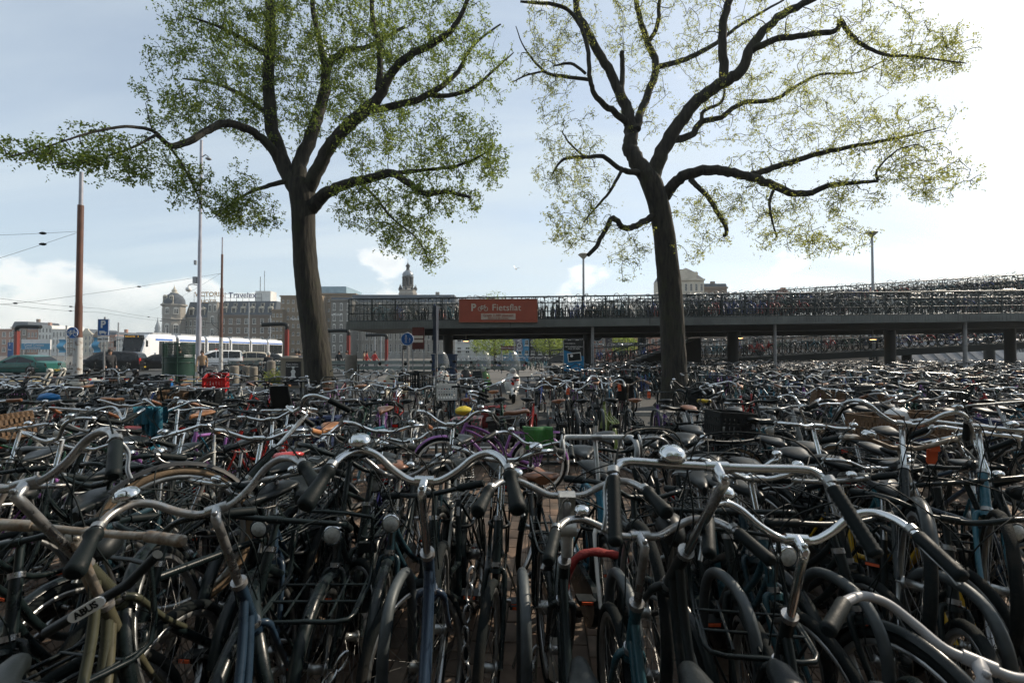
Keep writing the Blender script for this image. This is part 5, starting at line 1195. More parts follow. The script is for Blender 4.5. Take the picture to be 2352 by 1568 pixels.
for yy in (31.3, 32.6, 34.0):
    x = 5.5
    while x < 36: pl.append((x, yy, uz(x), (TOUS if yy < 32 else AWAY))); x += rm_.uniform(.34, .5)
mass('upper_ramp_bicycles', 'bicycles crowding the upper rear ramp', pl)
pl = []
for yy in (28.2, 29.4):
    x = 5.5
    while x < 32: pl.append((x, yy, lz(x), TOUS)); x += rm_.uniform(.5, .7)
mass('lower_ramp_bicycles', 'bicycles in the dark lower rear ramp under the deck', pl)
pl = []
for Y, f in ((20.0, -1), (21.4, 1), (22.8, -1), (24.4, 1), (26.0, -1)):
    x = 3.0
    while x < Y * 1.1: pl.append((x, Y, 0, AWAY if f > 0 else TOUS)); x += rm_.uniform(.5, .7)
for Y in (41.0, 43.5, 46.0):
    x = -5.5
    while x < 3.5: pl.append((x, Y, 0, AWAY if rm_.random() < .5 else TOUS)); x += rm_.uniform(.45, .65)
mass('far_ground_bicycles', 'far rows of bicycles under and beyond the deck', pl)
# ================================================================ buildings
def stone(name, rgb, **k): return mat(name, rgb, .85, 0, .22, .35, bump=.15, bscale=3, **k)
BRK_BROWN = stone('brown_brick_wall', (.17, .13, .1)); BRK_RED = stone('red_brick_wall', (.32, .17, .12)); STONE_G = stone('grey_stone_wall', (.27, .25, .22)); SLATE = stone('slate_roof', (.06, .073, .09))
CREAMW = stone('cream_wall', (.5, .46, .38)); WHITEW = stone('white_render_wall', (.66, .65, .62)); DARKW = stone('dark_shop_wall', (.02, .022, .024)); ZINC = mat('zinc_roof', (.16, .18, .2), .4, .4, .25, .6)
FRAMEW = mat('white_window_frame', (.55, .54, .5), .5, 0, .1, 2)
_wm = {}
def window_mesh(w, h, fm=None, arch=False, bars=True):
    key = (round(w, 2), round(h, 2), id(fm), arch, bars)
    if key in _wm: return _wm[key]
    mb = MB(); t = min(.14, w * .1); d = .16
    mb.box((0, .02, 0), (w - 2 * t, .04, h - 2 * t), 1)
    for s in (-1, 1): mb.box((s * (w / 2 - t / 2), -.02, 0), (t, d, h), 0)
    mb.box((0, -.02, h / 2 - t / 2), (w - 2 * t, d, t), 0); mb.box((0, -.02, -h / 2 + t / 2), (w - 2 * t, d, t), 0)
    if bars: mb.box((0, -.005, 0), (t * .7, d * .6, h - 2 * t), 0); mb.box((0, -.004, h * .16), (w - 2 * t, d * .55, t * .7), 0)
    mb.box((0, -.09, -h / 2 - .06), (w + .24, .2, .1), 0)
    if arch: mb.prism([(-w / 2 - .05, h / 2), (w / 2 + .05, h / 2), (w * .35, h / 2 + w * .28), (0, h / 2 + w * .4), (-w * .35, h / 2 + w * .28)], -.1, .05, 0)
    _wm[key] = mb.mesh('window', [fm or FRAMEW, GLASS]); return _wm[key]
def bx(px0, px1, py0, py1, Y):
    a = at(px0, py1, Y); b = at(px1, py0, Y); return a.x, b.x, a.z, b.z
def windows(root, x0, x1, z0, z1, nx, nz, w, h, y=-.02, arch=False, fm=None, skip=None, name='window'):
    me = window_mesh(w, h, fm, arch)
    for j in range(nz):
        for i in range(nx):
            if skip and skip(i, j): continue
            link(name, me, root, Matrix.Translation((x0 + (x1 - x0) * (i + .5) / nx, y, z0 + (z1 - z0) * (j + .5) / nz)))
def house(label, px0, px1, pyt, Y, wall, nx, nz, depth=14, roof=None, name='townhouse', cat='building', ww=.5, wh=.62, pyr=None, gable=None, roofm=SLATE, arch=False, fm=None, base=True, z_lo=1.0):
    x0, x1, _, zt = bx(px0, px1, pyt, 355, Y); root = thing(name, label, cat, ((x0 + x1) / 2, Y, 0)); W = x1 - x0
    mb = MB(); mb.box((0, depth / 2, zt / 2), (W, depth, zt)); mb.box((0, -.12, zt - .2), (W + .3, .5, .4)); mb.box((0, -.06, zt * .28), (W, .16, .2)); mb.build('wall', wall, root)
    cw, ch = W / nx, (zt - z_lo - .6) / nz
    windows(root, -W / 2, W / 2, z_lo, zt - .6, nx, nz, cw * ww, ch * wh, fm=fm, arch=arch)
    if pyr is not None:
        zr = at(px0, pyr, Y).z
        if gable == 'front':
            mb = MB(); mb.prism([(-W / 2, zt), (W / 2, zt), (W * .22, zt + (zr - zt) * .55), (W * .12, zr), (-W * .12, zr), (-W * .22, zt + (zr - zt) * .55)], 0, .5); mb.build('gable', wall, root)
            mb = MB(); mb.prism([(-W / 2, zt), (W / 2, zt), (0, zr - .2)], .51, depth); mb.build('roof', roofm, root)
        else:
            i = (zr - zt) * .35; mb = MB(); mb.loft([[Vector((-W / 2, 0, zt)), Vector((W / 2, 0, zt)), Vector((W / 2, depth, zt)), Vector((-W / 2, depth, zt))], [Vector((-W / 2 + i * .4, i, zr)), Vector((W / 2 - i * .4, i, zr)), Vector((W / 2 - i * .4, depth - i, zr)), Vector((-W / 2 + i * .4, depth - i, zr))]], 0, False); rf = mb.build('roof', roofm, root)
            mb = MB(); mb.box((W * .3, depth * .4, zr + .6), (1.0, .8, 1.4)); mb.build('chimney', wall, rf)
    return root, W, zt
# far left canal houses
hs = [(-14, 15, 328.5, BRK_RED, 4, 3, None, None, 'red brick canal house at the left edge'), (11, 27, 326.5, BRK_BROWN, 3, 3, 321, None, 'brown canal house with dark pitched roof, far left'), (27, 38, 329, BRK_RED, 3, 3, 324.5, None, 'red brick canal house with steep dark roof'),
      (38, 52, 325, WHITEW, 4, 4, None, None, 'white glazed roof house in the far left row'), (52, 66, 328.5, WHITEW, 4, 3, None, None, 'white scaffolded house in the far left row'), (66, 80, 335.8, BRK_BROWN, 4, 3, None, None, 'low brown brick house behind the round bicycle sign'),
      (80, 92, 333, CREAMW, 3, 3, 328, 'front', 'cream gabled canal house beside the brown pole'), (92, 101, 335, BRK_BROWN, 3, 3, 331, 'front', 'brown gabled canal house behind the parking sign'), (101, 108, 336, CREAMW, 2, 3, None, None, 'narrow cream canal house right of the parking sign'),
      (108, 116, 334.5, BRK_RED, 3, 3, 331.5, None, 'narrow red brick canal house right of the parking sign'), (116, 124, 335.5, WHITEW, 3, 3, None, None, 'narrow white canal house left of the tram')]
for a, b, t, w, nx, nz, r_, g, lab in hs: house(lab, a, b, t, 185, w, nx, nz, pyr=r_, gable=g)
mb = MB(); p = at(157.5, 334, 400); root = thing('church_spire', 'small far church spire above the tram', 'church', (p.x, 400, 0)); mb.lathe([(6, 0), (6, p.z - 10), (4.2, p.z - 8)], 'z', 8); mb.build('tower', CREAMW, root); mb = MB(); mb.lathe([(4.2, p.z - 8), (3.4, p.z - 3), (4.0, p.z - 2), (1.8, p.z + 4), (2.2, p.z + 5), (.6, p.z + 11), (0, p.z + 15)], 'z', 8); mb.build('spire', ZINC, root)
# grand hotel with corner tower and mansard
def facade(label, px0, px1, py_wall, Y, wall, nx, nz, depth=30, py_man=None, dorm=0, name='hotel', ww=.42, wh=.6, arch=False, dormh=1.9, dorm2=0):
    root, W, zt = house(label, px0, px1, py_wall, Y, wall, nx, nz, depth, name=name, ww=ww, wh=wh, arch=arch, z_lo=1.2)
    if py_man is not None:
        zr = at(px0, py_man, Y).z; i = 2.2; mb = MB(); mb.loft([[Vector((-W / 2, .1, zt)), Vector((W / 2, .1, zt)), Vector((W / 2, depth, zt)), Vector((-W / 2, depth, zt))], [Vector((-W / 2 + .2, i, zr)), Vector((W / 2 - .2, i, zr)), Vector((W / 2 - .2, depth - i, zr)), Vector((-W / 2 + .2, depth - i, zr))]], 0, False); mb.build('mansard_roof', SLATE, root)
        for k, (n_, zz) in enumerate(((dorm, .3), (dorm2, .72))):
            for q in range(n_):
                x = -W / 2 + W * (q + .5) / n_; z = zt + (zr - zt) * zz; mb = MB(); w = 1.5 if k == 0 else 1.1; h = dormh * (1 if k == 0 else .6)
                mb.box((0, .8, 0), (w, 2.0, h), 0); mb.box((0, -.23, 0), (w * .66, .06, h * .76), 1)
                if k == 0: mb.prism([(-w * .6, h / 2), (w * .6, h / 2), (w * .3, h / 2 + .4), (0, h / 2 + .55), (-w * .3, h / 2 + .4)], -.3, 1.6, 0)
                mb.build('dormer', [CREAMW, GLASS], root, Matrix.Translation((x, i * zz, z)))
    return root, W, zt
def corner_tower(px0, px1, Y):
    x0, x1, _, zt = bx(px0, px1, 304, 355, Y); W = x1 - x0; root = thing('hotel_tower', 'stone corner tower of the old hotel with slate dome roof', 'tower', ((x0 + x1) / 2, Y, 0)); r = W / 2
    mb = MB(); mb.lathe([(r, 0), (r, zt * .33), (r + .25, zt * .34), (r, zt * .36), (r, zt * .7), (r + .3, zt * .71), (r, zt * .73), (r, zt - .6), (r + .5, zt - .5), (r + .5, zt)], 'z', 8, 0, rot=Matrix.Rotation(R(22.5), 3, 'Z'), smooth=False); mb.build('wall', STONE_G, root)
    zd = at(px0, 293, Y).z; z2 = at(px0, 289.5, Y).z
    mb = MB(); mb.lathe([(r * .98, zt), (r * .93, zt + (zd - zt) * .4), (r * .72, zt + (zd - zt) * .75), (r * .34, zd), (r * .3, zd + .2)], 'z', 12); mb.build('dome_roof', SLATE, root)
    mb = MB(); mb.lathe([(r * .34, zd), (r * .36, zd + .3), (r * .2, zd + .4), (r * .2, z2 - .5), (r * .26, z2 - .3), (r * .1, z2 + .4), (.05, z2 + 1.3), (0, z2 + 2.2)], 'z', 10); mb.build('lantern', CREAMW, root)
    for z, h in ((zt * .2, 2.6), (zt * .52, 2.8), (zt * .86, 1.6)):
        for s in (-1, 0, 1): link('window', window_mesh(1.3, h, None, True), root, Matrix.Translation((s * r * .68, -r * (.95 if s == 0 else .66), z)) @ Matrix.Rotation(s * R(45), 4, 'Z'))
    for s in (-.45, .45): link('dormer', window_mesh(1.3, 2.2, CREAMW, True), root, Matrix.Translation((s * r * .7, -r * .84, zt + 1.2)))
corner_tower(163.5, 184, 150)
facade('stone hotel wing with slate mansard beside the corner tower', 184, 218.5, 317, 152, STONE_G, 8, 4, py_man=301, dorm=3, arch=True, dormh=2.6)
h2, W2, zt2 = facade('long brown hotel block with slate mansard and dormers, under the Travelex sign', 218.5, 274, 314.5, 151, BRK_BROWN, 7, 4, py_man=300, dorm=6, dorm2=6)
# gable front between the wings
x0, x1, _, zg = bx(206, 217, 301, 355, 150); root = thing('hotel_gable', 'carved pale gable front of the hotel behind the thin pole', 'building', ((x0 + x1) / 2, 150.4, 0)); W = x1 - x0
mb = MB(); mb.prism([(-W / 2, 0), (W / 2, 0), (W / 2, zg - 3.5), (W * .42, zg - 2.6), (W * .38, zg - .4), (W * .42, zg), (-W * .42, zg), (-W * .38, zg - .4), (-W * .42, zg - 2.6), (-W / 2, zg - 3.5)], 0, 1.4); mb.build('wall', STONE_G, root)
windows(root, -W / 2, W / 2, 1.5, zg - 4, 1, 3, W * .34, 2.2, arch=True); windows(root, -W / 2, W / 2, zg - 3.6, zg - .8, 2, 1, .9, 2, arch=True)
# roof signs
def roof_sign(label, txt, px, py, Y, size, m, txt2=None, size2=0):
    p = at(px, py, Y); root = thing('roof_sign', label, 'sign', (p.x, Y, p.z)); t = text('lettering', txt, size, root, (0, -.1, 0), m, bold=.03)
    if txt2: text('lettering', txt2, size2, root, (0, -.1, -size * 1.1), m, bold=.02)
    mb = MB(); w = len(txt) * size * .3
    for k in range(7): mb.tube([(-w + 2 * w * k / 6, .15, -size * (1.9 if txt2 else 1.2)), (-w + 2 * w * k / 6, .15, size * .3)], .06, 5)
    for z in (-.3, .2): mb.tube([(-w, .15, z * size), (w, .15, z * size)], .05, 5)
    mb.build('support_frame', DARKSTEEL, root)
roof_sign('gold hotel lettering on the roof, half behind the pale pole', 'VICTORIA', 209.5, 294, 151, 2.1, mat('gold_letters', (.45, .24, .06), .45, 0, .2, 3), 'HOTEL', 1.7)
roof_sign('dark blue Travelex lettering on the hotel roof', 'Travelex', 242.5, 295, 150, 2.5, mat('blue_letters', (.015, .02, .12), .5, 0, .1, 3))
mb = MB(); p = at(264.5, 300, 156); root = thing('roof_plant', 'white plant room with masts on the hotel roof', 'rooftop unit', (p.x, 157, p.z - 1)); mb.box((0, 0, 2), (5, 4, 4)); mb.box((-1.5, -2.1, 2.2), (1.2, .2, 1.2)); mb.build('housing', WHITEW, root); mb = MB(); mb.tube([(-2, 0, 4), (-2, 0, 9)], .1, 5); mb.tube([(-.6, 0, 4), (-.6, 0, 11)], .08, 5); mb.build('mast', DARKSTEEL, root)
# brown modern hotel
BRK_TAN = stone('tan_brick_wall', (.22, .165, .11))
r1, W1, z1 = house('lower brown brick hotel wing left of the left tree trunk', 271.5, 283, 309, 128, BRK_TAN, 3, 6, ww=.45, wh=.45, name='brick_hotel')
r2, W2b, z2b = house('tall tan brick hotel partly behind the left tree trunk', 280, 322, 295, 130, BRK_TAN, 8, 7, ww=.38, wh=.42, name='brick_hotel', depth=25)
text('lettering', 'Park Plaza V', 1.0, r2, (-W2b * .03, -.3, z2b * .62), SIGNWHITE)
r3, W3, z3 = house('tan brick block with glass box on its roof, right of the left trunk', 319.5, 356, 293, 133, BRK_TAN, 6, 6, ww=.2, wh=.28, name='brick_hotel', depth=25)
mb = MB(); a, b, z0_, z1_ = bx(320, 347.5, 286.5, 293, 136); mb.box(((a + b) / 2 - r3.location.x, 9, (z0_ + z1_) / 2), (b - a, 14, z1_ - z0_)); mb.build('glass_box', mat('pale_glass_box', (.2, .3, .36), .15, 0, .2, .5), r3)
r4, W4, z4 = house('dark carved stone hotel front at the left end of the deck', 330.5, 352, 299, 118, stone('dark_stone_wall', (.15, .145, .13)), 3, 5, name='stone_hotel', ww=.36, wh=.6, arch=True, pyr=297)
text('lettering', "art'otel", .9, r4, (-W4 * .2, -.4, z4 * .74), SIGNWHITE)
r5, W5, z5 = house('long grey stone block with slate roof beneath the domed tower', 350, 455, 302, 122, STONE_G, 22, 4, name='stone_block', pyr=294, ww=.45, wh=.62)
for k in range(13):
    x = -W5 / 2 + W5 * (k + .5) / 13; mb = MB(); mb.box((0, 0, 0), (.35, .5, z5 - 1)); mb.build('pilaster', STONE_G, r5, Matrix.Translation((x, -.3, z5 / 2)))
# domed bell tower
p0, p1 = at(397.3, 292, 140), at(415.3, 292, 140); Rt = (p1.x - p0.x) / 2; root = thing('bell_tower', 'baroque bell tower with copper dome and spire behind the deck', 'tower', ((p0.x + p1.x) / 2, 142, 0)); zb = p0.z
zz = lambda crop_y: at(406, 250 + crop_y * .11692, 140).z
mb = MB(); mb.lathe([(Rt, 0), (Rt, zb - 1), (Rt * 1.05, zb), (Rt * .95, zz(350)), (Rt * .98, zz(335)), (Rt * .62, zz(322)), (Rt * .6, zz(300))], 'z', 8, smooth=False); mb.build('base', STONE_G, root)
DARKST = stone('weathered_stone', (.06, .06, .058))
mb = MB(); mb.lathe([(Rt * .62, zz(302)), (Rt * .66, zz(292)), (Rt * .58, zz(288)), (Rt * .2, zz(288)), (Rt * .2, zz(230)), (Rt * .56, zz(230)), (Rt * .68, zz(224)), (Rt * .66, zz(218)), (Rt * .5, zz(214))], 'z', 8, smooth=False)
for k in range(8): a = R(45 * k + 22.5); mb.tube([(math.cos(a) * Rt * .5, math.sin(a) * Rt * .5, zz(290)), (math.cos(a) * Rt * .5, math.sin(a) * Rt * .5, zz(228))], .36, 6)
for k in range(8): a = R(45 * k); mb.lathe([(.35, 0), (.45, .5), (.15, 1.2), (0, 2)], 'z', 6, 0, (math.cos(a) * Rt * .9, math.sin(a) * Rt * .9, zz(336)))
mb.build('colonnade', DARKST, root)
mb = MB(); mb.lathe([(Rt * .6, zz(216)), (Rt * .64, zz(200)), (Rt * .52, zz(180)), (Rt * .3, zz(166)), (Rt * .22, zz(160))], 'z', 16); mb.build('dome', mat('lead_dome', (.2, .22, .24), .35, .5, .3, .8), root)
mb = MB(); mb.lathe([(Rt * .26, zz(162)), (Rt * .24, zz(158)), (Rt * .18, zz(156)), (Rt * .18, zz(132)), (Rt * .26, zz(128)), (Rt * .24, zz(118)), (Rt * .12, zz(108)), (Rt * .05, zz(98)), (.05, zz(90)), (.04, zz(60)), (0, zz(55))], 'z', 8); mb.build('spire', DARKST, root)
# pale mansion above the deck at the right
r6, W6, z6 = house('pale classical mansion with slate mansard rising behind the right trunk', 663, 704, 278.5, 112, CREAMW, 8, 6, name='mansion', depth=7, ww=.5, wh=.62)
mb = MB(); i = 3.2; zr = at(680, 268.5, 112).z; mb.loft([[Vector((-W6 / 2, 0, z6)), Vector((W6 / 2, 0, z6)), Vector((W6 / 2 + 2, 7, z6 - .1)), Vector((-W6 / 2, 7, z6))], [Vector((-W6 / 2 + 1.2, i, zr)), Vector((W6 / 2 - 1.6, i, zr)), Vector((W6 / 2 - .5, 6, zr)), Vector((-W6 / 2 + 1.2, 6, zr))]], 0, False); rf = mb.build('mansard_roof', stone('grey_slate', (.1, .1, .105)), r6)
for k in range(6):
    mb = MB(); mb.lathe([(.5, -1), (.5, .4), (.34, .4)], 'y', 14, 0); mb.lathe([(.35, .38), (0, .38)], 'y', 14, 1); o = mb.build('oval_dormer', [CREAMW, GLASS], r6, Matrix.Translation((-W6 / 2 + 2.2 + k * (W6 - 4) / 5, .6, z6 + 1.3)) @ Matrix.Rotation(R(180), 4, 'Z'))
mb = MB(); mb.prism([(-2.6, z6), (2.6, z6), (2.2, z6 + 1.6), (0, z6 + 2.6), (-2.2, z6 + 1.6)], -.3, 1.5); mb.build('pediment', CREAMW, r6, Matrix.Translation((W6 * .05, 0, 0)))
for k in range(4):
    mb = MB(); mb.box((0, 0, 0), (.9, .9, 1.6)); mb.build('chimney', BRK_BROWN, r6, Matrix.Translation((W6 * (.05 + k * .12), 9, zr + .6)))
house('lower brick annex right of the pale mansion', 703.5, 727, 286.5, 116, BRK_BROWN, 4, 4, pyr=283)
house('red brick gabled house top behind the upper ramp', 776, 792, 293, 120, BRK_RED, 3, 4, pyr=287, gable='front')
# behind the deck, at street level
house('white fronted cafe building under the deck', 455, 505, 318, 74, WHITEW, 6, 3, name='cafe_house', ww=.5, wh=.55)
house('blue painted canal house under the deck', 503, 530, 316, 72, mat('blue_painted_wall', (.03, .2, .36), .6, 0, .15, .5), 4, 4, name='canal_house', ww=.5, wh=.6)
r7, W7, z7 = house('black shop front house with white windows under the deck', 529, 588, 316, 72, DARKW, 8, 4, name='shop_house', ww=.4, wh=.6)
house('brick canal house with white bands seen under the deck', 588, 662, 314, 76, BRK_RED, 12, 4, name='canal_house', ww=.45, wh=.6)
house('dark brick row seen through the deck at the right', 662, 830, 316, 80, BRK_BROWN, 26, 4, name='canal_house', ww=.45, wh=.55)
house('dim brick row at the right behind the lower ramp', 830, 1060, 316, 82, BRK_BROWN, 34, 4, name='canal_house', ww=.4, wh=.55)
def small_tree(label, px, py_top, Y, w, seed):
    p = at(px, py_top, Y); root = thing('street_tree', label, 'tree', (p.x, Y, 0)); h = p.z; mb = MB(); mb.tube([(0, 0, 0), (.1, 0, h * .4), (0, .1, h * .8)], [.16, .11, .05], 7)
    rg = np.random.RandomState(seed)
    for k in range(9): a = k * 2.4; mb.tube([(0, 0, h * (.35 + .04 * k)), (math.cos(a) * w * .3, math.sin(a) * w * .3, h * (.5 + .04 * k))], [.06, .02], 5)
    mb.build('trunk', BARK_M, root); n = 2600; u = rg.normal(0, 1, (n, 3)); u /= np.linalg.norm(u, axis=1)[:, None]; r_ = rg.uniform(.35, 1, n)[:, None] ** .6; c = u * r_ * np.array([w / 2, w / 2, h * .34]) + np.array([0, 0, h * .66]); c += rg.normal(0, .1, c.shape)
    d = rg.normal(0, 1, (n, 3)) * .1; e = rg.normal(0, 1, (n, 3)) * .1; V = np.stack([c, c + d, c + e], 1).reshape(-1, 3); me = bpy.data.meshes.new('crown'); me.from_pydata(V.tolist(), [], [(3 * i, 3 * i + 1, 3 * i + 2) for i in range(n)]); me.materials.append(LEAF1); me.update(); link('crown', me, root)['kind'] = 'stuff'
small_tree('small leafy street tree under the deck beside the blue house', 494, 333, 52, 5.5, 1); small_tree('thin young tree under the deck by the black shop front', 549, 331, 60, 4.5, 2); small_tree('young tree under the deck by the brick house', 622, 332, 58, 4, 3); small_tree('sparse tree top rising above the deck railing', 495, 290, 66, 6, 4)

# ================================================================ tram
TW = mat('tram_white', (.8, .81, .82), .25, 0, .05, 1, coat=.3); TB = mat('tram_blue', (.03, .14, .5), .3, 0, .08, 1, coat=.3); TDARK = mat('tram_dark_trim', (.012, .013, .014), .25, 0, .2, 2); TGREY = mat('tram_roof_grey', (.3, .31, .32), .6, 0, .2, 2)
pa, pb = at(131, 351, 45.5), at(276, 351, 76.0); dvec = Vector((pa.x - pb.x, pa.y - pb.y, 0)); heading = math.atan2(dvec.y, dvec.x)
tram = thing('tram', 'white and blue articulated tram waiting behind the cars', 'tram', (pa.x, pa.y, 0), heading)
TL = dvec.length; secs = 6; sl = (TL) / secs; hw = 1.2
for k in range(secs):
    xb = -k * sl; xa = -(k + 1) * sl + .45; front = k == 0
    if front:
        prof = [(-1.9, .35), (-.12, .35), (.02, .9), (-.02, 1.3), (-.42, 3.05), (-.62, 3.35), (-1.9, 3.42)]
        mb = MB(); rings = []
        st = [(xa, 1.0), (-1.9, 1.0), (-.9, .96), (-.35, .86), (-.02, .72)]
        for x, f in st:
            zt_ = np.interp(x, [-1.9, -.62, -.42, -.02], [3.42, 3.38, 3.05, 1.35]) if x > -1.9 else 3.42
            rings.append([Vector((x, -hw * f, .35)), Vector((x, -hw * f, min(3.1, zt_ - .2))), Vector((x, -hw * f * .86, zt_)), Vector((x, hw * f * .86, zt_)), Vector((x, hw * f, min(3.1, zt_ - .2))), Vector((x, hw * f, .35))])
        mb.loft(rings, 0, False); body = mb.build('body_section', TW, tram)
        mb = MB(); mb.add([(-.0, -.8, 1.32), (-.0, .8, 1.32), (-.43, 1.0, 3.0), (-.43, -1.0, 3.0)], [(0, 1, 2, 3)]); o = mb.build('windscreen', CARGLASS, tram); o.location = (.06, 0, .05)
        mb = MB(); mb.box((-.36, 0, 3.16), (.3, 1.7, .34)); mb.build('destination_display', TDARK, tram)
        text('display_text', '1', .26, tram, (-.2, .5, 3.16), mat('amber_led', (.7, .4, .05), .5, emit=(1, .5, .05, .8)), rz=R(90)); text('display_text', 'Osdorp De Aker', .14, tram, (-.2, -.25, 3.16), _mats['amber_led'], rz=R(90))
        mb = MB(); mb.box((-.1, 0, .75), (.3, 1.5, .75)); mb.build('front_apron', TB, tram)
        for s in (-1, 1):
            mb = MB(); mb.box((.06, .62 * s, .95), (.06, .22, .14)); mb.build('headlight', CLEARLENS, tram)
            mb = MB(); mb.tube([(-.4, 1.1 * s, 2.9), (.0, 1.45 * s, 2.75)], .03, 5); mb.box((.02, 1.5 * s, 2.45), (.08, .16, .6)); mb.build('mirror', TDARK, tram)
    else:
        mb = MB(); rings = []
        for x in (xa, xb): rings.append([Vector((x, -hw, .35)), Vector((x, -hw, 3.1)), Vector((x, -hw * .86, 3.42)), Vector((x, hw * .86, 3.42)), Vector((x, hw, 3.1)), Vector((x, hw, .35))])
        mb.loft(rings, 0, False); mb.build('body_section', TW, tram)
    if k < secs - 1:
        mb = MB(); mb.box((xa - .225, 0, 1.8), (.5, 2.1, 2.7)); mb.build('bellows', TDARK, tram)
    x1_ = xb - (2.0 if front else .15); 
    for s in (-1, 1):
        mb = MB(); nwin = 3; ww_ = (x1_ - xa - .15) / nwin
        for q in range(nwin):
            o = link('window', window_mesh(.01, .01) if False else _wm.setdefault(('tram', round(ww_, 2)), (lambda: (lambda b: (b.box((0, 0, 0), (ww_ - .06, .03, 1.35), 0), b.mesh('tram_window', [CARGLASS]))[1])(MB()))()), tram, Matrix.Translation((xa + .1 + ww_ * (q + .5), s * (hw + .005), 2.05)))
        if k in (0, 2, 4):
            mb = MB(); mb.box((xa + ww_ * .5 + .1, s * (hw + .012), 1.6), (1.2, .03, 2.3), 0); mb.box((xa + ww_ * .5 + .1, s * (hw + .03), 1.6), (.05, .02, 2.2), 1); mb.build('door', [CARGLASS, TW], tram)
        mb = MB(); mb.box(((xa + xb - (1 if front else 0)) / 2, s * (hw + .01), 2.9), (xb - xa - (2.2 if front else .2), .03, .17)); mb.box(((xa + xb - (1 if front else 0)) / 2, s * (hw + .01), .52), (xb - xa - (1.2 if front else .1), .03, .3)); mb.build('blue_stripe', TB, tram)
    mb = MB(); mb.box(((xa + xb) / 2 - (.8 if front else 0), 0, 3.52), ((xb - xa) * .6, 1.6, .2)); mb.build('roof_unit', TGREY, tram)
    if k % 2 == 0:
        for dx in (-.9, .9): mb = MB(); mb.box(((xa + xb) / 2 + dx, 0, .3), (.6, 2.2, .55)); mb.build('bogie', TDARK, tram)
mb = MB(); xk = -2.6 * sl; mb.tube([(xk, 0, 3.6), (xk - 1.4, 0, 4.5), (xk + .2, 0, 5.2)], .05, 5); mb.tube([(xk + .2, -.8, 5.22), (xk + .2, .8, 5.22)], .04, 5); mb.build('pantograph', TDARK, tram)

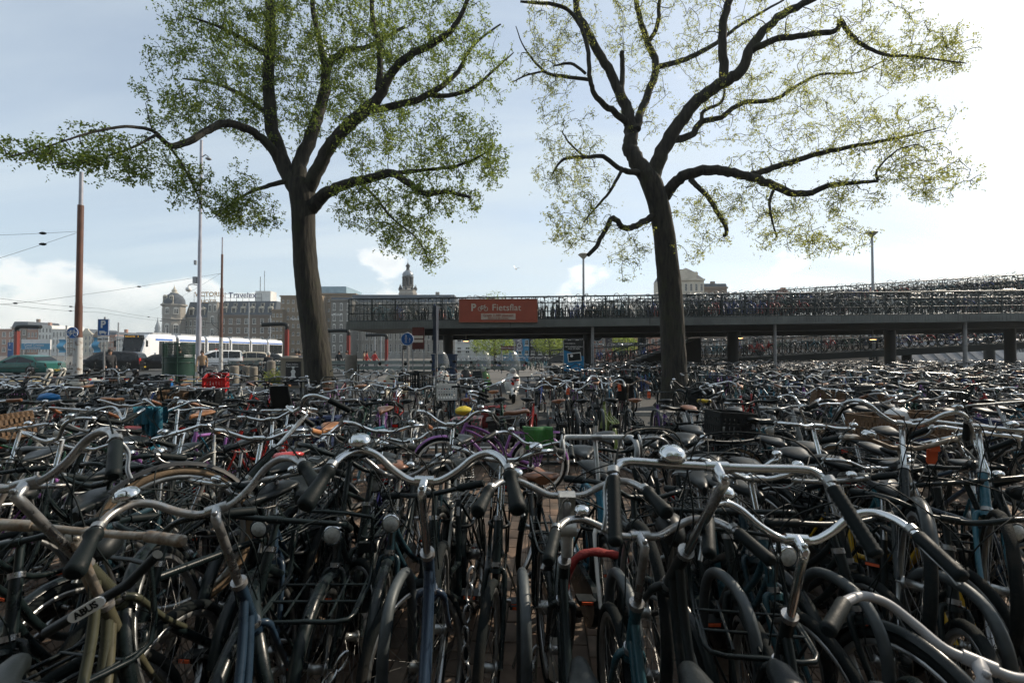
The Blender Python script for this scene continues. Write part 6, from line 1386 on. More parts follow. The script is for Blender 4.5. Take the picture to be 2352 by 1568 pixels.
# ================================================================ cars
def wheel_obj(root, x, y, r, w=.2):
    s = 1 if y > 0 else -1
    mb = MB(); mb.lathe([(r * .66, -w / 2), (r * .96, -w / 2), (r, -w * .3), (r, w * .3), (r * .96, w / 2), (r * .66, w / 2)], 'y', 20, 0)
    o = mb.build('wheel', TYRE, root, Matrix.Translation((x, y, r)))
    mb = MB(); mb.lathe([(0, .0), (r * .12, .012), (r * .66, -.02)], 'y', 20, 0)
    for k in range(7): a = 2 * math.pi * k / 7; mb.box((math.cos(a) * r * .38, .012, math.sin(a) * r * .38), (r * .5, .02, r * .13), 0, rot=Matrix.Rotation(-a, 3, 'Y'))
    mb.build('hubcap', ALU, o, Matrix.Translation((0, s * w * .42, 0)) @ (Matrix.Identity(4) if s > 0 else Matrix.Rotation(math.pi, 4, 'Z')))
def car(label, loc, rz, L_, W_, H_, kind, colr, name='car', group=None, sign=None, plate=True):
    root = thing(name, label, 'car' if kind != 'van' else 'van', loc, rz, group); m = paint(colr, .2); hw = W_ / 2
    g = .17; belt = H_ * (.62 if kind == 'sedan' else .54)
    if kind == 'sedan': top = [(.5, .50), (.49, .56), (.36, .62), (.22, .66), (.06, 1.0), (-.12, 1.03), (-.26, .96), (-.36, .70), (-.47, .66), (-.5, .58)]
    elif kind == 'mpv': top = [(.5, .42), (.485, .5), (.40, .56), (.30, .62), (.12, .97), (-.05, 1.0), (-.38, .97), (-.45, .88), (-.49, .6), (-.5, .5)]
    else: top = [(.5, .40), (.49, .5), (.42, .56), (.34, .66), (.20, .96), (.08, 1.0), (-.42, .99), (-.47, .93), (-.495, .55), (-.5, .45)]
    rings = []
    for fx, fz in top:
        x = fx * L_; z = fz * H_; zb = min(z - .02, belt); e = 1 - .16 * max(0, (abs(fx) - .36) / .14) ** 2
        wb = hw * e; wt = hw * e * (1 - .2 * max(0, (z - belt) / (H_ - belt))) if z > belt else wb * .97
        lo_ = g + (.1 if abs(fx) > .48 else 0)
        rings.append([Vector((x, -wb * .94, lo_)), Vector((x, -wb, lo_ + .16)), Vector((x, -wb, min(zb, z))), Vector((x, -wt * .97, z - .03)), Vector((x, -wt * .86, z)), Vector((x, wt * .86, z)), Vector((x, wt * .97, z - .03)), Vector((x, wb, min(zb, z))), Vector((x, wb, lo_ + .16)), Vector((x, wb * .94, lo_))])
    # refine stations for a smooth body
    st = []
    xs = [r_[0].x for r_ in rings]
    for i in range(len(rings) - 1):
        for q in range(3): t = q / 3; st.append([a.lerp(b, t) for a, b in zip(rings[i], rings[i + 1])])
    st.append(rings[-1]); mb = MB(); mb.loft(st, 0, True); body = mb.build('body', m, root)
    # side windows following the tumblehome
    def prof(x): return np.interp(x / L_, [p[0] for p in top[::-1]], [p[1] for p in top[::-1]]) * H_
    cab = [p for p in top if p[1] * H_ > belt + .05]; xf, xr_ = (cab[0][0] + .10) * L_, (cab[-1][0] - .0) * L_
    nwin = 3 if kind != 'sedan' else 2; xf2 = (.19 if kind == 'sedan' else (.25 if kind == 'mpv' else .30)) * L_; xr2 = (-.33 if kind == 'sedan' else -.44) * L_
    for s in (-1, 1):
        for q in range(nwin):
            a = xf2 + (xr2 - xf2) * q / nwin - .03; b = xf2 + (xr2 - xf2) * (q + 1) / nwin + .03; pts = []
            for x, up_ in ((a, 0), (b, 0), (b, 1), (a, 1)):
                zt_ = max(belt + .06, prof(x) - .1); z = belt + .03 if not up_ else zt_; k = (z - belt) / (H_ - belt); pts.append((x, s * (hw * (1 - .2 * k) + .004), z))
            mb = MB(); mb.add(pts, [(0, 1, 2, 3)]); mb.build('side_window', CARGLASS, root)
        mb = MB(); mb.box((.14 * L_, s * (hw + .09), belt + .08), (.12, .16, .13)); mb.build('mirror', m, root)
        for q in (.02, -.2): mb = MB(); mb.box((q * L_, s * (hw + .008), belt - .1), (.16, .02, .035)); mb.build('door_handle', m, root)
        mb = MB(); mb.box((0, s * (hw + .006), g + .33), (L_ * .55, .02, .05)); mb.build('side_trim', BLKPLASTIC, root)
        mb = MB(); mb.box((.482 * L_, s * hw * .68, .58 if kind != 'van' else .75), (.12, .34, .16), 0); mb.build('headlight', CLEARLENS, root)
        mb = MB(); mb.box((-.49 * L_, s * hw * .72, .72 if kind == 'sedan' else .9), (.07, .26, .2 if kind == 'sedan' else .5)); mb.build('tail_light', REDLENS, root)
    for (xa, xb, nm) in ((.22 if kind == 'sedan' else (.30 if kind == 'mpv' else .345), .075 if kind == 'sedan' else (.135 if kind == 'mpv' else .21), 'windscreen'), (-.355 if kind == 'sedan' else -.488, -.275 if kind == 'sedan' else -.455, 'rear_window')):
        pts = []
        for x, f in ((xa, .9), (xb, .76)): z = prof(x * L_) + .006; pts += [(x * L_ + (.012 if xa > 0 else -.012), -hw * f, z), (x * L_ + (.012 if xa > 0 else -.012), hw * f, z)]
        mb = MB(); mb.add(pts, [(0, 1, 3, 2)]); mb.build(nm, CARGLASS, root)
    mb = MB(); mb.box((.495 * L_, 0, .5), (.08, W_ * .5, .2)); mb.build('grille', BLKPLASTIC, root)
    mb = MB(); mb.box((.5 * L_, 0, .28), (.12, W_ * .86, .16)); mb.box((-.495 * L_, 0, .34), (.1, W_ * .86, .2)); mb.build('bumper', m if kind == 'sedan' else BLKPLASTIC, root)
    if plate:
        for x in (.567, -.517): mb = MB(); mb.box((x * L_ if x < 0 else .5 * L_ + .07, 0, .36), (.02, .5, .11)); mb.build('number_plate', mat('yellow_plate', (.6, .42, .03), .5) if sign is None else SIGNBLUE, root)
    r = .32 if kind == 'sedan' else .33
    for x in (.31 * L_, -.28 * L_):
        for s in (-1, 1):
            mb = MB(); mb.lathe([(r * 1.16, -.02), (r * 1.16, .02)], 'y', 20, 0); mb.build('wheel_arch', BLKPLASTIC, root, Matrix.Translation((x, s * (hw - .016), r)))
            wheel_obj(root, x, s * (hw - .07), r)
    if sign: mb = MB(); mb.box((.06 * L_, 0, H_ + .08), (.18, .5, .13)); mb.build('roof_sign', sign, root)
    return root
def gx(px, Y): return (px - 512) / FPX * Y
car('dark green saloon car driving off at the left edge', (gx(25, 35), 35, -.02), R(180), 4.75, 1.8, 1.44, 'sedan', (.02, .105, .09))
car('black people carrier behind the parking sign', (gx(112, 41), 41, -.02), R(196), 4.8, 1.86, 1.75, 'mpv', (.014, .014, .016))
car('black saloon taxi half hidden by the green urinal', (gx(160, 43), 43, -.02), R(196), 4.7, 1.8, 1.45, 'sedan', (.012, .013, .014), sign=SIGNWHITE)
car('white delivery van taxi with red roof sign', (gx(219, 50.5), 50.5, -.02), R(212), 4.5, 1.8, 1.86, 'van', (.78, .78, .77), name='taxi_van', sign=mat('red_roof_sign', (.5, .03, .02), .4))
car('pale gold people carrier behind the thin brown pole', (gx(247, 57), 57, -.02), R(212), 4.6, 1.8, 1.7, 'mpv', (.42, .38, .3), sign=SIGNWHITE)
car('dark car behind the pale gold people carrier', (gx(268, 63), 63, -.02), R(208), 4.5, 1.78, 1.45, 'sedan', (.03, .035, .04))
car('white van far right beyond the ramps', (gx(985, 46), 46, -.02), R(190), 5.2, 1.95, 2.0, 'van', (.6, .6, .6), name='white_van')
car('white box lorry far right beyond the ramps', (gx(1012, 50), 50, -.02), R(185), 6.4, 2.2, 3.0, 'van', (.5, .5, .5), name='white_lorry')
# ================================================================ poles, wires and signs
BROWNP = mat('brown_painted_pole', (.12, .05, .03), .5, 0, .25, 2); PALEP = mat('pale_pole', (.36, .36, .4), .45, .2, .15, 3); PEELW = mat('poster_scarred_white', (.5, .5, .48), .7, 0, 0, 6, rgb2=(.22, .16, .12), thr=(.5, .65))
def pole(name, label, px, Y, pyt, segs, cat='pole'):
    """segs: list of (pixel y of the segment's bottom, radius, material)"""
    x = gx(px, Y); root = thing(name, label, cat, (x, Y, 0)); prev = at(px, pyt, Y).z
    for py, r, m in segs:
        z = max(0, at(px, py, Y).z); mb = MB(); mb.tube([(0, 0, z), (0, 0, prev)], [r, r * .96], 14); mb.lathe([(r * 1.08, 0), (r * 1.08, .1)], 'z', 14, 0, (0, 0, z)); mb.build('shaft', m, root); prev = z
    return root
p1_ = pole('tram_pole', 'thick brown stepped tram wire pole with scarred white foot, far left', 78, 20, 172, [(205, .075, PALEP), (305, .115, BROWNP), (337, .135, BROWNP), (400, .165, PEELW)])
p2_ = pole('camera_pole', 'tall pale steel pole with security camera left of the left tree', 198.5, 32, 140, [(240, .095, PALEP), (316, .12, PALEP), (385, .165, PALEP)])
p3_ = pole('tram_pole', 'thin brown stepped tram wire pole right of the pale pole', 221, 38, 237, [(254, .05, PALEP), (288, .085, BROWNP), (337, .12, BROWNP), (375, .145, PEELW)])
for k, (dx, dz_) in enumerate(((.5, 15.2), (.5, 12.6), (-.5, 13.6))):
    mb = MB(); mb.tube([(0, 0, dz_ - .2), (dx * .6, 0, dz_), (dx, 0, dz_ - .15)], .04, 5); mb.lathe([(.03, .12), (.17, .06), (.2, 0), (.12, -.06), (0, -.08)], 'z', 12, 0, (dx, 0, dz_ - .3)); mb.build('floodlight', GREYMETAL, p2_)
mb = MB(); zc_ = at(198.5, 287, 32).z; mb.tube(smooth_path([(0, 0, zc_ + .1), (-.45, 0, zc_ + .22), (-.72, 0, zc_ + .15), (-.74, 0, zc_ - .02)], 4), .04, 6); mb.lathe([(.1, .12), (.17, .05), (.18, -.05), (.14, -.15), (0, -.22)], 'z', 14, 0, (-.74, 0, zc_ - .1)); mb.build('dome_camera', SIGNWHITE, p2_)
mb = MB(); mb.box((-.28, 0, zc_ + .5), (.25, .2, .45)); mb.box((-.3, 0, zc_ + 1.7), (.12, .14, .3)); mb.build('control_box', GREYMETAL, p2_)
for px, Y, pt, lab in ((248.5, 75, 302, 'thin mast before the brown hotel block'), (270, 80, 315, 'thin slanting wire mast by the brick hotel'), (66, 60, 325, 'thin grey mast left of the brown pole'), (118, 70, 322, 'thin mast left of the tram'), (381, 60, 330, 'thin wire mast before the stone block'), (375, 64, 332, 'slim grey mast under the deck end'), (165, 66, 327, 'slim mast below the hotel tower')):
    pole('wire_mast', lab, px, Y, pt, [(360, .09, GREYMETAL)])
# overhead wires
def wire(label, pts, r=.014):
    mb = MB(); P_ = [at(px, py, Y) for px, py, Y in pts]; sag = []
    for a, b in zip(P_[:-1], P_[1:]):
        for q in range(6): t = q / 6; s = a.lerp(b, t); s.z -= .35 * math.sin(math.pi * t) * (b - a).length / 60; sag.append(s)
    sag.append(P_[-1]); mb.tube([s - P_[0] for s in sag], r * .6, 4, 0, caps=False)
    for k in (4, 9):
        if k < len(sag): mb.lathe([(.02, -.15), (.06, -.05), (.06, .05), (.02, .15)], 'x', 6, 0, sag[k] - P_[0])
    o = mb.build('overhead_wire', RUBBER); o.location = P_[0]; tag(o, label, 'wire')
wire('upper tram wire from the left edge to the brown pole', [(-40, 236, 17), (78, 231, 20)], .01); wire('lower guy wire from the left edge to the brown pole', [(-40, 270, 17), (78, 232, 20)], .01)
wire('long tram wire rising to the thin brown pole', [(-30, 306, 26), (35, 301, 30), (221, 273, 38)], .016); wire('tram wire crossing low over the cars', [(-30, 294, 26), (100, 308, 45), (180, 320, 70), (330, 333, 90)], .018); wire('second low tram wire over the tram', [(-30, 300, 28), (100, 312, 48), (200, 324, 75), (400, 334, 100)], .018)
wire('wire from the thin brown pole down to the hotel tower', [(221, 273, 38), (150, 310, 80)], .018); wire('wire crossing before the hotels to the deck', [(221, 318, 60), (330, 340, 70)], .02)
def disc_sign(nm, label, px, py, Y, r, parent_pole=False, icon=None):
    p = at(px, py, Y); root = thing(nm, label, 'sign', (p.x, Y - .12, p.z)); mb = MB(); mb.lathe([(r, 0), (r, .02)], 'y', 32, 0); mb.build('disc', SIGNBLUE, root); mb = MB(); mb.torus((0, -.004, 0), r * .95, r * .03, 'y', 32, 4); mb.build('rim', SIGNWHITE, root); return root
s1 = disc_sign('cycle_path_sign', 'round blue sign with white bicycle on the brown pole', 75, 332.5, 19.6, .245); bike_icon(.36, .03).build('bicycle_symbol', SIGNWHITE, s1, Matrix.Translation((0, -.012, -.05)))
def person_icon(h):
    mb = MB(); mb.lathe([(0, -.09 * h), (.075 * h, -.04 * h), (.085 * h, 0), (.06 * h, .06 * h), (0, .085 * h)], 'z', 10, 0, (0, 0, .4 * h)); mb.tube([(0, 0, .3 * h), (0, 0, .05 * h)], [.1 * h, .07 * h], 6, flat=.3)
    for s in (-1, 1): mb.tube([(.03 * h * s, 0, .07 * h), (.07 * h * s, 0, -.2 * h), (.1 * h * s, 0, -.48 * h)], .035 * h, 5, flat=.5); mb.tube([(.08 * h * s, 0, .28 * h), (.15 * h * s, 0, .02 * h)], .028 * h, 5, flat=.5)
    return mb
s2 = disc_sign('footpath_sign', 'round blue sign with white adult and child beneath the deck', 408, 338.8, 17.0, .235); person_icon(.3).build('walker_symbol', SIGNWHITE, s2, Matrix.Translation((-.045, -.012, .0))); person_icon(.18).build('child_symbol', SIGNWHITE, s2, Matrix.Translation((.09, -.012, -.05)))
mb = MB(); mb.tube([(0, .05, -s2.location.z), (0, .05, .26)], .03, 8); mb.build('post', GREYMETAL, s2)
pp = at(104.7, 327, 17); ps = thing('parking_sign', 'square blue P sign with white lorry on a thin post', 'sign', (pp.x, 17, 0)); zc2 = pp.z
mb = MB(); mb.box((0, 0, 0), (.40, .02, .6)); mb.build('panel', SIGNBLUE, ps, Matrix.Translation((0, -.05, zc2))); mb = MB()
for s in (-1, 1): mb.box((s * .19, -.065, zc2), (.012, .01, .58)); mb.box((0, -.065, zc2 + s * .287), (.392, .01, .012))
mb.build('border', SIGNWHITE, ps); text('lettering', 'P', .36, ps, (0, -.07, zc2 + .1), SIGNWHITE, bold=.012)
mb = MB(); mb.box((-.04, -.068, zc2 - .17), (.19, .01, .09)); mb.box((.09, -.068, zc2 - .185), (.06, .01, .06)); mb.lathe([(.028, 0), (.028, .01)], 'y', 10, 0, (-.09, -.073, zc2 - .225)); mb.lathe([(.028, 0), (.028, .01)], 'y', 10, 0, (.08, -.073, zc2 - .225)); mb.build('lorry_symbol', SIGNWHITE, ps)
mb = MB(); mb.box((0, -.05, zc2 - .42), (.40, .02, .2)); mb.build('sub_panel', SIGNWHITE, ps); text('lettering', 'max. 5 min', .085, ps, (0, -.065, zc2 - .42), BLKPLASTIC)
mb = MB(); mb.tube([(0, 0, 0), (0, 0, zc2 + .38)], .028, 10); mb.build('post', GREYMETAL, ps)
# tilted grey post with dark sign seen edge on
pg = at(436, 306, 15.0); gp_ = thing('sign_post', 'grey post with dark narrow sign seen edge on, in front of the deck', 'sign', (pg.x, 15, 0)); mb = MB(); mb.tube([(.03, 0, 0), (0, 0, pg.z)], .045, 10); mb.build('post', GREYMETAL, gp_); mb = MB(); mb.box((.0, -.02, pg.z - .75), (.1, .5, 1.5)); mb.build('panel', mat('dark_blue_panel', (.02, .03, .05), .5), gp_)
# information board under the deck
pi_ = at(423.5, 338.5, 21.5); ib = thing('information_board', 'dark red information board with arrows on two posts under the deck', 'sign', (pi_.x, 20.3, 0)); mb = MB(); mb.box((0, 0, pi_.z), (.52, .06, .95)); mb.build('panel', mat('dark_red_board', (.09, .018, .014), .5), ib); mb = MB()
for s in (-1, 1): mb.tube([(s * .24, .04, 0), (s * .24, .04, pi_.z + .4)], .025, 6)
mb.build('posts', GREYMETAL, ib); mb = MB(); mb.box((0, -.035, pi_.z + .05), (.44, .012, .12)); mb.box((0, -.035, pi_.z - .12), (.44, .012, .12)); mb.build('strip', CREAMT, ib)
# canal cruise boards, flags, tram stop portals
def board(label, px0, px1, py0, py1, Y, m, txts=(), name='advertising_board', post=True, m2=None, split=.5):
    x0, x1, z0, z1 = bx(px0, px1, py0, py1, Y); root = thing(name, label, 'sign', ((x0 + x1) / 2, Y, 0)); mb = MB(); mb.box((0, 0, (z0 + z1) / 2), (x1 - x0, .1, z1 - z0)); mb.build('panel', m, root)
    if m2: mb = MB(); mb.box((0, -.06, z0 + (z1 - z0) * split / 2), (x1 - x0 - .06, .03, (z1 - z0) * split - .04)); mb.build('band', m2, root)
    for t, fx, fz, sz, tm in txts: text('lettering', t, sz, root, ((x1 - x0) * fx, -.09, z0 + (z1 - z0) * fz), tm)
    if post:
        mb = MB()
        for s in (-1, 1): mb.tube([(s * (x1 - x0) * .46, .02, 0), (s * (x1 - x0) * .46, .02, z1)], .06, 6)
        mb.build('posts', GREYMETAL, root)
    return root
LBLUE = mat('light_blue_print', (.1, .33, .52), .5, 0, .1, 1); DBLUE = mat('deep_blue_print', (.03, .12, .32), .5, 0, .1, 1)
board('white and light blue canal cruise advertising board at the left', 21.8, 51, 339, 349, 42, SIGNWHITE, [('Canal Cruises', -.05, .44, .32, SIGNWHITE), ('Excursions', -.09, .18, .32, SIGNWHITE)], m2=LBLUE, split=.62)
board('narrow dark blue totem beside the red portal', 8, 13.6, 342, 358, 42, DBLUE, [('F', 0, .85, .3, SIGNWHITE), ('Bus', 0, .55, .2, SIGNWHITE)])
def banner(label, px, py0, py1, Y, w, m, txt=None, mirror=False):
    x0, x1, z0, z1 = bx(px - w / 2, px + w / 2, py0, py1, Y); root = thing('banner_flag', label, 'flag', ((x0 + x1) / 2, Y, 0)); mb = MB(); n = 10; W = x1 - x0
    V = []
    for i in range(n + 1):
        z = z1 - (z1 - z0) * i / n; o = .12 * math.sin(i * .9); V += [(-W / 2 + o * .3, o, z), (W / 2 + o * .3, o + .1, z)]
    mb.add(V, [(2 * i, 2 * i + 1, 2 * i + 3, 2 * i + 2) for i in range(n)], 0, True)
    mb.add([(a, b + .02, c) for a, b, c in V], [(2 * i + 2, 2 * i + 3, 2 * i + 1, 2 * i) for i in range(n)], 0, True); mb.build('cloth', m, root)
    mb = MB(); mb.tube([(-W / 2 - .08, .05, 0), (-W / 2 - .08, .05, z1 + .3)], .04, 6); mb.build('pole', GREYMETAL, root)
    if txt: text('lettering', txt, W * .95, root, (0, -.16, (z0 + z1) / 2), SIGNWHITE, mirror=mirror, ry=R(-90))
    return root
banner('light blue canal cruise banner left of the brown pole', 60.7, 339, 352, 44, 6, LBLUE); banner('light blue canal banner behind the parking post', 95.5, 337, 352, 44, 6, LBLUE); banner('white banner left of the parking post', 92, 340, 352, 46, 3, SIGNWHITE)
banner('grey LOVERS banner hanging under the deck beside the blue house', 519, 329, 350, 33, 7, mat('grey_banner', (.22, .22, .27), .6, 0, .1, 2), 'LOVERS', mirror=True); banner('grey LOVERS banner under the deck beside the round sign', 609, 330, 348, 34, 7, _mats['grey_banner'], 'LOVERS', mirror=True)
pr = at(597, 334, 32); rs_ = thing('round_sign', 'round black LOVERS CANAL CRUISES sign under the deck', 'sign', (pr.x, 32, 0)); mb = MB(); mb.lathe([(.5, -.05), (.5, .05)], 'y', 24, 0, (0, 0, pr.z)); mb.build('disc', BLKPLASTIC, rs_); text('lettering', 'LOVERS', .2, rs_, (0, -.08, pr.z + .2), SIGNWHITE); text('lettering', 'CANAL CRUISES', .12, rs_, (0, -.08, pr.z), SIGNWHITE); mb = MB(); mb.torus((0, -.06, pr.z), .46, .02, 'y', 24, 4); mb.build('ring', SIGNWHITE, rs_); mb = MB(); mb.tube([(0, .06, 0), (0, .06, pr.z + .3)], .04, 6); mb.build('post', GREYMETAL, rs_)
board('brown Amsterdam centre direction sign under the deck', 501, 516, 345.5, 349.5, 36, mat('brown_direction_sign', (.1, .02, .015), .5), [('P Amsterdam centre', 0, .5, .16, SIGNWHITE)], name='direction_sign')
board('dark TICKETS board under the deck by the footpath sign', 402.5, 408.5, 345.5, 348.8, 26, DARKSTEEL, [('TICKETS', 0, .5, .12, SIGNWHITE)])
board('dark shop fascia reading CAFE under the deck', 590, 602, 342.5, 345, 52, DARKSTEEL, [('BEACH CAFE', 0, .5, .22, SIGNWHITE)], post=False); board('dark shop fascia reading EXCURSIONS under the deck', 612, 640, 342, 345.5, 52, DARKSTEEL, [('EXCURSIONS', 0, .5, .3, SIGNWHITE)], post=False)
fl = board('black and blue FIETSLAMPJES poster board before the deck column', 563.8, 583.5, 340, 372, 19.3, mat('poster_black', (.012, .014, .016), .5), [('FIETSLAMPJES.NL', -.2, .9, .06, SIGNWHITE), ('FIETSLAMPJES NODIG?', 0, .8, .075, SIGNWHITE), ('HAAL ZE HIER!', 0, .74, .075, SIGNWHITE)], name='poster_board')
x0, x1, z0, z1 = bx(563.8, 583.5, 340, 372, 19.3); Wf = x1 - x0; Hf = z1 - z0; mb = MB(); mb.prism([(-Wf / 2, z0 + Hf * .05), (Wf / 2, z0 + Hf * .05), (Wf / 2, z0 + Hf * .5), (-Wf / 2, z0 + Hf * .7)], -.07, -.055); mb.build('blue_print', mat('cyan_print', (.01, .2, .42), .5, 0, .1, 1), fl)
mb = MB(); mb.box((.02, -.085, z0 + Hf * .48), (Wf * .68, .012, Hf * .27), 0, rot=Matrix.Rotation(R(-6), 3, 'Y')); mb.box((.02, -.094, z0 + Hf * .48), (Wf * .6, .012, Hf * .22), 1, rot=Matrix.Rotation(R(-6), 3, 'Y')); mb.lathe([(.06, 0), (.06, .01)], 'y', 12, 0, (-.1, -.11, z0 + Hf * .52)); mb.build('picture', [SIGNWHITE, BLKPLASTIC], fl)
REDPORT = mat('red_portal_paint', (.2, .026, .016), .4, 0, .12, 2)
def portal(label, px, Y, pyt, arm=-1):
    p = at(px, pyt, Y); root = thing('signal_portal', label, 'portal', (p.x, Y, 0)); mb = MB(); mb.box((0, 0, p.z / 2), (.26, .26, p.z)); mb.build('post', REDPORT, root); mb = MB(); mb.tube(smooth_path([(0, 0, p.z - .1), (0, 0, p.z + .2), (arm * .35, 0, p.z + .35), (arm * 2.0, 0, p.z + .3)], 4), .16, 10); mb.build('arm', BLKPLASTIC, root)
portal('red stop portal with black arm at the left edge', 17.2, 40, 330, 1); portal('red stop portal with black arm left of the left trunk', 287, 38, 328); portal('red stop portal with black arm under the deck end', 348.5, 42, 334); portal('red stop portal with black arm before the stone block', 386.5, 46, 338)
# green street urinal on legs
pu = at(178.5, 359, 20.5); ur = thing('street_urinal', 'dark green perforated metal street urinal beside the pale pole', 'urinal', (pu.x, 20.5, .09)); URG = mat('urinal_green', (.012, .045, .032), .4, 0, .2, 3)
zt_ = at(178.5, 343.5, 20.5).z - .09; zb_ = at(178.5, 375, 20.5).z - .09; zm_ = at(178.5, 357, 20.5).z - .09
mb = MB(); arc = [(math.cos(a) * .58, math.sin(a) * .58) for a in [R(170 + 215 * i / 26) for i in range(27)]]
V = []; 
for x, y in arc: V += [(x, y, zb_), (x, y, zm_)]
mb.add(V, [(2 * i, 2 * i + 2, 2 * i + 3, 2 * i + 1) for i in range(26)], 0, True); V2 = [(x * .97, y * .97, z) for x, y, z in V]; mb.add(V2, [(2 * i + 1, 2 * i + 3, 2 * i + 2, 2 * i) for i in range(26)], 0, True); mb.build('screen', URG, ur)
mb = MB(); nz_, na = 9, 40
for j in range(nz_ + 1):
    z = zm_ + (zt_ - zm_) * j / nz_; pth = [(math.cos(a) * .58, math.sin(a) * .58, z) for a in [R(170 + 215 * i / 30) for i in range(31)]]; mb.tube(pth, .014 if j not in (0, nz_) else .03, 4, caps=False)
for i in range(na + 1): a = R(170 + 215 * i / na); mb.tube([(math.cos(a) * .58, math.sin(a) * .58, zm_), (math.cos(a) * .58, math.sin(a) * .58, zt_)], .014, 4, caps=False)
mb.build('perforated_band', URG, ur); mb = MB()
for a in (172, 240, 300, 383): mb.tube([(math.cos(R(a)) * .58, math.sin(R(a)) * .58, -.05), (math.cos(R(a)) * .58, math.sin(R(a)) * .58, zt_ + .06)], .03, 6)
mb.tube([(.1, -.05, -.05), (.1, -.05, .7)], .12, 8); mb.build('posts', URG, ur)
mb = MB(); mb.torus((0, 0, zm_ - .22), .59, .02, 'z', 26, 6, 0, R(170), R(385)); mb.build('band', URG, ur)
# poster cabinet, stone bollards, barrier, bins
pc = at(293.5, 372, 20.8); kb = thing('poster_cabinet', 'beige cabinet with dark framed art poster left of the left trunk', 'cabinet', (pc.x, 20.8, .09)); zt_ = at(293.5, 358.5, 20.8).z - .09; mb = MB(); mb.box((0, .3, zt_ / 2), (1.15, .6, zt_)); mb.box((0, .3, zt_ + .03), (1.22, .68, .06)); mb.build('body', mat('beige_cabinet', (.26, .23, .175), .6, 0, .15, 3), kb)
mb = MB(); mb.box((.0, -.02, zt_ * .5), (.66, .03, zt_ * .82)); mb.build('poster', mat('poster_dark', (.02, .02, .022), .4), kb); mb = MB(); mb.lathe([(.19, 0), (.1, .2), (.07, .3), (.11, .42), (.04, .52)], 'z', 10, 0, (0, 0, 0)); mb.lathe([(.0, 0), (.06, .04), (.05, .1), (0, .13)], 'z', 10, 0, (0, 0, .53)); mb.build('poster_figure', SIGNWHITE, kb, Matrix.Translation((0, -.036, zt_ * .24)) @ Matrix.Scale(.02, 4, (0, 1, 0)))
text('lettering', 'Open Ateliers', .09, kb, (-.04, -.045, zt_ * .82), SIGNWHITE); text('lettering', 'Centrum Oost', .09, kb, (-.04, -.045, zt_ * .74), SIGNWHITE)
CONCB = mat('rough_concrete', (.2, .18, .15), .9, 0, .3, 4, bump=.4, bscale=40)
def bollard(label, px, py0, py1, Y, w, m=CONCB):
    a, b = at(px, py1, Y), at(px, py0, Y); o = thing('bollard', label, 'bollard', (a.x, Y, .05)); r = w / 2; mb = MB(); mb.lathe([(r, 0), (r, b.z - .15), (r * .95, b.z - .07), (r * .5, b.z - .06), (0, b.z - .06)], 'z', 18); mb.build('body', m, o)
bollard('round stone planter bollard right of the left trunk', 351, 354, 377, 21.5, .52); bollard('low round stone planter beside the poster cabinet', 291, 355.2, 362, 27, .8); bollard('grey stone block bollard left of the poster cabinet', 234, 365, 380, 23, .42); bollard('dark stump bollard beside the flower tub', 253.5, 366, 381, 22.5, .36); bollard('squat stone bollard further left of the trunk', 246, 365, 380, 25, .4); bollard('dark bollard between the planter and the footpath sign', 271, 360, 378, 24, .4)
rl = thing('guard_rail', 'long grey guard rail behind the left trunk', 'railing', (gx(330, 30), 30, 0)); mb = MB()
for z in (.65, 1.0): mb.box((3, 0, z), (19, .06, .22))
mb.build('rail', mat('galv_green_rail', (.14, .18, .17), .5, .2, .2, 3), rl)
for k in range(7):
    mb = MB(); mb.box((-6 + k * 3, .06, .55), (.12, .1, 1.1)); mb.build('post', GREYMETAL, rl)
fr = thing('bicycle_fence', 'dark tubular fence for bicycles right of the urinal', 'fence', (gx(225, 26), 26, 0)); mb = MB(); mb.tube([(0, 0, .95), (7.5, 0, .95)], .04, 8); mb.tube([(0, 0, .5), (7.5, 0, .5)], .03, 8); mb.build('rail', DARKSTEEL, fr)
for k in range(5): mb = MB(); mb.tube([(k * 1.85, 0, 0), (k * 1.85, 0, .97)], .04, 8); mb.build('post', DARKSTEEL, fr)
rd2 = random.Random(4)
for k in range(9): rnd_bike(gx(228 + k * 7, 25.4), 25.4 + rd2.uniform(-.3, .3), 1 if k % 2 else -1, 1, 'leaning at the dark fence left of the cabinet', 'bicycles at the dark fence', yaw=R(20 + 140 * (k % 2)) )
bc = at(442.5, 366, 19); bl = thing('blue_container', 'dark blue street container under the deck beside a column', 'container', (bc.x, 19.2, .09)); mb = MB(); mb.box((0, .4, .72), (.95, .8, 1.44)); mb.box((0, .4, 1.47), (1.0, .86, .06)); mb.build('body', mat('container_blue', (.01, .035, .09), .45, 0, .2, 3), bl); mb = MB(); mb.box((0, -.01, 1.05), (.5, .02, .14)); mb.build('slot', BLKPLASTIC, bl); text('lettering', 'SINGAARD', .11, bl, (0, -.03, .8), CREAMT)
sh = thing('shrub', 'small green shrub in front of the poster cabinet', 'plant', (gx(276, 21), 21, .09)); rg = np.random.RandomState(2); n = 900; c = rg.normal(0, 1, (n, 3)) * np.array([.22, .2, .2]) + np.array([0, 0, .32]); c[:, 2] = np.abs(c[:, 2]); V = np.stack([c, c + rg.normal(0, .05, (n, 3)), c + rg.normal(0, .05, (n, 3))], 1).reshape(-1, 3); me = bpy.data.meshes.new('foliage'); me.from_pydata(V.tolist(), [], [(3 * i, 3 * i + 1, 3 * i + 2) for i in range(n)]); me.materials.append(LEAF2); me.update(); link('foliage', me, sh); mb = MB(); mb.tube([(0, 0, 0), (0, 0, .4)], .02, 5); mb.build('stem', BARK_M, sh)
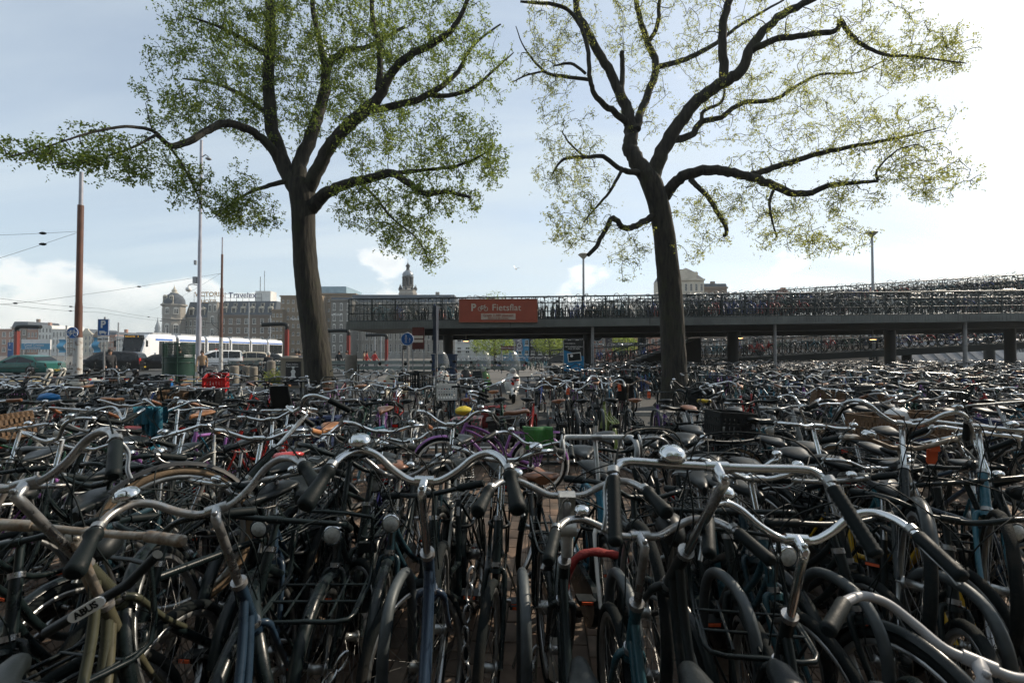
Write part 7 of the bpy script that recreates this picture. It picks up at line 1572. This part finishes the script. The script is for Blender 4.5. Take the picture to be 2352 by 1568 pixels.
# glazed shelter and gull
gs = thing('glass_canopy', 'slanting white glazed canopy far right under the lower ramp', 'canopy', (gx(930, 38), 38, 0)); mb = MB()
for k in range(9): mb.add([(-4 + k, 0, 2.6), (-3.05 + k, 0, 2.6), (-2.55 + k, -1.6, .9), (-3.5 + k, -1.6, .9)], [(0, 1, 2, 3)])
mb.build('glazing', mat('pale_glazing', (.17, .18, .19), .3, 0, .2, 1), gs); mb = MB()
for k in range(10): mb.tube([(-4.02 + k, 0, 2.62), (-3.52 + k, -1.62, .9), (-3.52 + k, -1.62, 0)], .03, 5)
mb.tube([(-4.1, 0, 2.64), (5, 0, 2.64)], .04, 5); mb.build('frame', GREYMETAL, gs)
pgull = at(516, 268.6, 60); gl = thing('gull', 'small gull flying above the deck', 'bird', tuple(pgull)); mb = MB(); mb.lathe([(0, -.25), (.06, -.15), (.09, 0), (.06, .14), (.03, .2), (0, .26)], 'x', 8); mb.build('body', SIGNWHITE, gl); mb = MB(); 
for s in (-1, 1): mb.add([(.08, .04 * s, .02), (-.08, .04 * s, .02), (-.1, .4 * s, .3), (.02, .4 * s, .32), (-.2, .75 * s, .2), (.02, .04 * s, .05)], [(0, 3, 2, 1), (3, 4, 2), (0, 5, 3)])
mb.build('wings', GREYMETAL, gl); gl.rotation_euler = (R(20), 0, R(60))

# ================================================================ scooters
def scooter(label, loc, rz, colr, screen=False, kind='classic', tri=False):
    root = thing('scooter', label, 'scooter', (loc[0], loc[1], loc[2] if len(loc) > 2 else .09), rz); m = paint(colr, .22)
    for x in (.62, -.58):
        mb = MB(); mb.torus((x, 0, .22), .165, .055, 'y', 20, 8); w = mb.build('wheel', TYRE, root); mb = MB(); mb.lathe([(0, -.04), (.12, -.035), (.125, .035), (0, .04)], 'y', 16, 0, (x, 0, .22)); mb.build('rim', ALU, w)
    mb = MB(); rings = []
    # leg shield
    for z, w, x in ((.36, .12, .50), (.48, .2, .50), (.62, .23, .46), (.78, .22, .40), (.9, .15, .35), (.95, .06, .33)):
        rings.append([Vector((x - .02, -w, z)), Vector((x + .05, -w * .7, z)), Vector((x + .09, 0, z)), Vector((x + .05, w * .7, z)), Vector((x - .02, w, z)), Vector((x + .02, 0, z))])
    mb.loft(rings, 0); mb.build('leg_shield', m, root)
    mb = MB(); rings = []
    for i in range(7):
        a = R(15 + 150 * i / 6); cx_, cz_ = .62 + .235 * math.cos(a), .22 + .235 * math.sin(a); rings.append([Vector((cx_, -.085, cz_ - .05)), Vector((cx_, -.07, cz_ + .01)), Vector((cx_, 0, cz_ + .035)), Vector((cx_, .07, cz_ + .01)), Vector((cx_, .085, cz_ - .05))])
    mb.loft(rings, 0, True, False, False); mb.build('front_mudguard', m, root)
    mb = MB(); mb.tube([(.62, 0, .22), (.50, 0, .5), (.33, 0, .96)], .035, 8); mb.build('steering_column', DARKSTEEL, root)
    mb = MB(); mb.box((.18, 0, .3), (.5, .36, .06)); mb.build('footboard', m, root)
    mb = MB(); rings = []
    for x, w, z0, z1 in ((-.02, .1, .3, .6), (-.12, .19, .26, .7), (-.35, .23, .24, .73), (-.6, .21, .3, .7), (-.78, .1, .45, .64)):
        rings.append([Vector((x, w * math.cos(a), (z0 + z1) / 2 + (z1 - z0) / 2 * math.sin(a))) for a in [2 * math.pi * j / 12 for j in range(12)]])
    mb.loft(rings, 0); mb.build('rear_body', m, root)
    mb = MB(); rings = []
    for x, w, z in ((.05, .08, .72), (-.05, .14, .75), (-.25, .15, .77), (-.4, .14, .78), (-.65, .15, .83), (-.78, .09, .82)):
        rings.append([Vector((x, w * math.cos(a), z + .055 * math.sin(a))) for a in [2 * math.pi * j / 10 for j in range(10)]])
    mb.loft(rings, 0); mb.build('seat', VINYL, root)
    mb = MB(); mb.tube(smooth_path([(.2, .36, 1.02), (.28, .24, 1.03), (.33, .08, 1.0), (.33, -.08, 1.0), (.28, -.24, 1.03), (.2, -.36, 1.02)], 4), .017, 8); hb = mb.build('handlebar', RUBBER, root)
    mb = MB(); mb.lathe([(0, -.1), (.08, -.07), (.1, 0), (.09, .06), (.08, .07)], 'x', 16, 0, (.36, 0, .99)); mb.lathe([(.08, .068), (.04, .085), (0, .09)], 'x', 16, 1, (.36, 0, .99)); mb.build('headlight', [m, CLEARLENS], hb)
    for s in (-1, 1):
        mb = MB(); mb.tube([(.27, .28 * s, 1.03), (.3, .4 * s, 1.2)], .007, 5); mb.lathe([(0, -.012), (.055, -.006), (.055, .006), (0, .012)], 'x', 12, 0, (.3, .42 * s, 1.24)); mb.build('mirror', BLKPLASTIC, hb)
        mb = MB(); mb.box((.48, .16 * s, .72), (.05, .06, .04)); mb.build('indicator', ORANGETAG, root)
    if screen:
        mb = MB(); V = []; nn = 8
        for i in range(nn + 1):
            t = i / nn; z = 1.02 + .62 * t; w = .26 * math.sqrt(max(0.03, 1 - t ** 2.6)); x = .46 - .22 * t
            V += [(x - .1, -w, z), (x, -w * .5, z), (x + .03, 0, z), (x, w * .5, z), (x - .1, w, z)]
        mb.add(V, [(5 * i + j, 5 * i + j + 1, 5 * i + j + 6, 5 * i + j + 5) for i in range(nn) for j in range(4)], 0, True); mb.build('windscreen', CLEARPLASTIC, root)
    mb = MB(); mb.box((-.86, 0, .5), (.02, .2, .14)); mb.build('number_plate', SIGNBLUE, root)
    mb = MB(); mb.box((-.8, 0, .66), (.05, .16, .06)); mb.build('tail_light', REDLENS, root)
    mb = MB(); mb.box((.56, 0, .57), (.01, .06, .09)); mb.build('badge', REDLENS if kind == 'classic' else BLKPLASTIC, root)
    return root
F = R(-90)
scooter('cream scooter with tall clear windscreen facing the camera', (gx(397, 14.6), 14.6), F - R(12), (.42, .38, .29), True); scooter('white scooter with mirrors half behind the grey post', (gx(441, 17.6), 17.6), F + R(20), (.6, .59, .54), True); scooter('olive green scooter with clear windscreen facing the camera', (gx(484, 16.4), 16.4), F, (.05, .12, .045), True)
sw = scooter('white scooter with red stickers and clear windscreen in the middle', (gx(512, 15.2), 15.2), F + R(4), (.6, .6, .58), True); mb = MB(); mb.box((.56, .03, .74), (.02, .16, .09)); mb.box((.58, -.02, .62), (.02, .1, .05)); mb.build('sticker', REDLENS, sw); text('lettering', 'zip', .14, sw, (.585, .02, .75), SIGNWHITE, rz=R(90))
scooter('dark scooter parked between the white and the green scooter', (gx(466, 17.8), 17.8), F + R(8), (.03, .03, .032)); 
scooter('white scooter side on at the left, foremost of the parked scooters', (gx(63, 17.2), 17.2, 0), R(200), (.5, .48, .42)); scooter('white scooter behind the foremost one at the left', (gx(76, 18.2), 18.2, 0), R(205), (.5, .49, .45), True); scooter('black scooter side on left of the parking post', (gx(100, 17.6), 17.6, 0), R(200), (.02, .02, .022)); scooter('black scooter side on right of the parking post', (gx(128, 17.4), 17.4, 0), R(185), (.015, .016, .018)); scooter('black scooter with long seat before the green urinal', (gx(147, 17.0), 17.0, 0), R(188), (.014, .014, .015)); scooter('dark moped half hidden at the far left', (gx(44, 18.5), 18.5, 0), R(215), (.05, .05, .055))

# ================================================================ people
SKIN = mat('skin', (.42, .24, .16), .55, 0, .1, 6); HAIRD = mat('dark_hair', (.02, .014, .01), .6, 0, .3, 20); HAIRW = mat('white_hair', (.5, .49, .46), .6, 0, .2, 20)
def person(label, loc, rz, top, trousers, hair=HAIRD, pose='walk', h=1.74, coat=False, bagc=None):
    root = thing('person', label, 'person', loc, rz); s = h / 1.74; sw_ = {'walk': 1, 'stand': 0}[pose]
    J = {'pel': (0, 0, .95), 'wst': (0, 0, 1.1), 'chs': (.02, 0, 1.32), 'nck': (.03, 0, 1.47), 'hd0': (.04, 0, 1.56), 'hd1': (.05, 0, 1.68),
         'hl': (0, .09, .9), 'kl': (.12 * sw_ + .03, .1, .5), 'al': (.16 * sw_, .1, .08), 'tl': (.16 * sw_ + .16, .1, .03), 'hr': (0, -.09, .9), 'kr': (-.04 * sw_ + .03, -.1, .5), 'ar': (-.28 * sw_, -.1, .1 + .06 * sw_), 'tr': (-.14 * sw_ + (.16 if not sw_ else 0), -.1, .03),
         'sl': (.02, .18, 1.4), 'el': (-.1 * sw_, .24, 1.13), 'wl': (-.02 * sw_ + .1, .24, .9), 'fl': (.05 + .08, .24, .8), 'sr': (.02, -.18, 1.4), 'er': (.08 * sw_, -.24, 1.13), 'wr': (.2 * sw_ + .08, -.23, .93), 'fr': (.26 * sw_ + .1, -.22, .84)}
    rad = {'pel': .14, 'wst': .13, 'chs': .15, 'nck': .06, 'hd0': .075, 'hd1': .085, 'hl': .09, 'kl': .06, 'al': .042, 'tl': .035, 'hr': .09, 'kr': .06, 'ar': .042, 'tr': .035, 'sl': .065, 'el': .048, 'wl': .03, 'fl': .028, 'sr': .065, 'er': .048, 'wr': .03, 'fr': .028}
    if coat: rad.update(pel=.185, wst=.17, chs=.19, sl=.08, sr=.08, el=.065, er=.065)
    E = [('pel', 'wst'), ('wst', 'chs'), ('chs', 'nck'), ('nck', 'hd0'), ('hd0', 'hd1'), ('pel', 'hl'), ('hl', 'kl'), ('kl', 'al'), ('al', 'tl'), ('pel', 'hr'), ('hr', 'kr'), ('kr', 'ar'), ('ar', 'tr'), ('chs', 'sl'), ('sl', 'el'), ('el', 'wl'), ('wl', 'fl'), ('chs', 'sr'), ('sr', 'er'), ('er', 'wr'), ('wr', 'fr')]
    ks = list(J); me = bpy.data.meshes.new('body'); me.from_pydata([tuple(c * s for c in J[k]) for k in ks], [(ks.index(a), ks.index(b)) for a, b in E], []); o = bpy.data.objects.new('tmp', me)
    md = o.modifiers.new('skin', 'SKIN'); o.modifiers.new('sub', 'SUBSURF').levels = 1
    for i, k in enumerate(ks):
        sv = me.skin_vertices[0].data[i]; sv.radius = (rad[k] * s, rad[k] * s); sv.use_root = (k == 'pel')
    bm_ = eval_mesh(o); bpy.data.objects.remove(o)
    bm_.materials.clear()
    for m in (top, trousers, SKIN, BLKPLASTIC): bm_.materials.append(m)
    hem = (.62 if coat else .92) * s
    for p in bm_.polygons:
        z = p.center.z; y = abs(p.center.y)
        p.material_index = 2 if (z > 1.48 * s or (y > .2 * s and z < .93 * s and z > .7 * s)) else (0 if z > hem else (3 if z < .12 * s else 1)); p.use_smooth = True
    b = link('body', bm_, root)
    mb = MB(); rings = []
    for z, r in ((1.58, .095), (1.64, .105), (1.71, .1), (1.76, .07), (1.785, .01)): rings.append([Vector((.03 * s + r * s * math.cos(a) * (1.1 if math.cos(a) < 0 else .82), r * s * math.sin(a), z * s + (.03 * s if math.cos(a) > .3 and z < 1.68 else 0))) for a in [2 * math.pi * j / 12 for j in range(12)]])
    mb.loft(rings, 0); mb.build('hair', hair, root)
    mb = MB(); mb.tube([(.14 * s, 0, 1.64 * s), (.162 * s, 0, 1.605 * s)], [.008, .016], 6); mb.build('nose', SKIN, b)
    if bagc: mb = MB(); mb.box((.02, -.3, .72 * s), (.3, .12, .36), taper=.85); mb.tube([(-.08, -.3, .9 * s), (0, -.29, 1.0 * s), (.1, -.3, .9 * s)], .01, 5); mb.build('carried_bag', bagc, root)
    return root
DCOAT = mat('dark_coat', (.016, .017, .02), .8, 0, .3, 8); JEANS = mat('dark_jeans', (.03, .035, .05), .85, 0, .3, 10); TANJ = mat('tan_jacket', (.3, .2, .12), .8, 0, .2, 8); REDJ = mat('red_jacket', (.4, .03, .025), .7, 0, .2, 8); GRN = mat('green_bag', (.03, .2, .05), .6, 0, .2, 8); PAPER = mat('paper_bag', (.45, .38, .26), .8, 0, .15, 8)
person('person in dark hooded coat walking behind the parking post', (gx(110, 24), 24, 0), R(-35), DCOAT, JEANS, coat=True, h=1.8); person('person in dark clothes standing inside the green urinal', (gx(178.5, 20.5), 20.5, .09), R(75), DCOAT, JEANS, pose='stand', h=1.8); person('person in tan jacket with paper bag behind the pale pole', (gx(202.5, 27), 27, 0), R(-60), TANJ, JEANS, bagc=PAPER); person('white haired person in dark coat with green bag', (gx(268.5, 26), 26, 0), R(120), DCOAT, JEANS, HAIRW, pose='stand', h=1.66, bagc=GRN)
for px, Y, t, lab, rz in ((366.5, 40, REDJ, 'person in red jacket behind the guard rail', 30), (374.5, 41, REDJ, 'second person in red, right of the other red jacket', 60), (339, 38, DCOAT, 'dark dressed person right of the left trunk', 100), (347, 36, DCOAT, 'person in dark coat behind the stone planter', 200), (364, 43, TANJ, 'person in tan jacket left of the red jackets', 10), (296, 30, DCOAT, 'dark dressed person sitting place behind the poster cabinet', 60), (299.5, 29, JEANS, 'person in blue behind the poster cabinet', 140)):
    person(lab.replace('sitting place ', ''), (gx(px, Y), Y, 0), R(rz), t, JEANS)

# folding lock with a white oval maker's plate hanging in the lower left foreground
lk = thing('folding_lock', 'black lock with white oval lettered plate, lower left foreground', 'lock', tuple(at(89, 607, 1.3))); lk.rotation_euler = (0, R(-30), R(12))
mb = MB(); mb.tube([(-.12, .012, 0), (.10, .012, 0), (.2, .012, .03)], .02, 10, flat=.7); mb.build('lock_body', BLKPLASTIC, lk)
mb = MB(); oval = [(math.copysign(.028, math.cos(a)) + .02 * math.cos(a), .0155 * math.sin(a)) for a in [2 * math.pi * (j + .5) / 20 for j in range(20)]]; mb.prism(oval, -.012, -.006); mb.build('plate', SIGNWHITE, lk); text('lettering', 'ABUS', .026, lk, (0, -.014, 0), BLKPLASTIC, depth=.002, bold=.0006)

# ================================================================ thin spring haze
m = bpy.data.materials.new('haze_air'); m.use_nodes = True; t = m.node_tree; t.nodes.clear(); o_ = N(t, 'ShaderNodeOutputMaterial'); v_ = N(t, 'ShaderNodeVolumePrincipled')
v_.inputs['Color'].default_value = (.86, .95, 1.0, 1); v_.inputs['Density'].default_value = .00045; v_.inputs['Anisotropy'].default_value = .2; L(t, v_.outputs[0], o_.inputs['Volume'])
mb = MB(); mb.box((0, 720, 17.5), (1830, 1590, 38)); hz = mb.build('haze', m); hz['kind'] = 'stuff'
sc.cycles.volume_bounces = 0
